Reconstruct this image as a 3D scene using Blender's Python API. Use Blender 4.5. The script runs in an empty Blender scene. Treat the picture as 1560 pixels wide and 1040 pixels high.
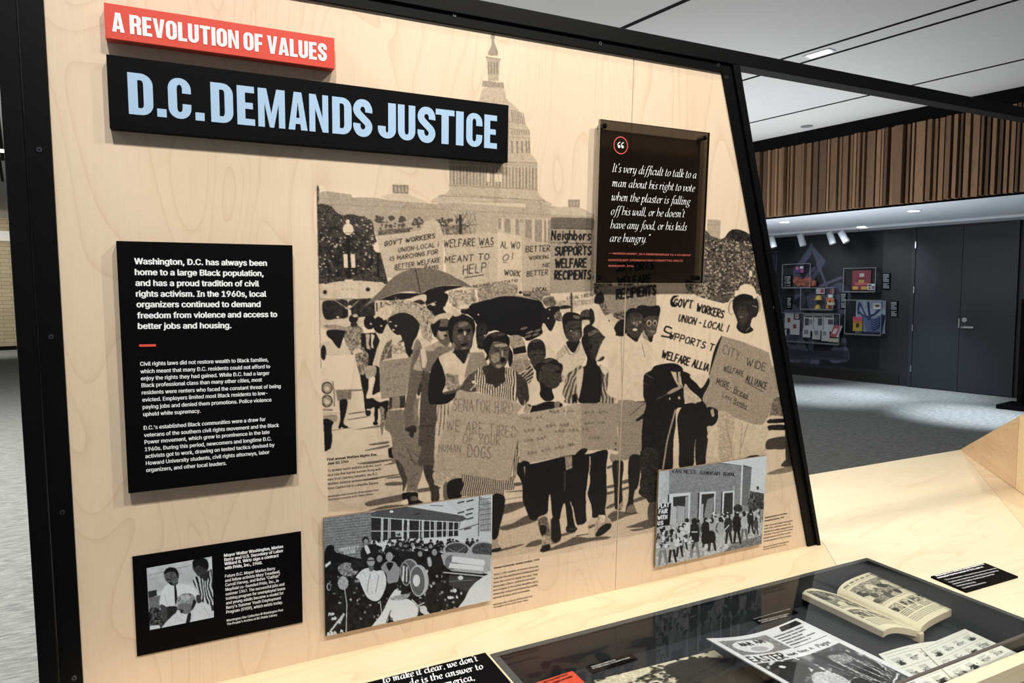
import bpy, bmesh, math, random, os
import numpy as np
from mathutils import Matrix, Vector

# ---------------------------------------------------------------- CAMERA (1.50 m above the carpet)
# The room is measured from the photograph with one calibrated pinhole: x runs along the exhibit
# panel, y goes away from the visitor, z is up.
F_PX, EYE = 1050.0, 1.5
MCW = np.array([[0.898750843759162, -0.03538309815901612, 0.4370296983121594],
                [-0.43844379701473524, -0.06403237984524439, 0.8964747019244934],
                [-0.003736000729292493, -0.9973203550996157, -0.07306265532080809]])
cam_data = bpy.data.cameras.new('camera'); cam = bpy.data.objects.new('camera', cam_data)
bpy.context.scene.collection.objects.link(cam); bpy.context.scene.camera = cam
cam_data.sensor_width = 36; cam_data.lens = 36*F_PX/1560; cam_data.clip_start = .02; cam_data.clip_end = 100
mw = Matrix.Identity(4)
for i in range(3):
    mw[i][0] = MCW[i, 0]; mw[i][1] = -MCW[i, 1]; mw[i][2] = -MCW[i, 2]
mw[2][3] = EYE
cam.matrix_world = mw

# ---------------------------------------------------------------- WORLD, LIGHT, EXPOSURE
sc = bpy.context.scene
sc.view_settings.view_transform = 'Standard'; sc.view_settings.look = 'None'
sc.view_settings.exposure = -0.10; sc.view_settings.gamma = 1.0; sc.view_settings.use_curve_mapping = False
world = bpy.data.worlds.new('hall_ambience'); sc.world = world; world.use_nodes = True
world.node_tree.nodes['Background'].inputs[0].default_value = (.82, .90, 1.0, 1)
world.node_tree.nodes['Background'].inputs[1].default_value = .22

def spot(name, loc, target, power, angle, blend=.6, size=.014, col=(1, .95, .86)):
    d = bpy.data.lights.new(name, 'SPOT'); d.energy = power; d.spot_size = math.radians(angle); d.spot_blend = blend
    d.shadow_soft_size = size; d.color = col
    o = bpy.data.objects.new(name, d); sc.collection.objects.link(o); o.location = loc
    v = Vector(target)-Vector(loc); o.rotation_euler = v.to_track_quat('-Z', 'Y').to_euler(); return o
def area(name, loc, sx, sy, power, col=(1, 1, 1), rot=(0, 0, 0)):
    d = bpy.data.lights.new(name, 'AREA'); d.shape = 'RECTANGLE'; d.size = sx; d.size_y = sy; d.energy = power; d.color = col
    o = bpy.data.objects.new(name, d); sc.collection.objects.link(o); o.location = loc; o.rotation_euler = rot; return o
# track lamps hung in front of the exhibit, out of frame above the visitor
spot('track_lamp', (-.25, -.45, 3.1), (.10, 1.15, 1.20), 120, 75, col=(1, .965, .93))
spot('track_lamp', (.55, -.6, 3.1), (.60, 1.15, 1.15), 105, 75, col=(1, .95, .87))
spot('track_lamp', (1.5, -.45, 3.1), (1.15, 1.15, 1.10), 100, 75, col=(1, .93, .76))
# lamps over the counter
spot('track_lamp', (1.9, 1.0, 3.3), (1.6, 1.0, .86), 92, 80, size=.06, col=(1, .95, .86))
spot('track_lamp', (.7, .55, 3.3), (.9, .9, .86), 45, 60, size=.08, col=(1, .95, .88))

# ---------------------------------------------------------------- MEASURING HELPERS
CAM = np.array([0, 0, EYE]); UP = np.array([0, 0, 1.0])
R_P = np.array([[0.898750843759162, -0.016508436502847338, -0.43814882444938624],
                [-0.03538309815901612, 0.9933010615660738, -0.11000471560972812],
                [0.4370296983121594, 0.11436989383548098, 0.8921460475601481]])
T_P = np.array([0.009658113048116113, 0.007282164554927208, 1.3])
PU = MCW@R_P[:, 0]; PV = -(MCW@R_P[:, 1]); PN = MCW@R_P[:, 2]; PO = MCW@T_P+CAM   # panel: right, up, into the wall
def ray(x, y): return MCW@np.array([(x-780)/F_PX, (y-520)/F_PX, 1.0])
def hit(x, y, n, p0):
    r = ray(x, y); return CAM+r*(np.dot(n, np.asarray(p0)-CAM)/np.dot(n, r))
def on_z(x, y, z): return hit(x, y, UP, (0, 0, z))
def on_y(x, y, Y): return hit(x, y, np.array([0, 1.0, 0]), (0, Y, 0))
def on_panel(x, y, off=0.0): return hit(x, y, PN, PO-PN*off)       # off metres in front of the plywood
def to_px(p):
    q = (p-CAM)@MCW
    return 780+F_PX*q[..., 0]/q[..., 2], 520+F_PX*q[..., 1]/q[..., 2]
TABLE = EYE-.636

# ---------------------------------------------------------------- PRINT PAINTER
# A small ink rasteriser.  It fills an array of ink density (0 = bare sheet, 1 = full black);
# the array becomes a point attribute of a finely divided flat sheet (flat print only).
RNG = np.random.RandomState(7)

def value_noise(h, w, cell, seed):
    r = np.random.RandomState(seed)
    gh, gw = int(h/cell)+3, int(w/cell)+3
    g = r.rand(gh, gw)
    ys = np.arange(h)/cell; xs = np.arange(w)/cell
    yi = ys.astype(int); xi = xs.astype(int)
    fy = (ys-yi)[:, None]; fx = (xs-xi)[None, :]
    fy = fy*fy*(3-2*fy); fx = fx*fx*(3-2*fx)
    a = g[yi][:, xi]; b = g[yi][:, xi+1]; c = g[yi+1][:, xi]; d = g[yi+1][:, xi+1]
    return (a*(1-fx)+b*fx)*(1-fy)+(c*(1-fx)+d*fx)*fy

def smooth_pts(pts, closed=True, n=4):
    p = np.asarray(pts, float); m = len(p)
    if m < 3: return p
    out = []
    rng = range(m) if closed else range(m-1)
    for i in rng:
        p0 = p[(i-1) % m] if closed or i > 0 else p[i]
        p1 = p[i]; p2 = p[(i+1) % m]
        p3 = p[(i+2) % m] if closed or i+2 < m else p2
        for k in range(n):
            t = k/n
            out.append(.5*((2*p1)+(-p0+p2)*t+(2*p0-5*p1+4*p2-p3)*t*t+(-p0+3*p1-3*p2+p3)*t**3))
    if not closed: out.append(p[-1])
    return np.array(out)

HAND = {  # handwritten capitals, unit box
 'A':"0 0 .3 1 .6 0;.1 .35 .5 .35", 'B':"0 0 0 1 .4 1 .5 .8 .4 .55 0 .52 .45 .5 .58 .25 .45 0 0 0",
 'C':".55 .85 .35 1 .1 .8 0 .45 .12 .1 .35 0 .58 .15", 'D':"0 0 0 1 .3 .97 .55 .7 .58 .35 .35 .02 0 0",
 'E':".5 1 0 1 0 0 .52 0;0 .52 .42 .52", 'F':".52 1 0 1 0 0;0 .52 .42 .52",
 'G':".55 .85 .35 1 .1 .8 0 .45 .12 .08 .35 0 .56 .15 .56 .45 .32 .45", 'H':"0 0 0 1;.5 0 .5 1;0 .5 .5 .5",
 'I':".1 0 .1 1", 'J':".4 1 .4 .2 .25 0 .05 .1 0 .25", 'K':"0 0 0 1;.5 1 .02 .45 .55 0", 'L':"0 1 0 0 .48 0",
 'M':"0 0 .05 1 .35 .3 .65 1 .7 0", 'N':"0 0 0 1 .52 0 .52 1", 'O':".3 1 .08 .8 0 .45 .12 .08 .32 0 .52 .15 .6 .5 .5 .88 .3 1",
 'P':"0 0 0 1 .4 1 .55 .78 .4 .5 0 .48", 'R':"0 0 0 1 .4 1 .52 .78 .4 .52 0 .5 .55 0",
 'S':".5 .88 .3 1 .08 .85 .12 .6 .45 .42 .52 .18 .3 0 0 .12", 'T':".28 0 .28 1;0 1 .6 1", 'U':"0 1 0 .25 .2 0 .42 .12 .5 1",
 'V':"0 1 .28 0 .58 1", 'W':"0 1 .22 0 .42 .75 .62 0 .88 1", 'Y':"0 1 .28 .5 .56 1;.28 .5 .26 0", 'X':"0 0 .5 1;0 1 .5 0",
 '1':".1 0 .12 1", "'":".05 1.05 .02 .8", '-':"0 .45 .3 .45", '.':".05 0 .07 .04",
 'e':".05 .35 .5 .4 .4 .65 .15 .6 .02 .3 .2 0 .5 .1", 'i':".1 0 .1 .65;.1 .85 .1 .9", 'g':".45 .6 .15 .65 .02 .35 .2 .1 .45 .2;.48 .65 .45 -.2 .2 -.35 .02 -.2",
 'h':"0 1 0 0;0 .4 .2 .62 .4 .5 .42 0", 'b':"0 1 0 0;0 .4 .25 .62 .48 .35 .3 0 0 .08", 'o':".22 .62 .02 .35 .2 0 .45 .3 .22 .62",
 'r':"0 .62 0 0;0 .35 .2 .6 .38 .6", 's':".38 .55 .15 .62 .05 .45 .35 .2 .25 0 0 .06", 'n':"0 .62 0 0;0 .4 .22 .62 .4 .5 .42 0",
 'c':".42 .55 .2 .62 .02 .3 .2 0 .42 .08", 'a':".42 .55 .15 .62 .02 .3 .2 0 .4 .3;.44 .62 .42 0", 'm':"0 .62 0 0;0 .4 .18 .62 .32 .5 .33 0;.33 .4 .5 .62 .64 .5 .65 0",
 'v':"0 .62 .2 0 .42 .62", 't':".15 .95 .15 .1 .35 0;0 .62 .35 .62", 'u':"0 .62 .02 .15 .2 0 .42 .15;.44 .62 .44 0", 'l':".05 1 .05 0",
 'd':".42 .55 .15 .62 .02 .3 .2 0 .4 .3;.44 1 .42 0", 'y':"0 .62 .2 .1;.42 .62 .05 -.35"}

class Canvas:
    def __init__(s, x0, y0, x1, y1, k=2.0, base=0.0):
        s.x0, s.y0, s.k = x0, y0, k
        s.W, s.H = int((x1-x0)*k), int((y1-y0)*k)
        s.c = np.full((s.H, s.W), float(base))
        s.n = {1: value_noise(s.H, s.W, 1.7*k/2, 1), 2: value_noise(s.H, s.W, 4*k/2, 2), 3: value_noise(s.H, s.W, 9*k/2, 3), 4: value_noise(s.H, s.W, 24*k/2, 4)}
        s.tx, s.ty, s.tk = 0.0, 0.0, 1.0
    def tile(s, x, y, k): s.tx, s.ty, s.tk = x, y, k
    def pt(s, a):
        a = np.array(a.split(), float) if isinstance(a, str) else np.asarray(a, float)
        a = a.reshape(-1, 2)
        return np.c_[(a[:, 0]/s.tk+s.tx-s.x0)*s.k, (a[:, 1]/s.tk+s.ty-s.y0)*s.k]
    def mask(s, p):
        xa = max(int(p[:, 0].min()), 0); xb = min(int(p[:, 0].max())+2, s.W)
        ya = max(int(p[:, 1].min()), 0); yb = min(int(p[:, 1].max())+2, s.H)
        if xa >= xb or ya >= yb: return None
        m = np.zeros((yb-ya, xb-xa), bool)
        q = np.roll(p, -1, 0)
        for y in range(ya, yb):
            yc = y+.5
            hit = (p[:, 1] > yc) != (q[:, 1] > yc)
            if not hit.any(): continue
            a, b = p[hit], q[hit]
            xs = np.sort(a[:, 0]+(yc-a[:, 1])*(b[:, 0]-a[:, 0])/(b[:, 1]-a[:, 1]))
            for i in range(0, len(xs)-1, 2):
                l = max(int(round(xs[i]))-xa, 0); r = int(round(xs[i+1]))-xa
                if r > l: m[y-ya, l:r] = True
        return (slice(ya, yb), slice(xa, xb)), m
    def put(s, sl, m, d, n=0., sc=1, a=1., st=None, g=None):
        reg = s.c[sl]
        v = np.full(m.shape, float(d))
        if g:                                   # printed tone running from d to g[0]; g = (d2, 'x' or 'y')
            t = np.linspace(0, 1, m.shape[1])[None, :] if g[1] == 'x' else np.linspace(0, 1, m.shape[0])[:, None]
            v = v+(g[0]-d)*t
        if st:                                  # stripes: (period px, angle deg, density)
            yy, xx = np.mgrid[sl]
            an = math.radians(st[1]); t = (xx*math.cos(an)+yy*math.sin(an))/s.k+s.n[4][sl]*st[0]*1.2
            v = np.where((t/st[0]) % 1 < .5, st[2], v)
        if n:
            v = v+n*(s.n[sc][sl]-.5)*2
        reg[m] = reg[m]*(1-a)+v[m]*a
    def P(s, d, pts, sm=True, **k):
        p = s.pt(pts)
        if sm: p = smooth_pts(p)
        r = s.mask(p)
        if r: s.put(r[0], r[1], d, **k)
    def Q(s, d, pts, **k): s.P(d, pts, sm=False, **k)
    def E(s, d, x, y, rx, ry=None, rot=0, **k):
        ry = ry or rx; t = np.linspace(0, 2*np.pi, 20, endpoint=False); r = math.radians(rot)
        ex, ey = rx*np.cos(t), ry*np.sin(t)
        s.P(d, np.c_[x+ex*math.cos(r)-ey*math.sin(r), y+ex*math.sin(r)+ey*math.cos(r)].ravel(), sm=False, **k)
    def L(s, d, pts, w, sm=False, **k):
        p = s.pt(pts)
        if sm: p = smooth_pts(p, False)
        w = max(w/s.tk*s.k, .8)
        for a, b in zip(p[:-1], p[1:]):
            v = b-a; l = math.hypot(*v)
            if l < 1e-6: continue
            v = v/l; n = np.array([-v[1], v[0]])*w/2; e = v*w*.3
            r = s.mask(np.array([a-e+n, b+e+n, b+e-n, a-e-n]))
            if r: s.put(r[0], r[1], d, **k)
    def T(s, d, txt, x0, y0, x1, y1, h, w, shear=.12, up=None):
        tot = 0; pos = []
        for ch in txt:
            if ch == ' ': tot += .45; continue
            st = HAND[ch]; xs = [float(v) for q in st.split(';') for v in q.split()[0::2]]
            pos.append((tot, st)); tot += max(xs)+.24
        tot -= .24
        dx, dy = (x1-x0)/tot, (y1-y0)/tot
        ux, uy = (0, -h) if up is None else up
        for o, st in pos:
            for q in st.split(';'):
                a = np.array(q.split(), float).reshape(-1, 2)
                a = a+(RNG.rand(*a.shape)-.5)*.05
                X = x0+dx*(o+a[:, 0]+shear*a[:, 1]*.6)+ux*a[:, 1]; Y = y0+dy*(o+a[:, 0])+uy*a[:, 1]
                s.L(d, np.c_[X, Y].ravel(), w)
    def Z(s, d, x0, y0, x1, y1, h, w, n=9):           # illegible pen marks along a line
        for i in range(n):
            if i % 4 == 3: continue
            a, b = i/n, (i+.75)/n; q = RNG.rand(6)
            X = [x0+(x1-x0)*(a+(b-a)*t) for t in (0, .3, .55, .8, 1)]; Y = [y0+(y1-y0)*a-h*v for v in (q[0]*.3, .6+q[1]*.4, q[2]*.5, .5+q[3]*.4, q[4]*.3)]
            s.L(d, [v for p in zip(X, Y) for v in p], w)
    def crowd(s, x0, y0, x1, y1, n, r, body=.1, seed=5):
        g = np.random.RandomState(seed)
        for i in range(n):
            t = i/n; y = y0+(y1-y0)*t; x = x0+(x1-x0)*g.rand(); q = r*(.6+.7*t)
            bd = body if g.rand() < .6 else .85
            s.P(bd, [x-q*1.5, y+q*3.5, x-q*1.3, y+q*1.2, x, y+q*.7, x+q*1.4, y+q*1.3, x+q*1.5, y+q*3.5], n=.15, sc=2)
            s.E(.85, x, y, q*.75, q); s.E(.5, x+q*.1, y+q*.2, q*.45, q*.6, n=.2, sc=1); s.E(.93, x, y-q*.5, q*.75, q*.5)
    def done(s, grain=.16, keep=.04):
        c = s.c+grain*(RNG.rand(s.H, s.W)-.5)*2*np.clip((s.c-keep)*6, 0, 1)*np.where(s.c > .85, .35, 1)
        c = np.clip(c, 0, 1)
        p = np.pad(c, 1, mode='edge')
        s.out = (p[:-2, 1:-1]+p[2:, 1:-1]+p[1:-1, :-2]+p[1:-1, 2:]+2*c)/6
        return s.out
    def sample(s, X, Y):
        gx = np.clip((X-s.x0)*s.k-.5, 0, s.W-1.01); gy = np.clip((Y-s.y0)*s.k-.5, 0, s.H-1.01)
        xi = gx.astype(int); yi = gy.astype(int); fx = gx-xi; fy = gy-yi; o = s.out
        return (o[yi, xi]*(1-fx)+o[yi, xi+1]*fx)*(1-fy)+(o[yi+1, xi]*(1-fx)+o[yi+1, xi+1]*fx)*fy
def paint_mural():
    M = Canvas(478, 40, 1245, 880, 2.0)
    P, Q, E, L, T = M.P, M.Q, M.E, M.L, M.T
    # --- ground of the street
    M.tile(0, 0, 1)
    Q(.07, "483 560 1215 560 1222 735 1010 800 930 830 750 862 620 775 497 700 488 640", n=.04, sc=4)
    Q(.17, "745 800 1010 730 1010 808 748 852", n=.04, sc=2); Q(.13, "500 700 620 690 620 775 500 780", n=.04, sc=3)
    # --- capitol dome
    M.tile(660, 40, 3.585)
    P(.22, "275 338 380 335 400 395 440 430 490 490 500 530 523 560 530 600 530 690 568 745 570 890 590 930 612 950 612 980 30 970 30 925 85 895 90 735 130 690 130 600 150 560 165 500 200 440 250 400", n=.06, sc=1)
    P(.46, "318 42 332 42 337 65 332 78 342 110 355 158 300 155 315 110 320 75 313 60", n=.1)
    Q(.3, "288 172 368 180 362 205 358 300 298 300 296 200", n=.08)
    for x in (302, 318, 334, 350): L(.6, [x, 195, x, 258], 7)
    Q(.42, "270 296 385 308 388 338 265 330", n=.12); L(.5, "288 168 368 180", 6)
    for i in range(7): L(.5, [425+i*11, 455+i*3, 436+i*11, 522+i*2], 5)
    L(.4, "415 520 498 532", 5); L(.42, "415 560 525 572", 5)
    for i in range(8): L(.5, [430+i*13, 570, 433+i*13, 592], 5)
    for x in (430, 458, 484, 508, 524): L(.55, [x, 628, x+2, 690], 9)
    L(.38, "415 605 530 612", 5); L(.4, "85 728 568 748", 8); L(.35, "85 745 568 762", 5)
    for i in range(27):
        x = 94+i*18
        L(.56 if i % 2 else .45, [x, 765+i*.3, x, 858+i*1.2], 8)
    for x in (300, 345, 366): Q(.02, [x-8, 795, x+8, 796, x+8, 850, x-8, 848])
    L(.42, "85 868 570 892", 5); L(.42, "30 925 612 950", 5, n=.1); L(.38, "30 968 612 978", 5)
    # --- long wings
    M.tile(470, 260, 6.5)
    Q(.34, "80 222 170 200 425 235 430 262 620 262 800 290 1190 325 1560 335 1560 650 90 650", n=.09, sc=1)
    Q(.14, "700 258 830 222 990 234 1160 300 1190 325 800 288"); Q(.5, "832 137 990 142 990 230 832 222", n=.1)
    for x in (860, 895, 930, 965): L(.2, [x, 160, x+6, 205], 12)
    L(.45, "90 330 1560 388", 8, n=.1); L(.42, "90 270 1200 330", 6, n=.1)
    M.tile(690, 280, 6.5)
    Q(.3, "-10 250 110 170 910 160 915 205 1400 300 1400 620 -10 620", n=.08, sc=1)
    Q(.12, "110 180 720 195 720 235 110 190"); L(.42, "0 105 910 165", 5, n=.1); L(.45, "0 262 960 305", 7, n=.1); L(.36, "300 330 1400 322", 5)
    Q(.2, "960 240 1100 225 1260 232 1390 296 1390 325 960 300"); Q(.45, "1140 155 1258 157 1255 232 1140 228")
    for x in (1170, 1200, 1230): L(.2, [x, 180, x, 215], 10)
    Q(.24, "440 330 965 330 965 600 440 600")
    for a in ("450 340 478 342 478 455 450 450", "512 345 570 347 570 485 512 475", "622 347 652 348 652 505 622 500", "665 350 700 352 700 385 665 382", "716 352 780 355 780 545 716 530", "812 355 882 358 882 575 812 570", "905 360 925 360 925 580 905 578", "940 360 965 360 965 590 940 588"):
        Q(.46, a, n=.1, sc=2)
    for x in (490, 585, 605, 798, 893, 932): L(.1, [x, 345, x, 560], 9)
    M.c = .05*(M.c > .03)+M.c*.76                # the building is printed pale
    # --- trees
    M.tile(470, 260, 6.5)
    Q(.8, "70 335 120 325 180 335 230 352 262 395 300 425 350 440 400 428 450 432 500 450 545 448 590 470 630 500 645 560 650 620 690 740 740 900 790 1120 105 1120 80 700", n=.34, sc=1); P(.9, "110 600 300 560 560 620 640 800 600 1000 300 1050 130 1000", n=.2, sc=3, a=.6)
    P(.7, "82 160 105 165 100 300 82 330", n=.3)
    for i in range(90):
        x, y = 110+RNG.rand()*560, 450+RNG.rand()*600
        E(.25, x, y, 5+RNG.rand()*9, 4+RNG.rand()*7)
    for (x, y, r) in ((700, 480, 40), (760, 560, 70), (930, 570, 90), (930, 480, 30), (1090, 520, 60), (820, 470, 25), (1320, 520, 60), (1420, 560, 90), (1510, 540, 80)):
        for j in range(26):
            a, q = RNG.rand()*6.28, r*RNG.rand()**.5
            E(.72, x+q*math.cos(a), y+q*math.sin(a)*.9, 7+RNG.rand()*12, 6+RNG.rand()*9)
    Q(.62, "690 590 1010 560 1000 615 690 640", n=.2, sc=2); Q(.5, "1310 560 1560 520 1560 640 1330 640", n=.25, sc=2)
    L(.85, "1500 440 1505 640", 22); L(.95, "393 630 400 1050", 38); E(.1, 392, 578, 52, 58); E(.08, 388, 502, 20); L(.5, "350 615 435 615", 8)
    Q(.1, "345 825 385 825 392 960 350 960"); Q(.1, "415 825 458 825 466 960 425 960")
    L(.92, "690 810 690 1050", 26); E(.07, 692, 755, 50, 55)
    M.tile(690, 280, 6.5)
    for j in range(90):
        x, y = 15+RNG.rand()*225, 270+RNG.rand()*230
        L(.62, [x, y, x+RNG.randn()*16, y+20+RNG.rand()*22], 4)
    L(.85, "75 320 78 495", 20); L(.7, "80 420 245 400", 6); L(.7, "70 400 15 300", 6); L(.7, "85 390 140 280", 6)
    # --- the row of placards
    M.tile(470, 260, 6.5)
    Q(.2, "672 648 1010 605 1110 590 1140 510 1230 480 1300 520 1335 645 1335 1060 775 1060", n=.04, sc=2)
    T(.9, "GOV'T WORKERS", 752, 745, 1250, 665, 44, 9); T(.88, "UNION-LOCAL 1", 890, 808, 1285, 748, 42, 7)
    T(.9, "IS MARCHING FOR", 805, 893, 1278, 822, 42, 7); T(.88, "BETTER WELFARE", 855, 975, 1303, 903, 44, 7)
    L(.88, "870 985 1055 964", 6); T(.85, "RAMS", 1150, 975, 1283, 970, 34, 7)
    M.tile(690, 280, 6.5)
    Q(.21, "-92 505 235 495 300 470 440 500 440 1010 300 1060 -60 1010", n=.04, sc=2)
    Q(.14, "440 475 680 520 690 1060 440 1040", n=.03, sc=2); Q(.25, "680 590 965 590 965 1060 690 1060", n=.04, sc=2)
    T(.92, "WELFARE WAS", -91, 628, 398, 603, 72, 8); L(.9, "275 628 400 618", 6)
    T(.92, "MEANT TO", -80, 782, 355, 748, 62, 8); T(.92, "HELP", 100, 895, 325, 868, 88, 8); L(.9, "110 930 305 900", 8)
    T(.9, "AL WO", 472, 635, 660, 640, 66, 7); T(.88, "OI", 490, 765, 585, 742, 60, 7); L(.88, "498 778 535 775", 6)
    T(.9, "WORK", 510, 902, 665, 918, 55, 8); T(.9, "BETTER", 722, 675, 958, 663, 55, 8); T(.85, "WORKING", 755, 752, 945, 740, 36, 6)
    T(.85, "NE", 890, 825, 958, 820, 36, 7); T(.9, "BETTER", 732, 916, 938, 898, 50, 7); T(.8, "RESUME NEGOTIATIO", 200, 1030, 640, 968, 26, 6)
    Q(.36, "968 345 985 330 1385 338 1405 360 1385 1070 960 1070", n=.07); Q(.6, "968 345 985 330 1385 338 1400 360 1395 448 968 440", n=.08)
    Q(.2, "1400 350 1412 350 1405 1090 1388 1070")
    for a in ("968 440 1375 450", "970 582 1368 592", "1375 450 1368 592"): L(.85, a, 6)
    T(.95, "Neighbors", 978, 555, 1360, 555, 92, 15); T(.92, "Inc", 1215, 612, 1300, 610, 40, 9)
    T(.95, "SUPPORTS", 1012, 708, 1365, 702, 82, 17); T(.95, "WELFARE", 1015, 828, 1318, 822, 82, 17); T(.95, "RECIPIENTS", 1008, 946, 1362, 942, 84, 17)
    M.tile(690, 420, 6.5)
    Q(.36, "958 45 1390 45 1385 165 960 175", n=.07); Q(.25, "680 20 960 20 960 185 690 190", n=.05); Q(.5, "690 150 960 160 1000 320 700 320", n=.15, sc=2)
    T(.9, "LOCAL", 790, 156, 935, 148, 36, 8); Q(.12, "985 178 1400 150 1420 200 1400 235 1010 245"); T(.75, "LOCAL 1 RESU", 1130, 235, 1390, 200, 28, 6)
    Q(.45, "-10 150 210 130 240 250 120 340 -10 320", n=.25, sc=2); Q(.4, "240 130 460 60 640 90 640 200 360 240 250 260", n=.2, sc=2)
    Q(.3, "1015 245 1400 235 1400 330 1015 330", n=.15, sc=2); Q(.55, "1400 60 1580 60 1580 400 1400 330", n=.3, sc=2)
    # --- bus
    M.tile(480, 400, 6.5)
    P(.14, "42 245 110 210 200 190 300 182 380 178 500 182 600 192 690 215 720 420 700 620 330 640 50 640", n=.04, sc=3)
    Q(.1, "295 165 375 165 378 190 292 190"); L(.5, "45 360 560 360", 5)
    P(.86, "80 385 190 370 315 372 322 450 322 540 220 555 110 562 75 490", n=.08, sc=3); P(.86, "335 380 450 358 580 360 590 450 585 530 480 535 400 540 345 480", n=.08, sc=3)
    for x, y in ((98, 292), (523, 265)): E(.3, x, y, 26); E(.93, x, y, 19)
    for x in (272, 318, 365): E(.5, x, 262, 6)
    L(.2, "200 375 300 440", 6); L(.2, "440 365 360 440", 6); E(.12, 345, 435, 16); E(.3, 310, 450, 12); E(.1, 345, 490, 12, 30); E(.1, 225, 540, 14, 10)
    Q(.15, "590 390 700 380 700 470 600 500"); L(.8, "612 400 612 480", 14); L(.8, "655 395 650 470", 14)
    # crowd seen between bus and marchers
    P(.45, "290 650 420 620 480 680 470 830 400 900 340 900 290 760", n=.3, sc=2); Q(.1, "640 560 720 620 700 900 600 900 610 700", n=.04)
    E(.92, 380, 555, 46, 45); E(.2, 398, 525, 26, 16, n=.1); E(.85, 385, 610, 34, 26); E(.93, 540, 590, 58, 72); E(.93, 648, 615, 74, 88)
    for x, y in ((655, 625), (682, 560), (552, 605), (505, 655), (585, 680)): E(.15, x, y, 11, 9)
    Q(.92, "455 700 600 690 640 770 620 860 520 900 455 830", n=.05); Q(.25, "500 700 545 710 530 800 550 860 510 850"); Q(.12, "555 700 590 720 570 790 580 850 555 840")
    Q(.93, "500 900 610 840 620 920 600 1060 500 1060 480 950"); Q(.6, "390 880 480 830 500 900 510 1060 410 1060", n=.3, sc=2); E(.12, 425, 890, 50, 42, n=.1)
    # woman at the left edge
    E(.38, 200, 640, 118, 24, 6, n=.15); P(.93, "125 668 290 672 288 720 262 800 240 850 200 815 165 765 120 725")
    P(.14, "55 800 150 770 195 812 240 852 268 792 300 800 335 860 342 920 100 925 60 880", n=.05); E(.92, 84, 890, 28, 76)
    Q(.16, "1095 430 1090 320 960 360 930 420", n=.05)
    M.tile(480, 540, 6.5)
    Q(.07, "105 8 398 12 460 325 205 346 95 255"); Q(.5, "203 350 362 345 358 440 222 460", n=.12)
    P(.95, "245 455 318 450 310 560 285 650 288 690 325 712 322 732 285 728 262 718 245 735 230 722 238 690 250 640 246 560")
    P(.12, "62 262 170 268 190 330 190 500 170 545 66 545"); L(.5, "175 268 192 400 188 510", 12); L(.5, "66 545 170 548", 14, n=.2)
    for y in (330, 460): E(.85, 118, y, 56, 62); E(.35, 120, y, 44, 50, n=.2); E(.15, 118, y+8, 24, 24)
    Q(.35, "75 585 225 570 215 665 75 665", n=.12); Q(.12, "80 590 222 575 222 590 80 605"); P(.97, "72 650 180 665 165 720 170 840 160 900 150 930 72 940")
    # --- shadows on the road
    for a in ("340 580 500 558 500 568 350 590", "330 640 500 612 500 622 345 645", "400 740 640 700 640 718 450 738", "540 885 715 858 715 880 560 898", "500 945 715 895 720 915 540 948"): P(.6, a, n=.1)
    L(.6, "360 355 460 350", 14); L(.6, "170 750 360 722", 5)
    M.tile(560, 680, 6.5)
    for a in ("-100 165 240 122 245 135 20 172", "170 180 270 150 270 170 180 184", "0 320 300 272 300 285 0 332", "190 310 330 290 330 305 200 318", "170 370 230 350 350 352 350 380 200 386", "0 545 350 470 350 500 360 530 100 580 0 590", "0 640 170 585 340 575 400 565 540 545 520 560 300 600 0 655", "500 420 700 395 700 425 500 455", "1355 590 1560 540 1560 590 1340 672", "1290 800 1400 770 1560 735 1560 770 1400 820", "1280 1025 1540 962 1500 990 1280 1045", "1370 520 1540 495 1540 500 1370 525"): P(.62, a, n=.08)
    M.tile(740, 690, 5.78)
    for a in ("160 455 380 420 385 450 260 480 165 525", "110 665 180 650 380 540 450 560 440 600 250 660 170 680", "350 820 400 780 485 760 490 800 430 820 350 828", "480 868 560 840 700 780 790 735 900 745 1000 735 1100 738 1050 760 930 775 700 830 560 862", "650 570 715 530 720 560 660 575", "660 710 760 690 800 680 780 700 660 735", "885 470 930 450 930 490 885 510", "1060 570 1130 510 1240 520 1350 525 1240 555 1120 605 1060 600", "1065 470 1130 440 1130 470 1065 490", "1300 410 1395 375 1400 405 1300 435", "1240 655 1300 630 1430 585 1500 590 1500 640 1330 685 1270 675 1400 655", "180 340 330 325 330 335 200 345", "900 645 970 620 970 640 900 668", "1070 120 1110 105 1110 125 1070 140", "1070 290 1130 275 1130 300 1070 310", "1190 250 1265 225 1265 255 1190 275", "1070 345 1130 330 1130 350 1075 365", "1190 315 1265 290 1262 310 1190 335", "255 262 320 258 320 280 258 290"): P(.66, a, n=.08)
    # --- umbrella one
    M.tile(480, 400, 6.5)
    P(.93, "500 425 580 380 700 335 850 300 1045 300 1170 240 1300 225 1462 235 1380 260 1300 280 1250 320 1100 335 960 350 800 380 700 372 600 378")
    P(.56, "488 432 545 370 640 285 725 190 810 120 900 78 990 55 1100 55 1240 78 1380 140 1462 232 1400 222 1300 226 1170 242 1045 308 960 286 850 292 720 332 600 380", n=.07)
    Q(.6, "1380 145 1460 180 1558 245 1530 243 1460 232"); L(.85, "992 58 1020 180 1042 308", 9, sm=True); L(.3, "1045 308 1130 262 1250 230 1400 222", 5, sm=True); L(.3, "600 380 720 332 850 293 960 286 1045 308", 5, sm=True)
    L(.3, "785 335 830 365", 4); L(.3, "900 480 905 520", 4)
    # people under umbrella one
    P(.93, "1100 300 1290 300 1320 350 1290 430 1290 540 1160 560 1100 430"); Q(.3, "1320 275 1560 260 1560 420 1450 440 1330 400", n=.25, sc=2)
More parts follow.
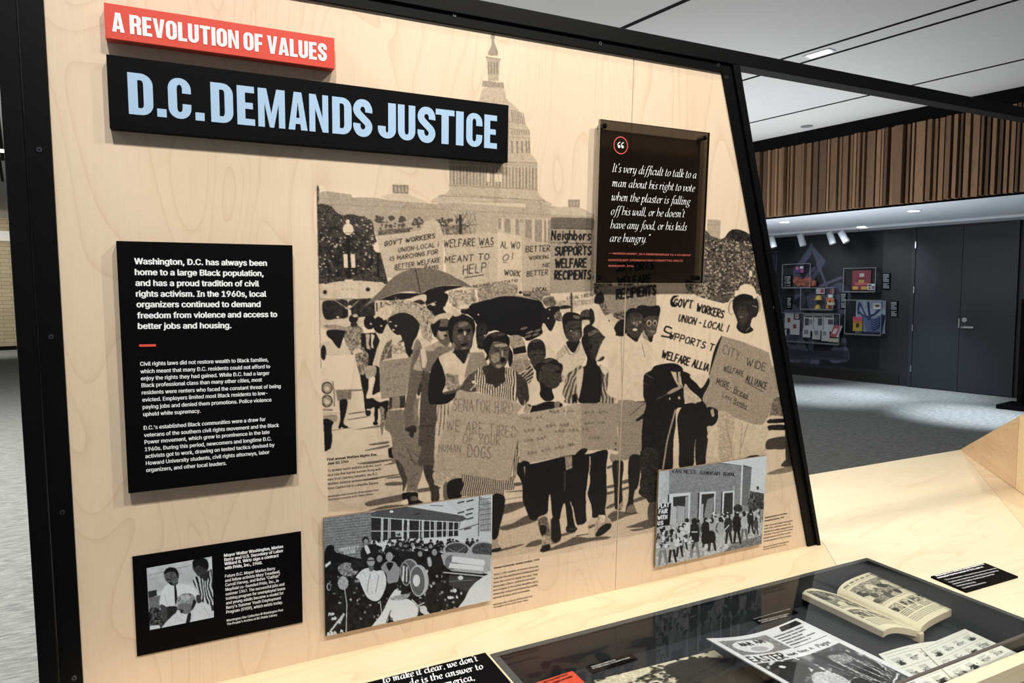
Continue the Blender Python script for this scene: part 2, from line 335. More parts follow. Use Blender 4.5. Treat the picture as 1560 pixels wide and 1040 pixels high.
    P(.12, "920 370 1000 330 1095 315 1098 380 1040 370 960 390"); P(.85, "960 395 1040 365 1090 400 1050 415")
    P(.08, "1270 445 1330 422 1400 450 1445 500 1380 505 1300 490"); L(.2, "1080 435 1200 385", 6); E(.15, 1170, 412, 24, 14); P(.12, "1445 440 1480 412 1535 420 1530 455 1450 460"); E(.92, 1500, 480, 60, 30)
    # straw-hat man
    P(.3, "600 510 640 450 700 395 780 372 850 365 960 385 1080 430 1160 500 1190 560 1160 700 1150 800 1060 730 1030 600 960 520 860 490 770 520 720 570 650 530", n=.28)
    for j in range(110):
        a = RNG.rand(); x = 640+a*520; y = 470-math.sin(a*3.1)*95+RNG.randn()*14+a*60
        L(.08 if j % 2 else .8, [x, y, x+RNG.randn()*26, y+RNG.randn()*20], 4)
    for j in range(50):
        y = 520+RNG.rand()*260; x = 1045+(y-520)*.2+RNG.rand()*90
        L(.1 if j % 2 else .8, [x, y, x+RNG.randn()*10, y+20+RNG.rand()*30], 4)
    P(.12, "600 500 690 430 760 430 770 470 720 560 640 540", n=.14)
    P(.9, "768 522 860 492 960 522 1035 612 1012 720 965 850 930 935 870 800 850 720 800 710 735 640 722 560")
    for x, y in ((745, 585), (800, 625), (775, 665)): E(.1, x, y, 12, 8)
    P(.14, "600 900 640 780 710 610 745 660 800 715 850 730 880 850 930 935 1000 740 1150 795 1060 860 1010 960 985 1060 600 1060", n=.04, sc=2)
    Q(.93, "905 850 985 860 940 935 925 938"); Q(.6, "700 800 760 760 760 940 640 975 660 900", n=.25, sc=2); L(.15, "760 790 680 970", 6); L(.8, "850 800 930 935 960 930", 7)
    P(.85, "795 815 870 760 860 790 810 820"); Q(.3, "760 810 880 780 900 900 770 900", n=.25, sc=2)
    L(.55, "1040 830 1000 920 985 1050", 6)
    M.tile(480, 540, 6.5)
    P(.93, "450 190 530 180 590 110 650 160 640 370 560 410 640 470 720 450 720 520 650 540 600 520 560 530 500 560 480 400 460 300")
    P(.5, "400 0 520 -20 520 130 500 190 440 190 420 100", n=.3, sc=2); P(.32, "500 120 600 115 600 200 555 240 505 225", n=.12); P(.06, "535 235 595 225 575 330 570 400 640 370 720 400 560 430 505 425 530 330")
    P(.95, "590 510 620 510 622 640 590 660"); E(.9, 525, 575, 27, 37); E(.15, 530, 545, 22, 8); E(.95, 598, 680, 26, 20); P(.5, "640 520 680 530 690 620 680 720 662 800 645 700 650 610", n=.2, sc=2); L(.6, "662 800 662 860", 4); P(.92, "690 500 720 500 720 580 690 650"); L(.1, "600 460 720 450", 5)
    Q(.8, "735 415 895 400 892 540 728 545", n=.15, sc=2); Q(.45, "765 425 840 415 838 535 765 540", n=.1)
    P(.52, "730 552 893 552 885 640 880 740 930 830 940 1060 760 1060 765 900 748 790 688 728 700 620", n=.1); L(.12, "750 545 895 532", 14)
    Q(.4, "637 66 985 22 965 100 925 260 900 402 655 440 640 300", n=.08)
    M.Z(.52, 690, 150, 900, 95, 50, 4); M.Z(.52, 690, 270, 880, 225, 55, 4); M.Z(.52, 700, 370, 880, 330, 40, 4)
    P(.5, "975 -80 1055 -90 1062 250 1040 400 1020 520 1030 700 1040 1060 930 1060 925 830 880 700", n=.1); Q(.14, "1040 250 1060 260 1050 420 1010 440 1000 400"); L(.2, "985 520 1035 640", 4)
    P(.6, "985 -20 1045 -60 1058 60 1062 240 1010 370 980 500 978 620 1000 720 1002 772 985 765 970 822 930 800 925 770 888 750 882 640 885 540 905 420 930 260 960 90", n=.08)
    P(.85, "890 740 930 770 930 800 970 822 982 765 1000 770 1000 715 960 700"); P(.85, "1055 250 1062 300 1035 400 1010 380")
    # second man (sun glasses, light cap)
    M.tile(480, 400, 6.5)
    P(.3, "1110 830 1190 790 1240 780 1380 845 1300 900 1220 940 1180 1060 980 1060 1010 960 1060 860", n=.08); P(.5, "1160 900 1220 830 1370 850 1225 935 1200 1060 1100 1060", n=.1)
    P(.62, "1150 600 1240 560 1320 560 1340 640 1345 760 1300 830 1220 770 1160 690", n=.08); P(.93, "1150 610 1240 565 1225 650 1190 740 1155 670"); P(.3, "1230 665 1290 670 1290 740 1250 760 1215 700", n=.08); P(.96, "1225 640 1310 635 1315 670 1240 680"); E(.9, 1292, 722, 18, 14)
    P(.18, "1160 600 1190 530 1280 498 1350 500 1385 530 1300 552 1230 562 1180 600", n=.1)
    M.tile(480, 540, 6.5)
    P(.55, "1050 -20 1245 -20 1200 60 1150 140 1100 200 1060 150", n=.08); Q(.13, "1042 -60 1090 -60 1110 60 1090 130 1060 130")
    P(.72, "1060 165 1100 170 1160 195 1130 300 1130 470 1220 490 1205 640 1190 760 1185 1060 1030 1060 1035 640 1040 500 1050 360", n=.08); L(.9, "1040 705 1180 710", 7)
    M.tile(560, 680, 6.5)
    P(.7, "512 -10 668 -10 660 100 655 190 580 196 502 190", n=.07); P(.8, "555 188 655 190 668 240 660 370 702 400 705 542 635 545 625 450 600 370 570 300", n=.05)
    P(.52, "245 0 515 -10 508 100 500 190 550 200 530 300 500 380 492 452 430 440 385 455 390 350 330 300 290 200 268 130 240 50", n=.1)
    P(.75, "275 130 340 180 385 300 392 350 350 450 345 350 325 290", n=.06); L(.75, "380 0 470 180", 6)
    for a in ("430 40 500 100", "420 120 495 180", "300 60 370 110", "440 300 500 260", "400 400 470 380"): L(.75, a, 7)
    P(.94, "350 460 490 455 500 520 548 552 480 570 400 575 395 520 350 525 345 500"); P(.05, "338 545 395 530 398 572 340 574"); E(.6, 460, 515, 36, 26, n=.1); L(.3, "380 450 490 445", 6)
    Q(.95, "200 20 240 10 240 60 258 115 212 110 205 70")
    # woman 1
    M.tile(480, 540, 6.5)
    P(.2, "1215 488 1350 478 1310 640 1260 800 1230 1060 1182 1060 1190 760 1205 640", n=.04)
    for x in (1250, 1285, 1320): L(.85, [x, 500, x-5, 640, x-25, 800], 8)
    L(.8, "1228 500 1205 660", 4)
    M.tile(480, 400, 6.5)
    P(.1, "1215 945 1300 905 1378 868 1425 940 1480 1005 1520 880 1570 900 1570 1100 1240 1100 1240 1000", n=.03, sc=3); P(.85, "1372 870 1425 850 1530 850 1515 900 1478 1005 1425 945")
    P(.93, "1160 1060 1200 960 1240 940 1260 1060")
    M.tile(690, 420, 6.5)
    P(.94, "-45 560 -50 470 -20 410 40 372 100 378 165 405 212 450 222 530 205 600 190 690 150 750 90 765 30 745 0 690 -30 640")
    P(.74, "-2 560 22 480 90 446 162 468 192 540 196 630 174 700 132 754 85 770 38 748 4 690", n=.08, sc=2)
    P(.55, "60 470 130 455 150 480 100 500 60 500", n=.1); E(.2, 118, 570, 12, 20); P(.97, "50 530 90 522 105 545 80 562 50 555"); P(.97, "130 530 170 525 178 548 150 560"); P(.95, "70 680 110 668 150 678 110 695"); E(.6, 70, 610, 24, 30, n=.1); E(.6, 160, 610, 16, 28, n=.1); E(.5, 5, 690, 18, 30, n=.1); E(.5, 110, 720, 25, 12, n=.1)
    P(.9, "20 740 150 730 170 770 150 790 112 872 50 810 0 770"); L(.9, "160 440 200 400 212 480", 10)
    M.tile(480, 540, 6.5)
    P(.12, "1225 30 1300 0 1375 -15 1425 60 1482 96 1512 0 1550 0 1545 150 1470 240 1450 330 1265 375 1290 280 1290 190", n=.04, sc=3); P(.4, "1290 190 1380 200 1450 220 1440 330 1330 355 1290 300", n=.2, sc=2)
    P(.93, "1165 100 1225 70 1260 120 1288 220 1290 300 1262 372 1320 372 1392 352 1385 420 1330 470 1270 492 1180 490 1128 480 1122 300"); P(.7, "1260 380 1340 355 1450 335 1390 372 1300 392"); P(.35, "1460 320 1500 240 1570 180 1570 290 1480 345", n=.12)
    P(.5, "1485 120 1570 80 1570 200 1490 200", n=.1, sc=2)
    # woman behind, partly hidden
    M.tile(690, 420, 6.5)
    P(.1, "205 600 245 600 245 700 300 740 300 790 170 770 190 690"); Q(.42, "150 760 300 755 345 880 200 960 100 1020 120 860", n=.08)
    P(.88, "230 500 270 462 330 480 355 550 300 640 310 720 260 720 232 640", n=.1, sc=2); E(.35, 320, 590, 14, 10); E(.92, 260, 700, 20, 20)
    P(.1, "170 770 110 870 60 840 60 1060 100 1060 135 900")
    # placard: senator bird
    # umbrella two
    P(.97, "118 352 190 280 300 248 460 205 620 203 780 216 852 240 910 310 955 372 950 440 882 500 890 560 850 598 740 645 690 605 560 590 430 540 355 552 330 490 285 460 235 480 200 420", n=.01)
    P(.35, "350 238 460 182 560 190 640 188 760 214 852 242 780 232 620 203 470 205", n=.08); E(.8, 668, 165, 20, 16); Q(.85, "690 180 770 182 765 200 700 196"); E(.05, 252, 384, 7, 7); E(.1, 100, 310, 60, 20, n=.1); E(.2, 80, 270, 26, 18); L(.8, "100 345 160 320", 10)
    P(.2, "-10 320 60 350 80 385 10 400", n=.06)
    for x, y in ((700, 520), (760, 560), (820, 580), (740, 600), (840, 540)): E(.6, x, y, 40, 12, -20, n=.2)
    # men behind in the middle
    P(.2, "882 250 895 205 940 195 1000 205 1015 290 1075 298 1030 310 920 325 890 280", n=.06); P(.62, "890 235 960 205 1000 215 1015 290 920 295", n=.15, sc=2)
    P(.1, "885 490 905 470 970 548 1015 430 1090 460 1130 640 1200 660 1210 900 900 900 840 640 895 560", n=.03, sc=3); P(.92, "915 420 960 400 1010 410 1018 450 972 548 925 500 910 460"); P(.93, "925 320 1060 305 1020 420 930 420"); E(.15, 945, 420, 8, 7); E(.1, 958, 335, 8, 6)
    P(.6, "1000 380 1060 350 1085 440 1020 440", n=.3, sc=2); P(.15, "1070 330 1160 300 1175 360 1080 370"); P(.9, "1050 310 1100 290 1165 300 1160 320 1070 330")
    P(.13, "1185 350 1215 310 1300 285 1420 290 1480 360 1495 480 1560 500 1560 620 1500 600 1420 540 1400 380 1340 335 1270 350", n=.03); P(.75, "1262 372 1295 340 1340 333 1385 360 1398 430 1400 480 1330 470 1270 440", n=.05); Q(.97, "1280 402 1328 408 1386 400 1386 432 1340 432 1328 418 1315 435 1282 430"); P(.15, "1275 445 1345 440 1350 480 1300 495", n=.1)
    P(.9, "1290 540 1310 500 1360 478 1430 500 1440 525 1350 540 1300 590"); P(.5, "1480 370 1560 300 1570 500 1500 480", n=.3, sc=2); P(.95, "1535 440 1555 440 1553 525 1532 525"); L(.75, "1173 175 1176 350", 20)
    P(.55, "-10 990 20 1000 20 1060 -10 1060")
    # small crumpled placard, kids behind
    P(.35, "560 600 640 585 690 620 710 690 600 730 560 660", n=.12, sc=2); L(.85, "630 650 680 620", 5); Q(.93, "590 720 715 690 730 760 600 780"); Q(.3, "600 780 740 770 745 830 600 840", n=.08); P(.42, "600 840 745 830 770 880 690 960 640 970 560 900", n=.12, sc=2); P(.93, "545 700 590 760 590 850 560 900 545 820")
    P(.9, "735 740 745 680 780 640 830 625 880 640 912 690 920 790 890 850 890 880 850 960 790 900 770 840 745 800", n=.05); P(.8, "748 770 800 735 890 740 915 790 888 850 880 900 800 905 762 830", n=.07, sc=2); L(.95, "790 780 830 778", 8); L(.95, "860 780 895 782", 8); P(.75, "770 650 830 632 860 640 800 660", n=.1)
    P(.15, "660 980 770 880 790 920 770 1000 700 1060 640 1060", n=.04); P(.25, "1040 800 1130 740 1180 800 1120 960 1080 1060 1000 900", n=.1, sc=2)
    # man looking down behind teen
    P(.15, "1040 850 1080 720 1110 680 1190 782 1262 645 1310 740 1312 830 1270 890 1180 930 1120 990 1060 960", n=.04); P(.25, "1030 760 1110 690 1150 740 1050 820", n=.1, sc=2); L(.8, "1105 690 1150 770 1190 785 1240 740 1262 650", 4)
    P(.92, "1125 650 1250 640 1235 700 1200 762 1155 730"); P(.94, "1085 480 1088 400 1130 362 1200 362 1255 385 1278 430 1275 520 1280 590 1235 650 1170 655 1115 600"); P(.8, "1108 510 1150 450 1262 448 1277 520 1274 590 1236 648 1176 655 1120 602", n=.07, sc=2); P(.68, "1180 560 1250 540 1262 600 1225 640 1180 620", n=.1, sc=2); L(.96, "1140 535 1185 528", 9); L(.96, "1215 520 1255 518", 9); P(.6, "1190 390 1245 400 1250 425 1200 420", n=.15); E(.3, 1170, 545, 10, 6); E(.4, 1225, 575, 8, 12)
    # teen, open striped shirt
    P(.92, "1272 640 1300 575 1340 545 1430 520 1490 550 1520 620 1522 700 1508 720 1522 765 1508 790 1500 815 1480 838 1425 842 1440 960 1470 1060 1290 1060 1290 960 1330 830 1300 740", n=.03); P(.82, "1345 690 1362 620 1420 575 1495 580 1521 645 1505 700 1521 765 1500 795 1482 838 1425 842 1375 800", n=.06, sc=2); P(.68, "1340 560 1430 528 1480 555 1420 570 1350 600", n=.1, sc=2); P(.74, "1470 640 1508 700 1488 800 1440 800 1440 700", n=.08, sc=2); E(.95, 1475, 665, 20, 8); E(.97, 1365, 700, 14, 34)
    M.tile(690, 560, 6)
    P(.28, "1010 310 1008 200 1040 70 1100 20 1140 -10 1195 -10 1185 120 1150 315", n=.1, st=(5.5, 20, .72)); P(.28, "1335 -20 1400 0 1440 50 1460 150 1478 320 1340 320 1350 120", n=.1, st=(5.5, -8, .72))
    P(.93, "1195 -10 1340 -10 1342 310 1155 318 1165 200 1185 120", n=.03); P(.16, "1130 60 1190 0 1185 110 1150 280 1135 200"); P(.12, "1345 -15 1400 -10 1415 40 1380 60"); Q(.95, "1090 250 1130 230 1135 315 1090 318")
    # kid in front
    P(.93, "765 -40 990 -40 992 60 985 90 960 110 975 150 940 185 905 200 925 270 900 300 850 310 800 290 778 265 800 200 785 100", n=.03); P(.8, "815 -10 880 -60 960 -52 992 0 990 70 962 98 974 150 932 184 865 176 815 110", n=.07, sc=2); P(.7, "890 10 975 0 975 60 930 140 895 110", n=.1, sc=2); P(.97, "940 30 980 22 985 45 950 50"); E(.25, 985, 75, 8, 14); P(.8, "820 40 850 40 850 90 825 90")
    P(.08, "662 300 735 235 785 212 800 262 850 305 925 285 905 200 940 225 955 200 1015 265 1020 300 960 320 860 310 745 345 710 350"); P(.93, "680 330 745 345 860 308 985 320 990 360 840 390 712 412 700 370"); Q(.35, "640 400 665 320 710 360 690 420", n=.1); Q(.5, "925 310 975 305 975 365 930 370", n=.1)
    M.tile(690, 420, 6.5)
    P(.93, "822 960 835 890 880 840 950 812 1020 830 1062 880 1070 960 1060 990 1078 1010 1060 1060 860 1060", n=.03); P(.8, "850 1000 880 900 950 870 1040 890 1064 950 1064 1060 870 1060", n=.07, sc=2); P(.97, "1020 940 1060 935 1062 955 1025 960")
    P(.75, "880 850 950 820 1000 830 930 860", n=.12)
    P(.3, "655 985 760 890 800 960 760 1060 650 1060", n=.2, st=(5, 45, .9))
    # skirt legs trousers of middle group
    M.tile(740, 690, 5.78)
    P(.96, "270 170 290 110 340 70 400 95 700 25 770 15 920 5 1000 -20 1075 -20 1062 120 1065 380 1050 500 1055 560 1000 540 985 565 935 560 930 460 895 350 920 230 905 170 890 300 880 380 895 600 850 640 800 620 760 460 745 440 800 660 720 690 710 540 692 440 650 580 590 560 565 390 545 520 470 560 440 590 390 570 385 430 330 410 325 300 300 220", n=.015)
    L(.1, "918 30 915 140 905 200 915 250 900 320 888 360", 8, sm=True); P(.1, "558 375 570 380 580 520 575 600 550 600 548 500"); P(.13, "690 440 712 560 715 680 665 700 655 570"); P(.12, "765 460 785 560 800 640 790 650 770 560"); P(.1, "885 420 925 450 935 560 890 600"); L(.6, "697 160 697 330", 5)
    Q(.42, "697 30 760 22 762 130 706 152", n=.15, sc=2)
    P(.6, "460 590 530 560 560 650 580 800 560 850 490 870 500 760 480 700", n=.15, sc=2); P(.35, "500 740 545 720 575 770 570 850 500 860", n=.2, sc=2); P(.95, "480 866 500 820 560 800 565 850 520 868"); P(.93, "480 640 530 640 530 700 490 720")
    P(.93, "585 570 640 570 660 680 660 760 610 795 580 780 570 650", n=.05); L(.4, "570 580 572 760 600 795", 8)
    P(.12, "810 640 860 625 895 600 902 720 860 735 800 730 790 710"); L(.75, "800 728 900 712", 9); P(.93, "715 640 790 645 800 680 715 695"); L(.5, "720 670 790 665", 4)
    P(.3, "1000 560 1050 545 1110 600 1110 640 1070 690 1000 735 960 720 965 620 985 570", n=.12, sc=2); P(.95, "1000 660 1060 620 1105 625 1090 670 1010 728 965 725"); P(.1, "1010 550 1050 550 1045 600 1010 610")
    P(.94, "330 410 390 400 388 560 440 560 440 590 410 590 380 560")
    # leg under photo board edge (striped dress woman)
    P(.94, "52 350 160 385 163 480 140 590 115 670 100 740 60 735 52 600"); P(.32, "50 735 80 725 105 750 110 800 135 830 48 845", n=.12); P(.95, "50 850 130 832 120 860 50 875")
    # striped skirt
    M.tile(560, 680, 6.5)
    P(.28, "665 245 970 255 965 320 850 345 740 380 690 375 665 360", n=.12, sc=2); P(.6, "750 380 800 370 805 520 755 525", n=.08); P(.93, "795 350 960 322 935 495 805 522")
    P(.16, "960 260 1400 330 1440 60 1475 -60 1500 -60 1495 60 1505 180 1455 330 1450 425 1355 435 1350 490 1240 505 1225 475 935 488 950 380", st=(3.1, 5, .85)); P(.94, "1232 500 1350 488 1352 600 1310 760 1290 890 1228 890")
    P(.95, "1480 180 1560 145 1570 300 1560 560 1535 520 1530 380 1500 290"); Q(.3, "1540 150 1560 130 1560 300")
    # striped top, arms, woman two
    M.tile(690, 560, 6)
    P(.7, "75 205 90 140 150 65 225 30 235 100 222 215", n=.1, sc=2); P(.8, "560 30 620 70 675 130 695 250 690 300 640 345 600 300 575 200", n=.08, sc=2)
    P(.08, "215 30 290 -5 300 90 390 185 455 115 462 -5 560 25 585 90 585 280 530 300 220 210", st=(3.6, 0, .82)); P(.8, "280 -15 470 -15 455 118 392 185 345 130 298 85", n=.05); L(.1, "160 205 235 120", 8); E(.1, 190, 130, 20, 14)
    M.tile(690, 420, 6.5)
    P(.95, "292 650 320 610 370 570 470 552 540 590 562 640 550 720 480 660 400 660 372 740 345 830 320 830 335 780 300 720"); P(.8, "370 580 450 558 520 575 470 600 400 605", n=.2)
    P(.68, "362 740 400 665 480 655 548 690 552 790 540 850 515 890 460 925 400 890 355 840", n=.08, sc=2); P(.4, "410 680 520 670 530 700 430 705", n=.12, sc=2); P(.42, "380 790 450 760 460 830 420 860 385 840", n=.1, sc=2); E(.25, 490, 765, 9, 30); L(.97, "410 722 462 705", 9); L(.97, "505 712 538 705", 9); E(.93, 440, 738, 22, 8); E(.93, 520, 735, 16, 8); E(.97, 496, 832, 26, 30); E(.5, 496, 800, 26, 6); E(.06, 355, 848, 9, 13); P(.4, "430 880 490 880 470 912 430 905", n=.1)
    P(.85, "365 860 430 925 500 905 505 1060 330 1060 350 930")
    # senator bird placard
    M.tile(690, 560, 6)
    Q(.3, "40 207 300 240 555 300 640 348 585 425 600 640 518 1032 300 1000 -185 940 -105 600", n=.07)
    T(.72, "SENATOR BIRD", 0, 388, 545, 425, 108, 4); T(.74, "WE ARE TIRED", -60, 572, 580, 640, 100, 4); T(.74, "OF YOUR", 90, 695, 432, 712, 95, 4); T(.76, "DOGS", 135, 812, 345, 832, 108, 5); T(.7, "HUMAN", -130, 770, 68, 775, 70, 4)
    L(.85, "585 425 600 640 518 1032", 4)
    # middle pair of placards
    Q(.3, "580 430 760 400 980 360 1170 322 1178 740 1120 788 700 870 615 890 600 690", n=.05, sc=2); Q(.38, "1168 325 1512 325 1500 560 1535 772 1440 748 1190 755 1175 740", n=.06)
    for a in ((880, 420, 1110, 410), (1200, 425, 1430, 425), (640, 480, 820, 465), (850, 550, 1100, 535), (1200, 525, 1390, 520), (650, 595, 820, 580), (930, 600, 1250, 580), (650, 690, 860, 650), (1240, 660, 1350, 655), (680, 800, 1120, 715), (1050, 720, 1100, 712)): M.Z(.62, *a, 40, 4, max(3, int((a[2]-a[0])/30)))
    P(.97, "600 900 640 850 700 865 690 890 640 905"); P(.97, "1120 790 1180 740 1230 745 1200 790 1130 800"); E(.85, 1487, 692, 8); E(.85, 1487, 745, 9); L(.1, "660 300 640 420", 6); L(.08, "720 345 690 430", 9); L(.08, "980 290 1035 360 1030 430", 7); L(.1, "600 55 690 20", 9)
    # --- right half: woman with placard on dress, white shirt figure
    M.tile(900, 400, 5.2)
    Q(.42, "75 190 520 170 520 400 130 400 110 300", n=.12); Q(.25, "0 280 80 260 100 330 0 340", n=.1)
    T(.96, "RECIPIENTS", 205, 288, 512, 252, 72, 16); T(.92, "WELFARE", 212, 178, 475, 158, 62, 14); T(.9, "SUPPORTS", 205, 68, 495, 50, 60, 14)
    P(.94, "28 290 60 240 100 250 100 320 40 330"); P(.15, "120 420 250 390 280 450 240 540 130 560 90 480", n=.06); P(.97, "130 460 150 460 150 525 130 525"); P(.6, "50 330 110 330 140 400 100 400", n=.3, sc=2); P(.6, "180 400 290 390 280 450 200 440", n=.3, sc=2); P(.93, "180 580 190 500 240 450 300 470 290 560 230 600"); P(.1, "-5 340 60 330 100 400 200 560 120 590 60 530 0 480", n=.03)
    P(.9, "-10 370 20 380 30 460 0 490"); P(.93, "360 370 400 335 470 345 540 340 548 400 500 560 480 630 420 600 410 480"); P(.35, "400 530 440 560 460 640 420 620", n=.1)
    E(.15, 462, 478, 22, 26); E(.15, 508, 478, 18, 24); E(.75, 462, 480, 16, 19); E(.75, 508, 480, 13, 18); P(.76, "418 470 450 425 530 425 545 470 510 560 470 590 430 560", n=.08, sc=2); P(.7, "440 500 520 500 515 560 460 580", n=.1, sc=2); E(.4, 490, 545, 22, 8); E(.15, 462, 478, 20, 24); E(.15, 508, 478, 17, 22); E(.78, 462, 480, 14, 17); E(.78, 508, 480, 12, 16)
    P(.1, "122 582 250 585 285 560 360 630 400 550 420 600 480 640 490 760 470 900 430 1060 150 1060 145 900 130 800 100 740 60 770 40 760", n=.03, sc=3); L(.35, "240 590 248 1050", 6)
    P(.92, "285 560 400 540 380 600 362 628 320 600"); P(.94, "265 470 275 400 320 360 390 375 420 430 425 500 400 560 370 590 330 590 290 550", n=.03); P(.79, "275 480 312 405 385 395 422 450 425 510 400 564 366 592 330 590 290 548", n=.07, sc=2); P(.7, "310 450 390 430 400 480 340 500", n=.1, sc=2); E(.1, 350, 530, 20, 10); E(.3, 345, 478, 10, 6); E(.3, 392, 470, 10, 6); E(.5, 365, 490, 8, 20); L(.6, "405 640 430 750", 4)
    # big tree right
    M.tile(1060, 320, 4.333)
    Q(.28, "75 60 165 65 160 190 75 190", n=.05); L(.4, "75 95 165 98", 4)
    P(.7, "55 160 75 140 100 170 130 180 160 190 190 180 220 140 260 125 330 150 365 170 380 300 430 560 300 600 200 610 150 620 0 560 -60 520 -60 460 40 460", n=.35, sc=1)
    P(.88, "195 180 225 140 270 125 340 150 365 190 360 220 290 210 230 190", n=.15, sc=2)
    for i in range(420):
        x, y = 55+RNG.rand()*340, 200+RNG.rand()*370
        if x < 70+ (y-200)*.9+320: E(.28 if i % 3 else .95, x, y, 3+RNG.rand()*5, 3+RNG.rand()*4)
    for i in range(120):
        x, y = -60+RNG.rand()*140, 480+RNG.rand()*110
        E(.3, x, y, 3+RNG.rand()*5, 3+RNG.rand()*4)
    E(.05, 362, 418, 11, 20)
    # placard gov't workers
    M.tile(900, 400, 5.2)
    E(.1, 565, 212, 8, 12); E(.2, 532, 245, 8, 12)
    Q(.05, "588 205 820 262 1135 345 1132 470 1035 560 925 920 700 870 480 812 500 640", n=.03, sc=3)
    T(.94, "GOV'T", 655, 345, 800, 362, 58, 11, up=(8, -60)); P(.95, "700 262 655 262 630 300 635 340 665 352 690 330 660 325 650 300 668 278"); T(.94, "WORKERS", 835, 382, 1045, 440, 52, 11, up=(12, -58)); T(.94, "UNION - LOCAL 1", 692, 462, 1080, 548, 55, 9, up=(14, -52))
    L(.94, "640 520 600 505 585 540 640 570 630 590 560 580", 13, sm=True); T(.94, "UPPORTS T", 622, 600, 965, 700, 62, 9, up=(14, -50)); T(.95, "WELFARE ALLIA", 560, 750, 925, 860, 62, 11, up=(14, -56))
    # boy far right with round hat
    M.tile(1060, 320, 4.333)
    P(.05, "175 830 270 765 340 800 385 760 460 800 470 930 330 900 230 860 170 850", n=.02); P(.05, "410 570 440 620 465 790 470 820 400 760 390 690", n=.02)
    E(.05, 240, 640, 34, 62, 10); E(.4, 240, 640, 26, 52, 10); E(.08, 242, 642, 20, 46, 10); E(.05, 415, 620, 24, 70, -8); E(.3, 412, 620, 16, 56, -8)
    P(.95, "243 640 250 585 300 555 360 560 405 590 415 650 400 700 372 712 360 760 380 790 350 810 310 812 270 780 275 730 262 700"); P(.88, "258 650 300 600 392 598 412 655 396 702 372 716 352 775 300 792 274 735", n=.05, sc=2); P(.8, "275 650 330 640 345 715 310 755 282 715", n=.06, sc=2); E(.6, 300, 705, 16, 8, n=.1); L(.2, "375 630 405 640", 4)
    P(.04, "258 555 262 530 280 530 290 505 320 488 360 492 388 515 400 550 410 560 385 585 370 565 320 552 280 560 262 572")
    L(.2, "360 770 330 800", 4)
    # city wide placard
    M.tile(900, 400, 5.2)
    P(.94, "1040 580 1000 640 970 720 940 860 925 930 950 920 990 760")
    Q(.36, "1040 580 1200 625 1410 710 1490 1045 1460 1090 1180 1400 880 1100 960 820", n=.06)
    M.tile(930, 560, 5.78)
    Q(.36, "870 60 1000 -200 1440 -10 1480 200 1400 400 1390 430 1330 520 1200 480 920 360 788 322 830 150", n=.06)
    M.tile(900, 400, 5.2)
    T(.78, "CITY", 1040, 715, 1170, 775, 85, 4, up=(14, -70)); T(.8, "WIDE", 1230, 812, 1380, 860, 68, 6, up=(10, -60)); T(.8, "WELFARE", 1050, 848, 1205, 900, 36, 5, up=(8, -38)); L(.8, "1045 850 1130 885", 4); T(.84, "ALLIANCE", 1225, 940, 1390, 1005, 52, 6, up=(10, -50)); L(.84, "1222 945 1365 1022", 5)
    M.tile(930, 560, 5.78)
    T(.84, "MORE-", 930, 145, 1060, 205, 60, 6, up=(8, -58)); T(.84, "Bread", 1085, 215, 1200, 275, 58, 5, up=(14, -50)); L(.84, "1060 212 1215 282", 5); T(.84, "Less", 985, 255, 1060, 290, 34, 4, up=(10, -36)); T(.84, "Bombs", 1085, 305, 1195, 362, 40, 4, up=(10, -42)); L(.84, "1080 312 1200 372", 5)
    # grey skirt woman
    P(.42, "65 300 110 285 180 285 240 300 300 290 315 330 300 400 280 500 270 780 180 800 20 835 0 760 75 740 60 450", n=.09)
    L(.75, "230 300 310 300 318 340", 8); L(.8, "170 420 300 310", 5, sm=True); P(.93, "222 460 260 430 300 400 290 440 240 470")
    P(.94, "18 838 110 825 95 930 80 1060 40 1060 35 930"); P(.94, "165 790 268 780 262 920 235 1060 165 1060"); L(.5, "65 840 62 1060", 5)
    # two dark figures with poles
    P(.1, "580 330 650 320 600 430 575 520 612 600 560 600"); P(.1, "560 640 600 640 610 880 540 890"); P(.1, "735 620 752 640 750 870 730 870")
    P(.95, "290 120 300 60 360 20 400 -20 560 -40 640 20 590 140 640 170 650 330 580 365 575 500 555 640 545 900 470 905 420 905 410 1060 265 1060 275 900 275 620 290 420 315 330 290 250", n=.05, sc=2)
    P(.95, "625 40 690 50 720 90 790 150 860 90 870 140 810 270 850 350 870 500 840 620 760 620 740 700 725 870 610 885 605 700 595 560 590 430 640 330 700 310 760 300 640 170", n=.04, sc=2); P(.93, "755 625 850 610 852 700 830 860 755 862", n=.1, sc=2)
    P(.2, "660 140 700 190 800 280 760 305 660 300 645 200", n=.12, sc=2); P(.1, "700 70 860 60 850 110 800 180 760 140", n=.03); P(.95, "850 350 940 370 945 450 900 520 860 490", n=.03); P(.3, "880 380 905 360 915 420 895 430"); Q(.2, "530 30 580 40 595 160 560 100")
    P(.35, "500 220 560 180 640 160 610 190 520 232", n=.1); E(.3, 605, 265, 12, 14); E(.3, 522, 272, 8, 12); L(.6, "400 280 510 225", 5); L(.55, "315 60 370 90", 6); L(.55, "290 130 330 150", 4); L(.3, "605 40 605 170", 22)
    L(.35, "572 370 500 640 462 890", 14); L(.9, "578 370 480 880", 3)
    # long dress
    P(.14, "960 380 1100 440 1260 495 1390 520 1370 640 1370 790 1180 810 1000 830 845 850 860 620 850 520 900 510 945 460", n=.05, sc=3)
    P(.24, "960 385 1090 440 1080 620 1060 800 970 820 950 640", n=.1, sc=2); L(.5, "1160 480 1150 640 1140 770", 4); L(.5, "1210 495 1170 640 1150 700", 4); L(.45, "1010 450 1050 640 1075 790", 4)
    P(.96, "1180 800 1230 775 1300 770 1310 785 1240 795")
    # car at the right edge
    M.tile(1130, 540, 3.47)
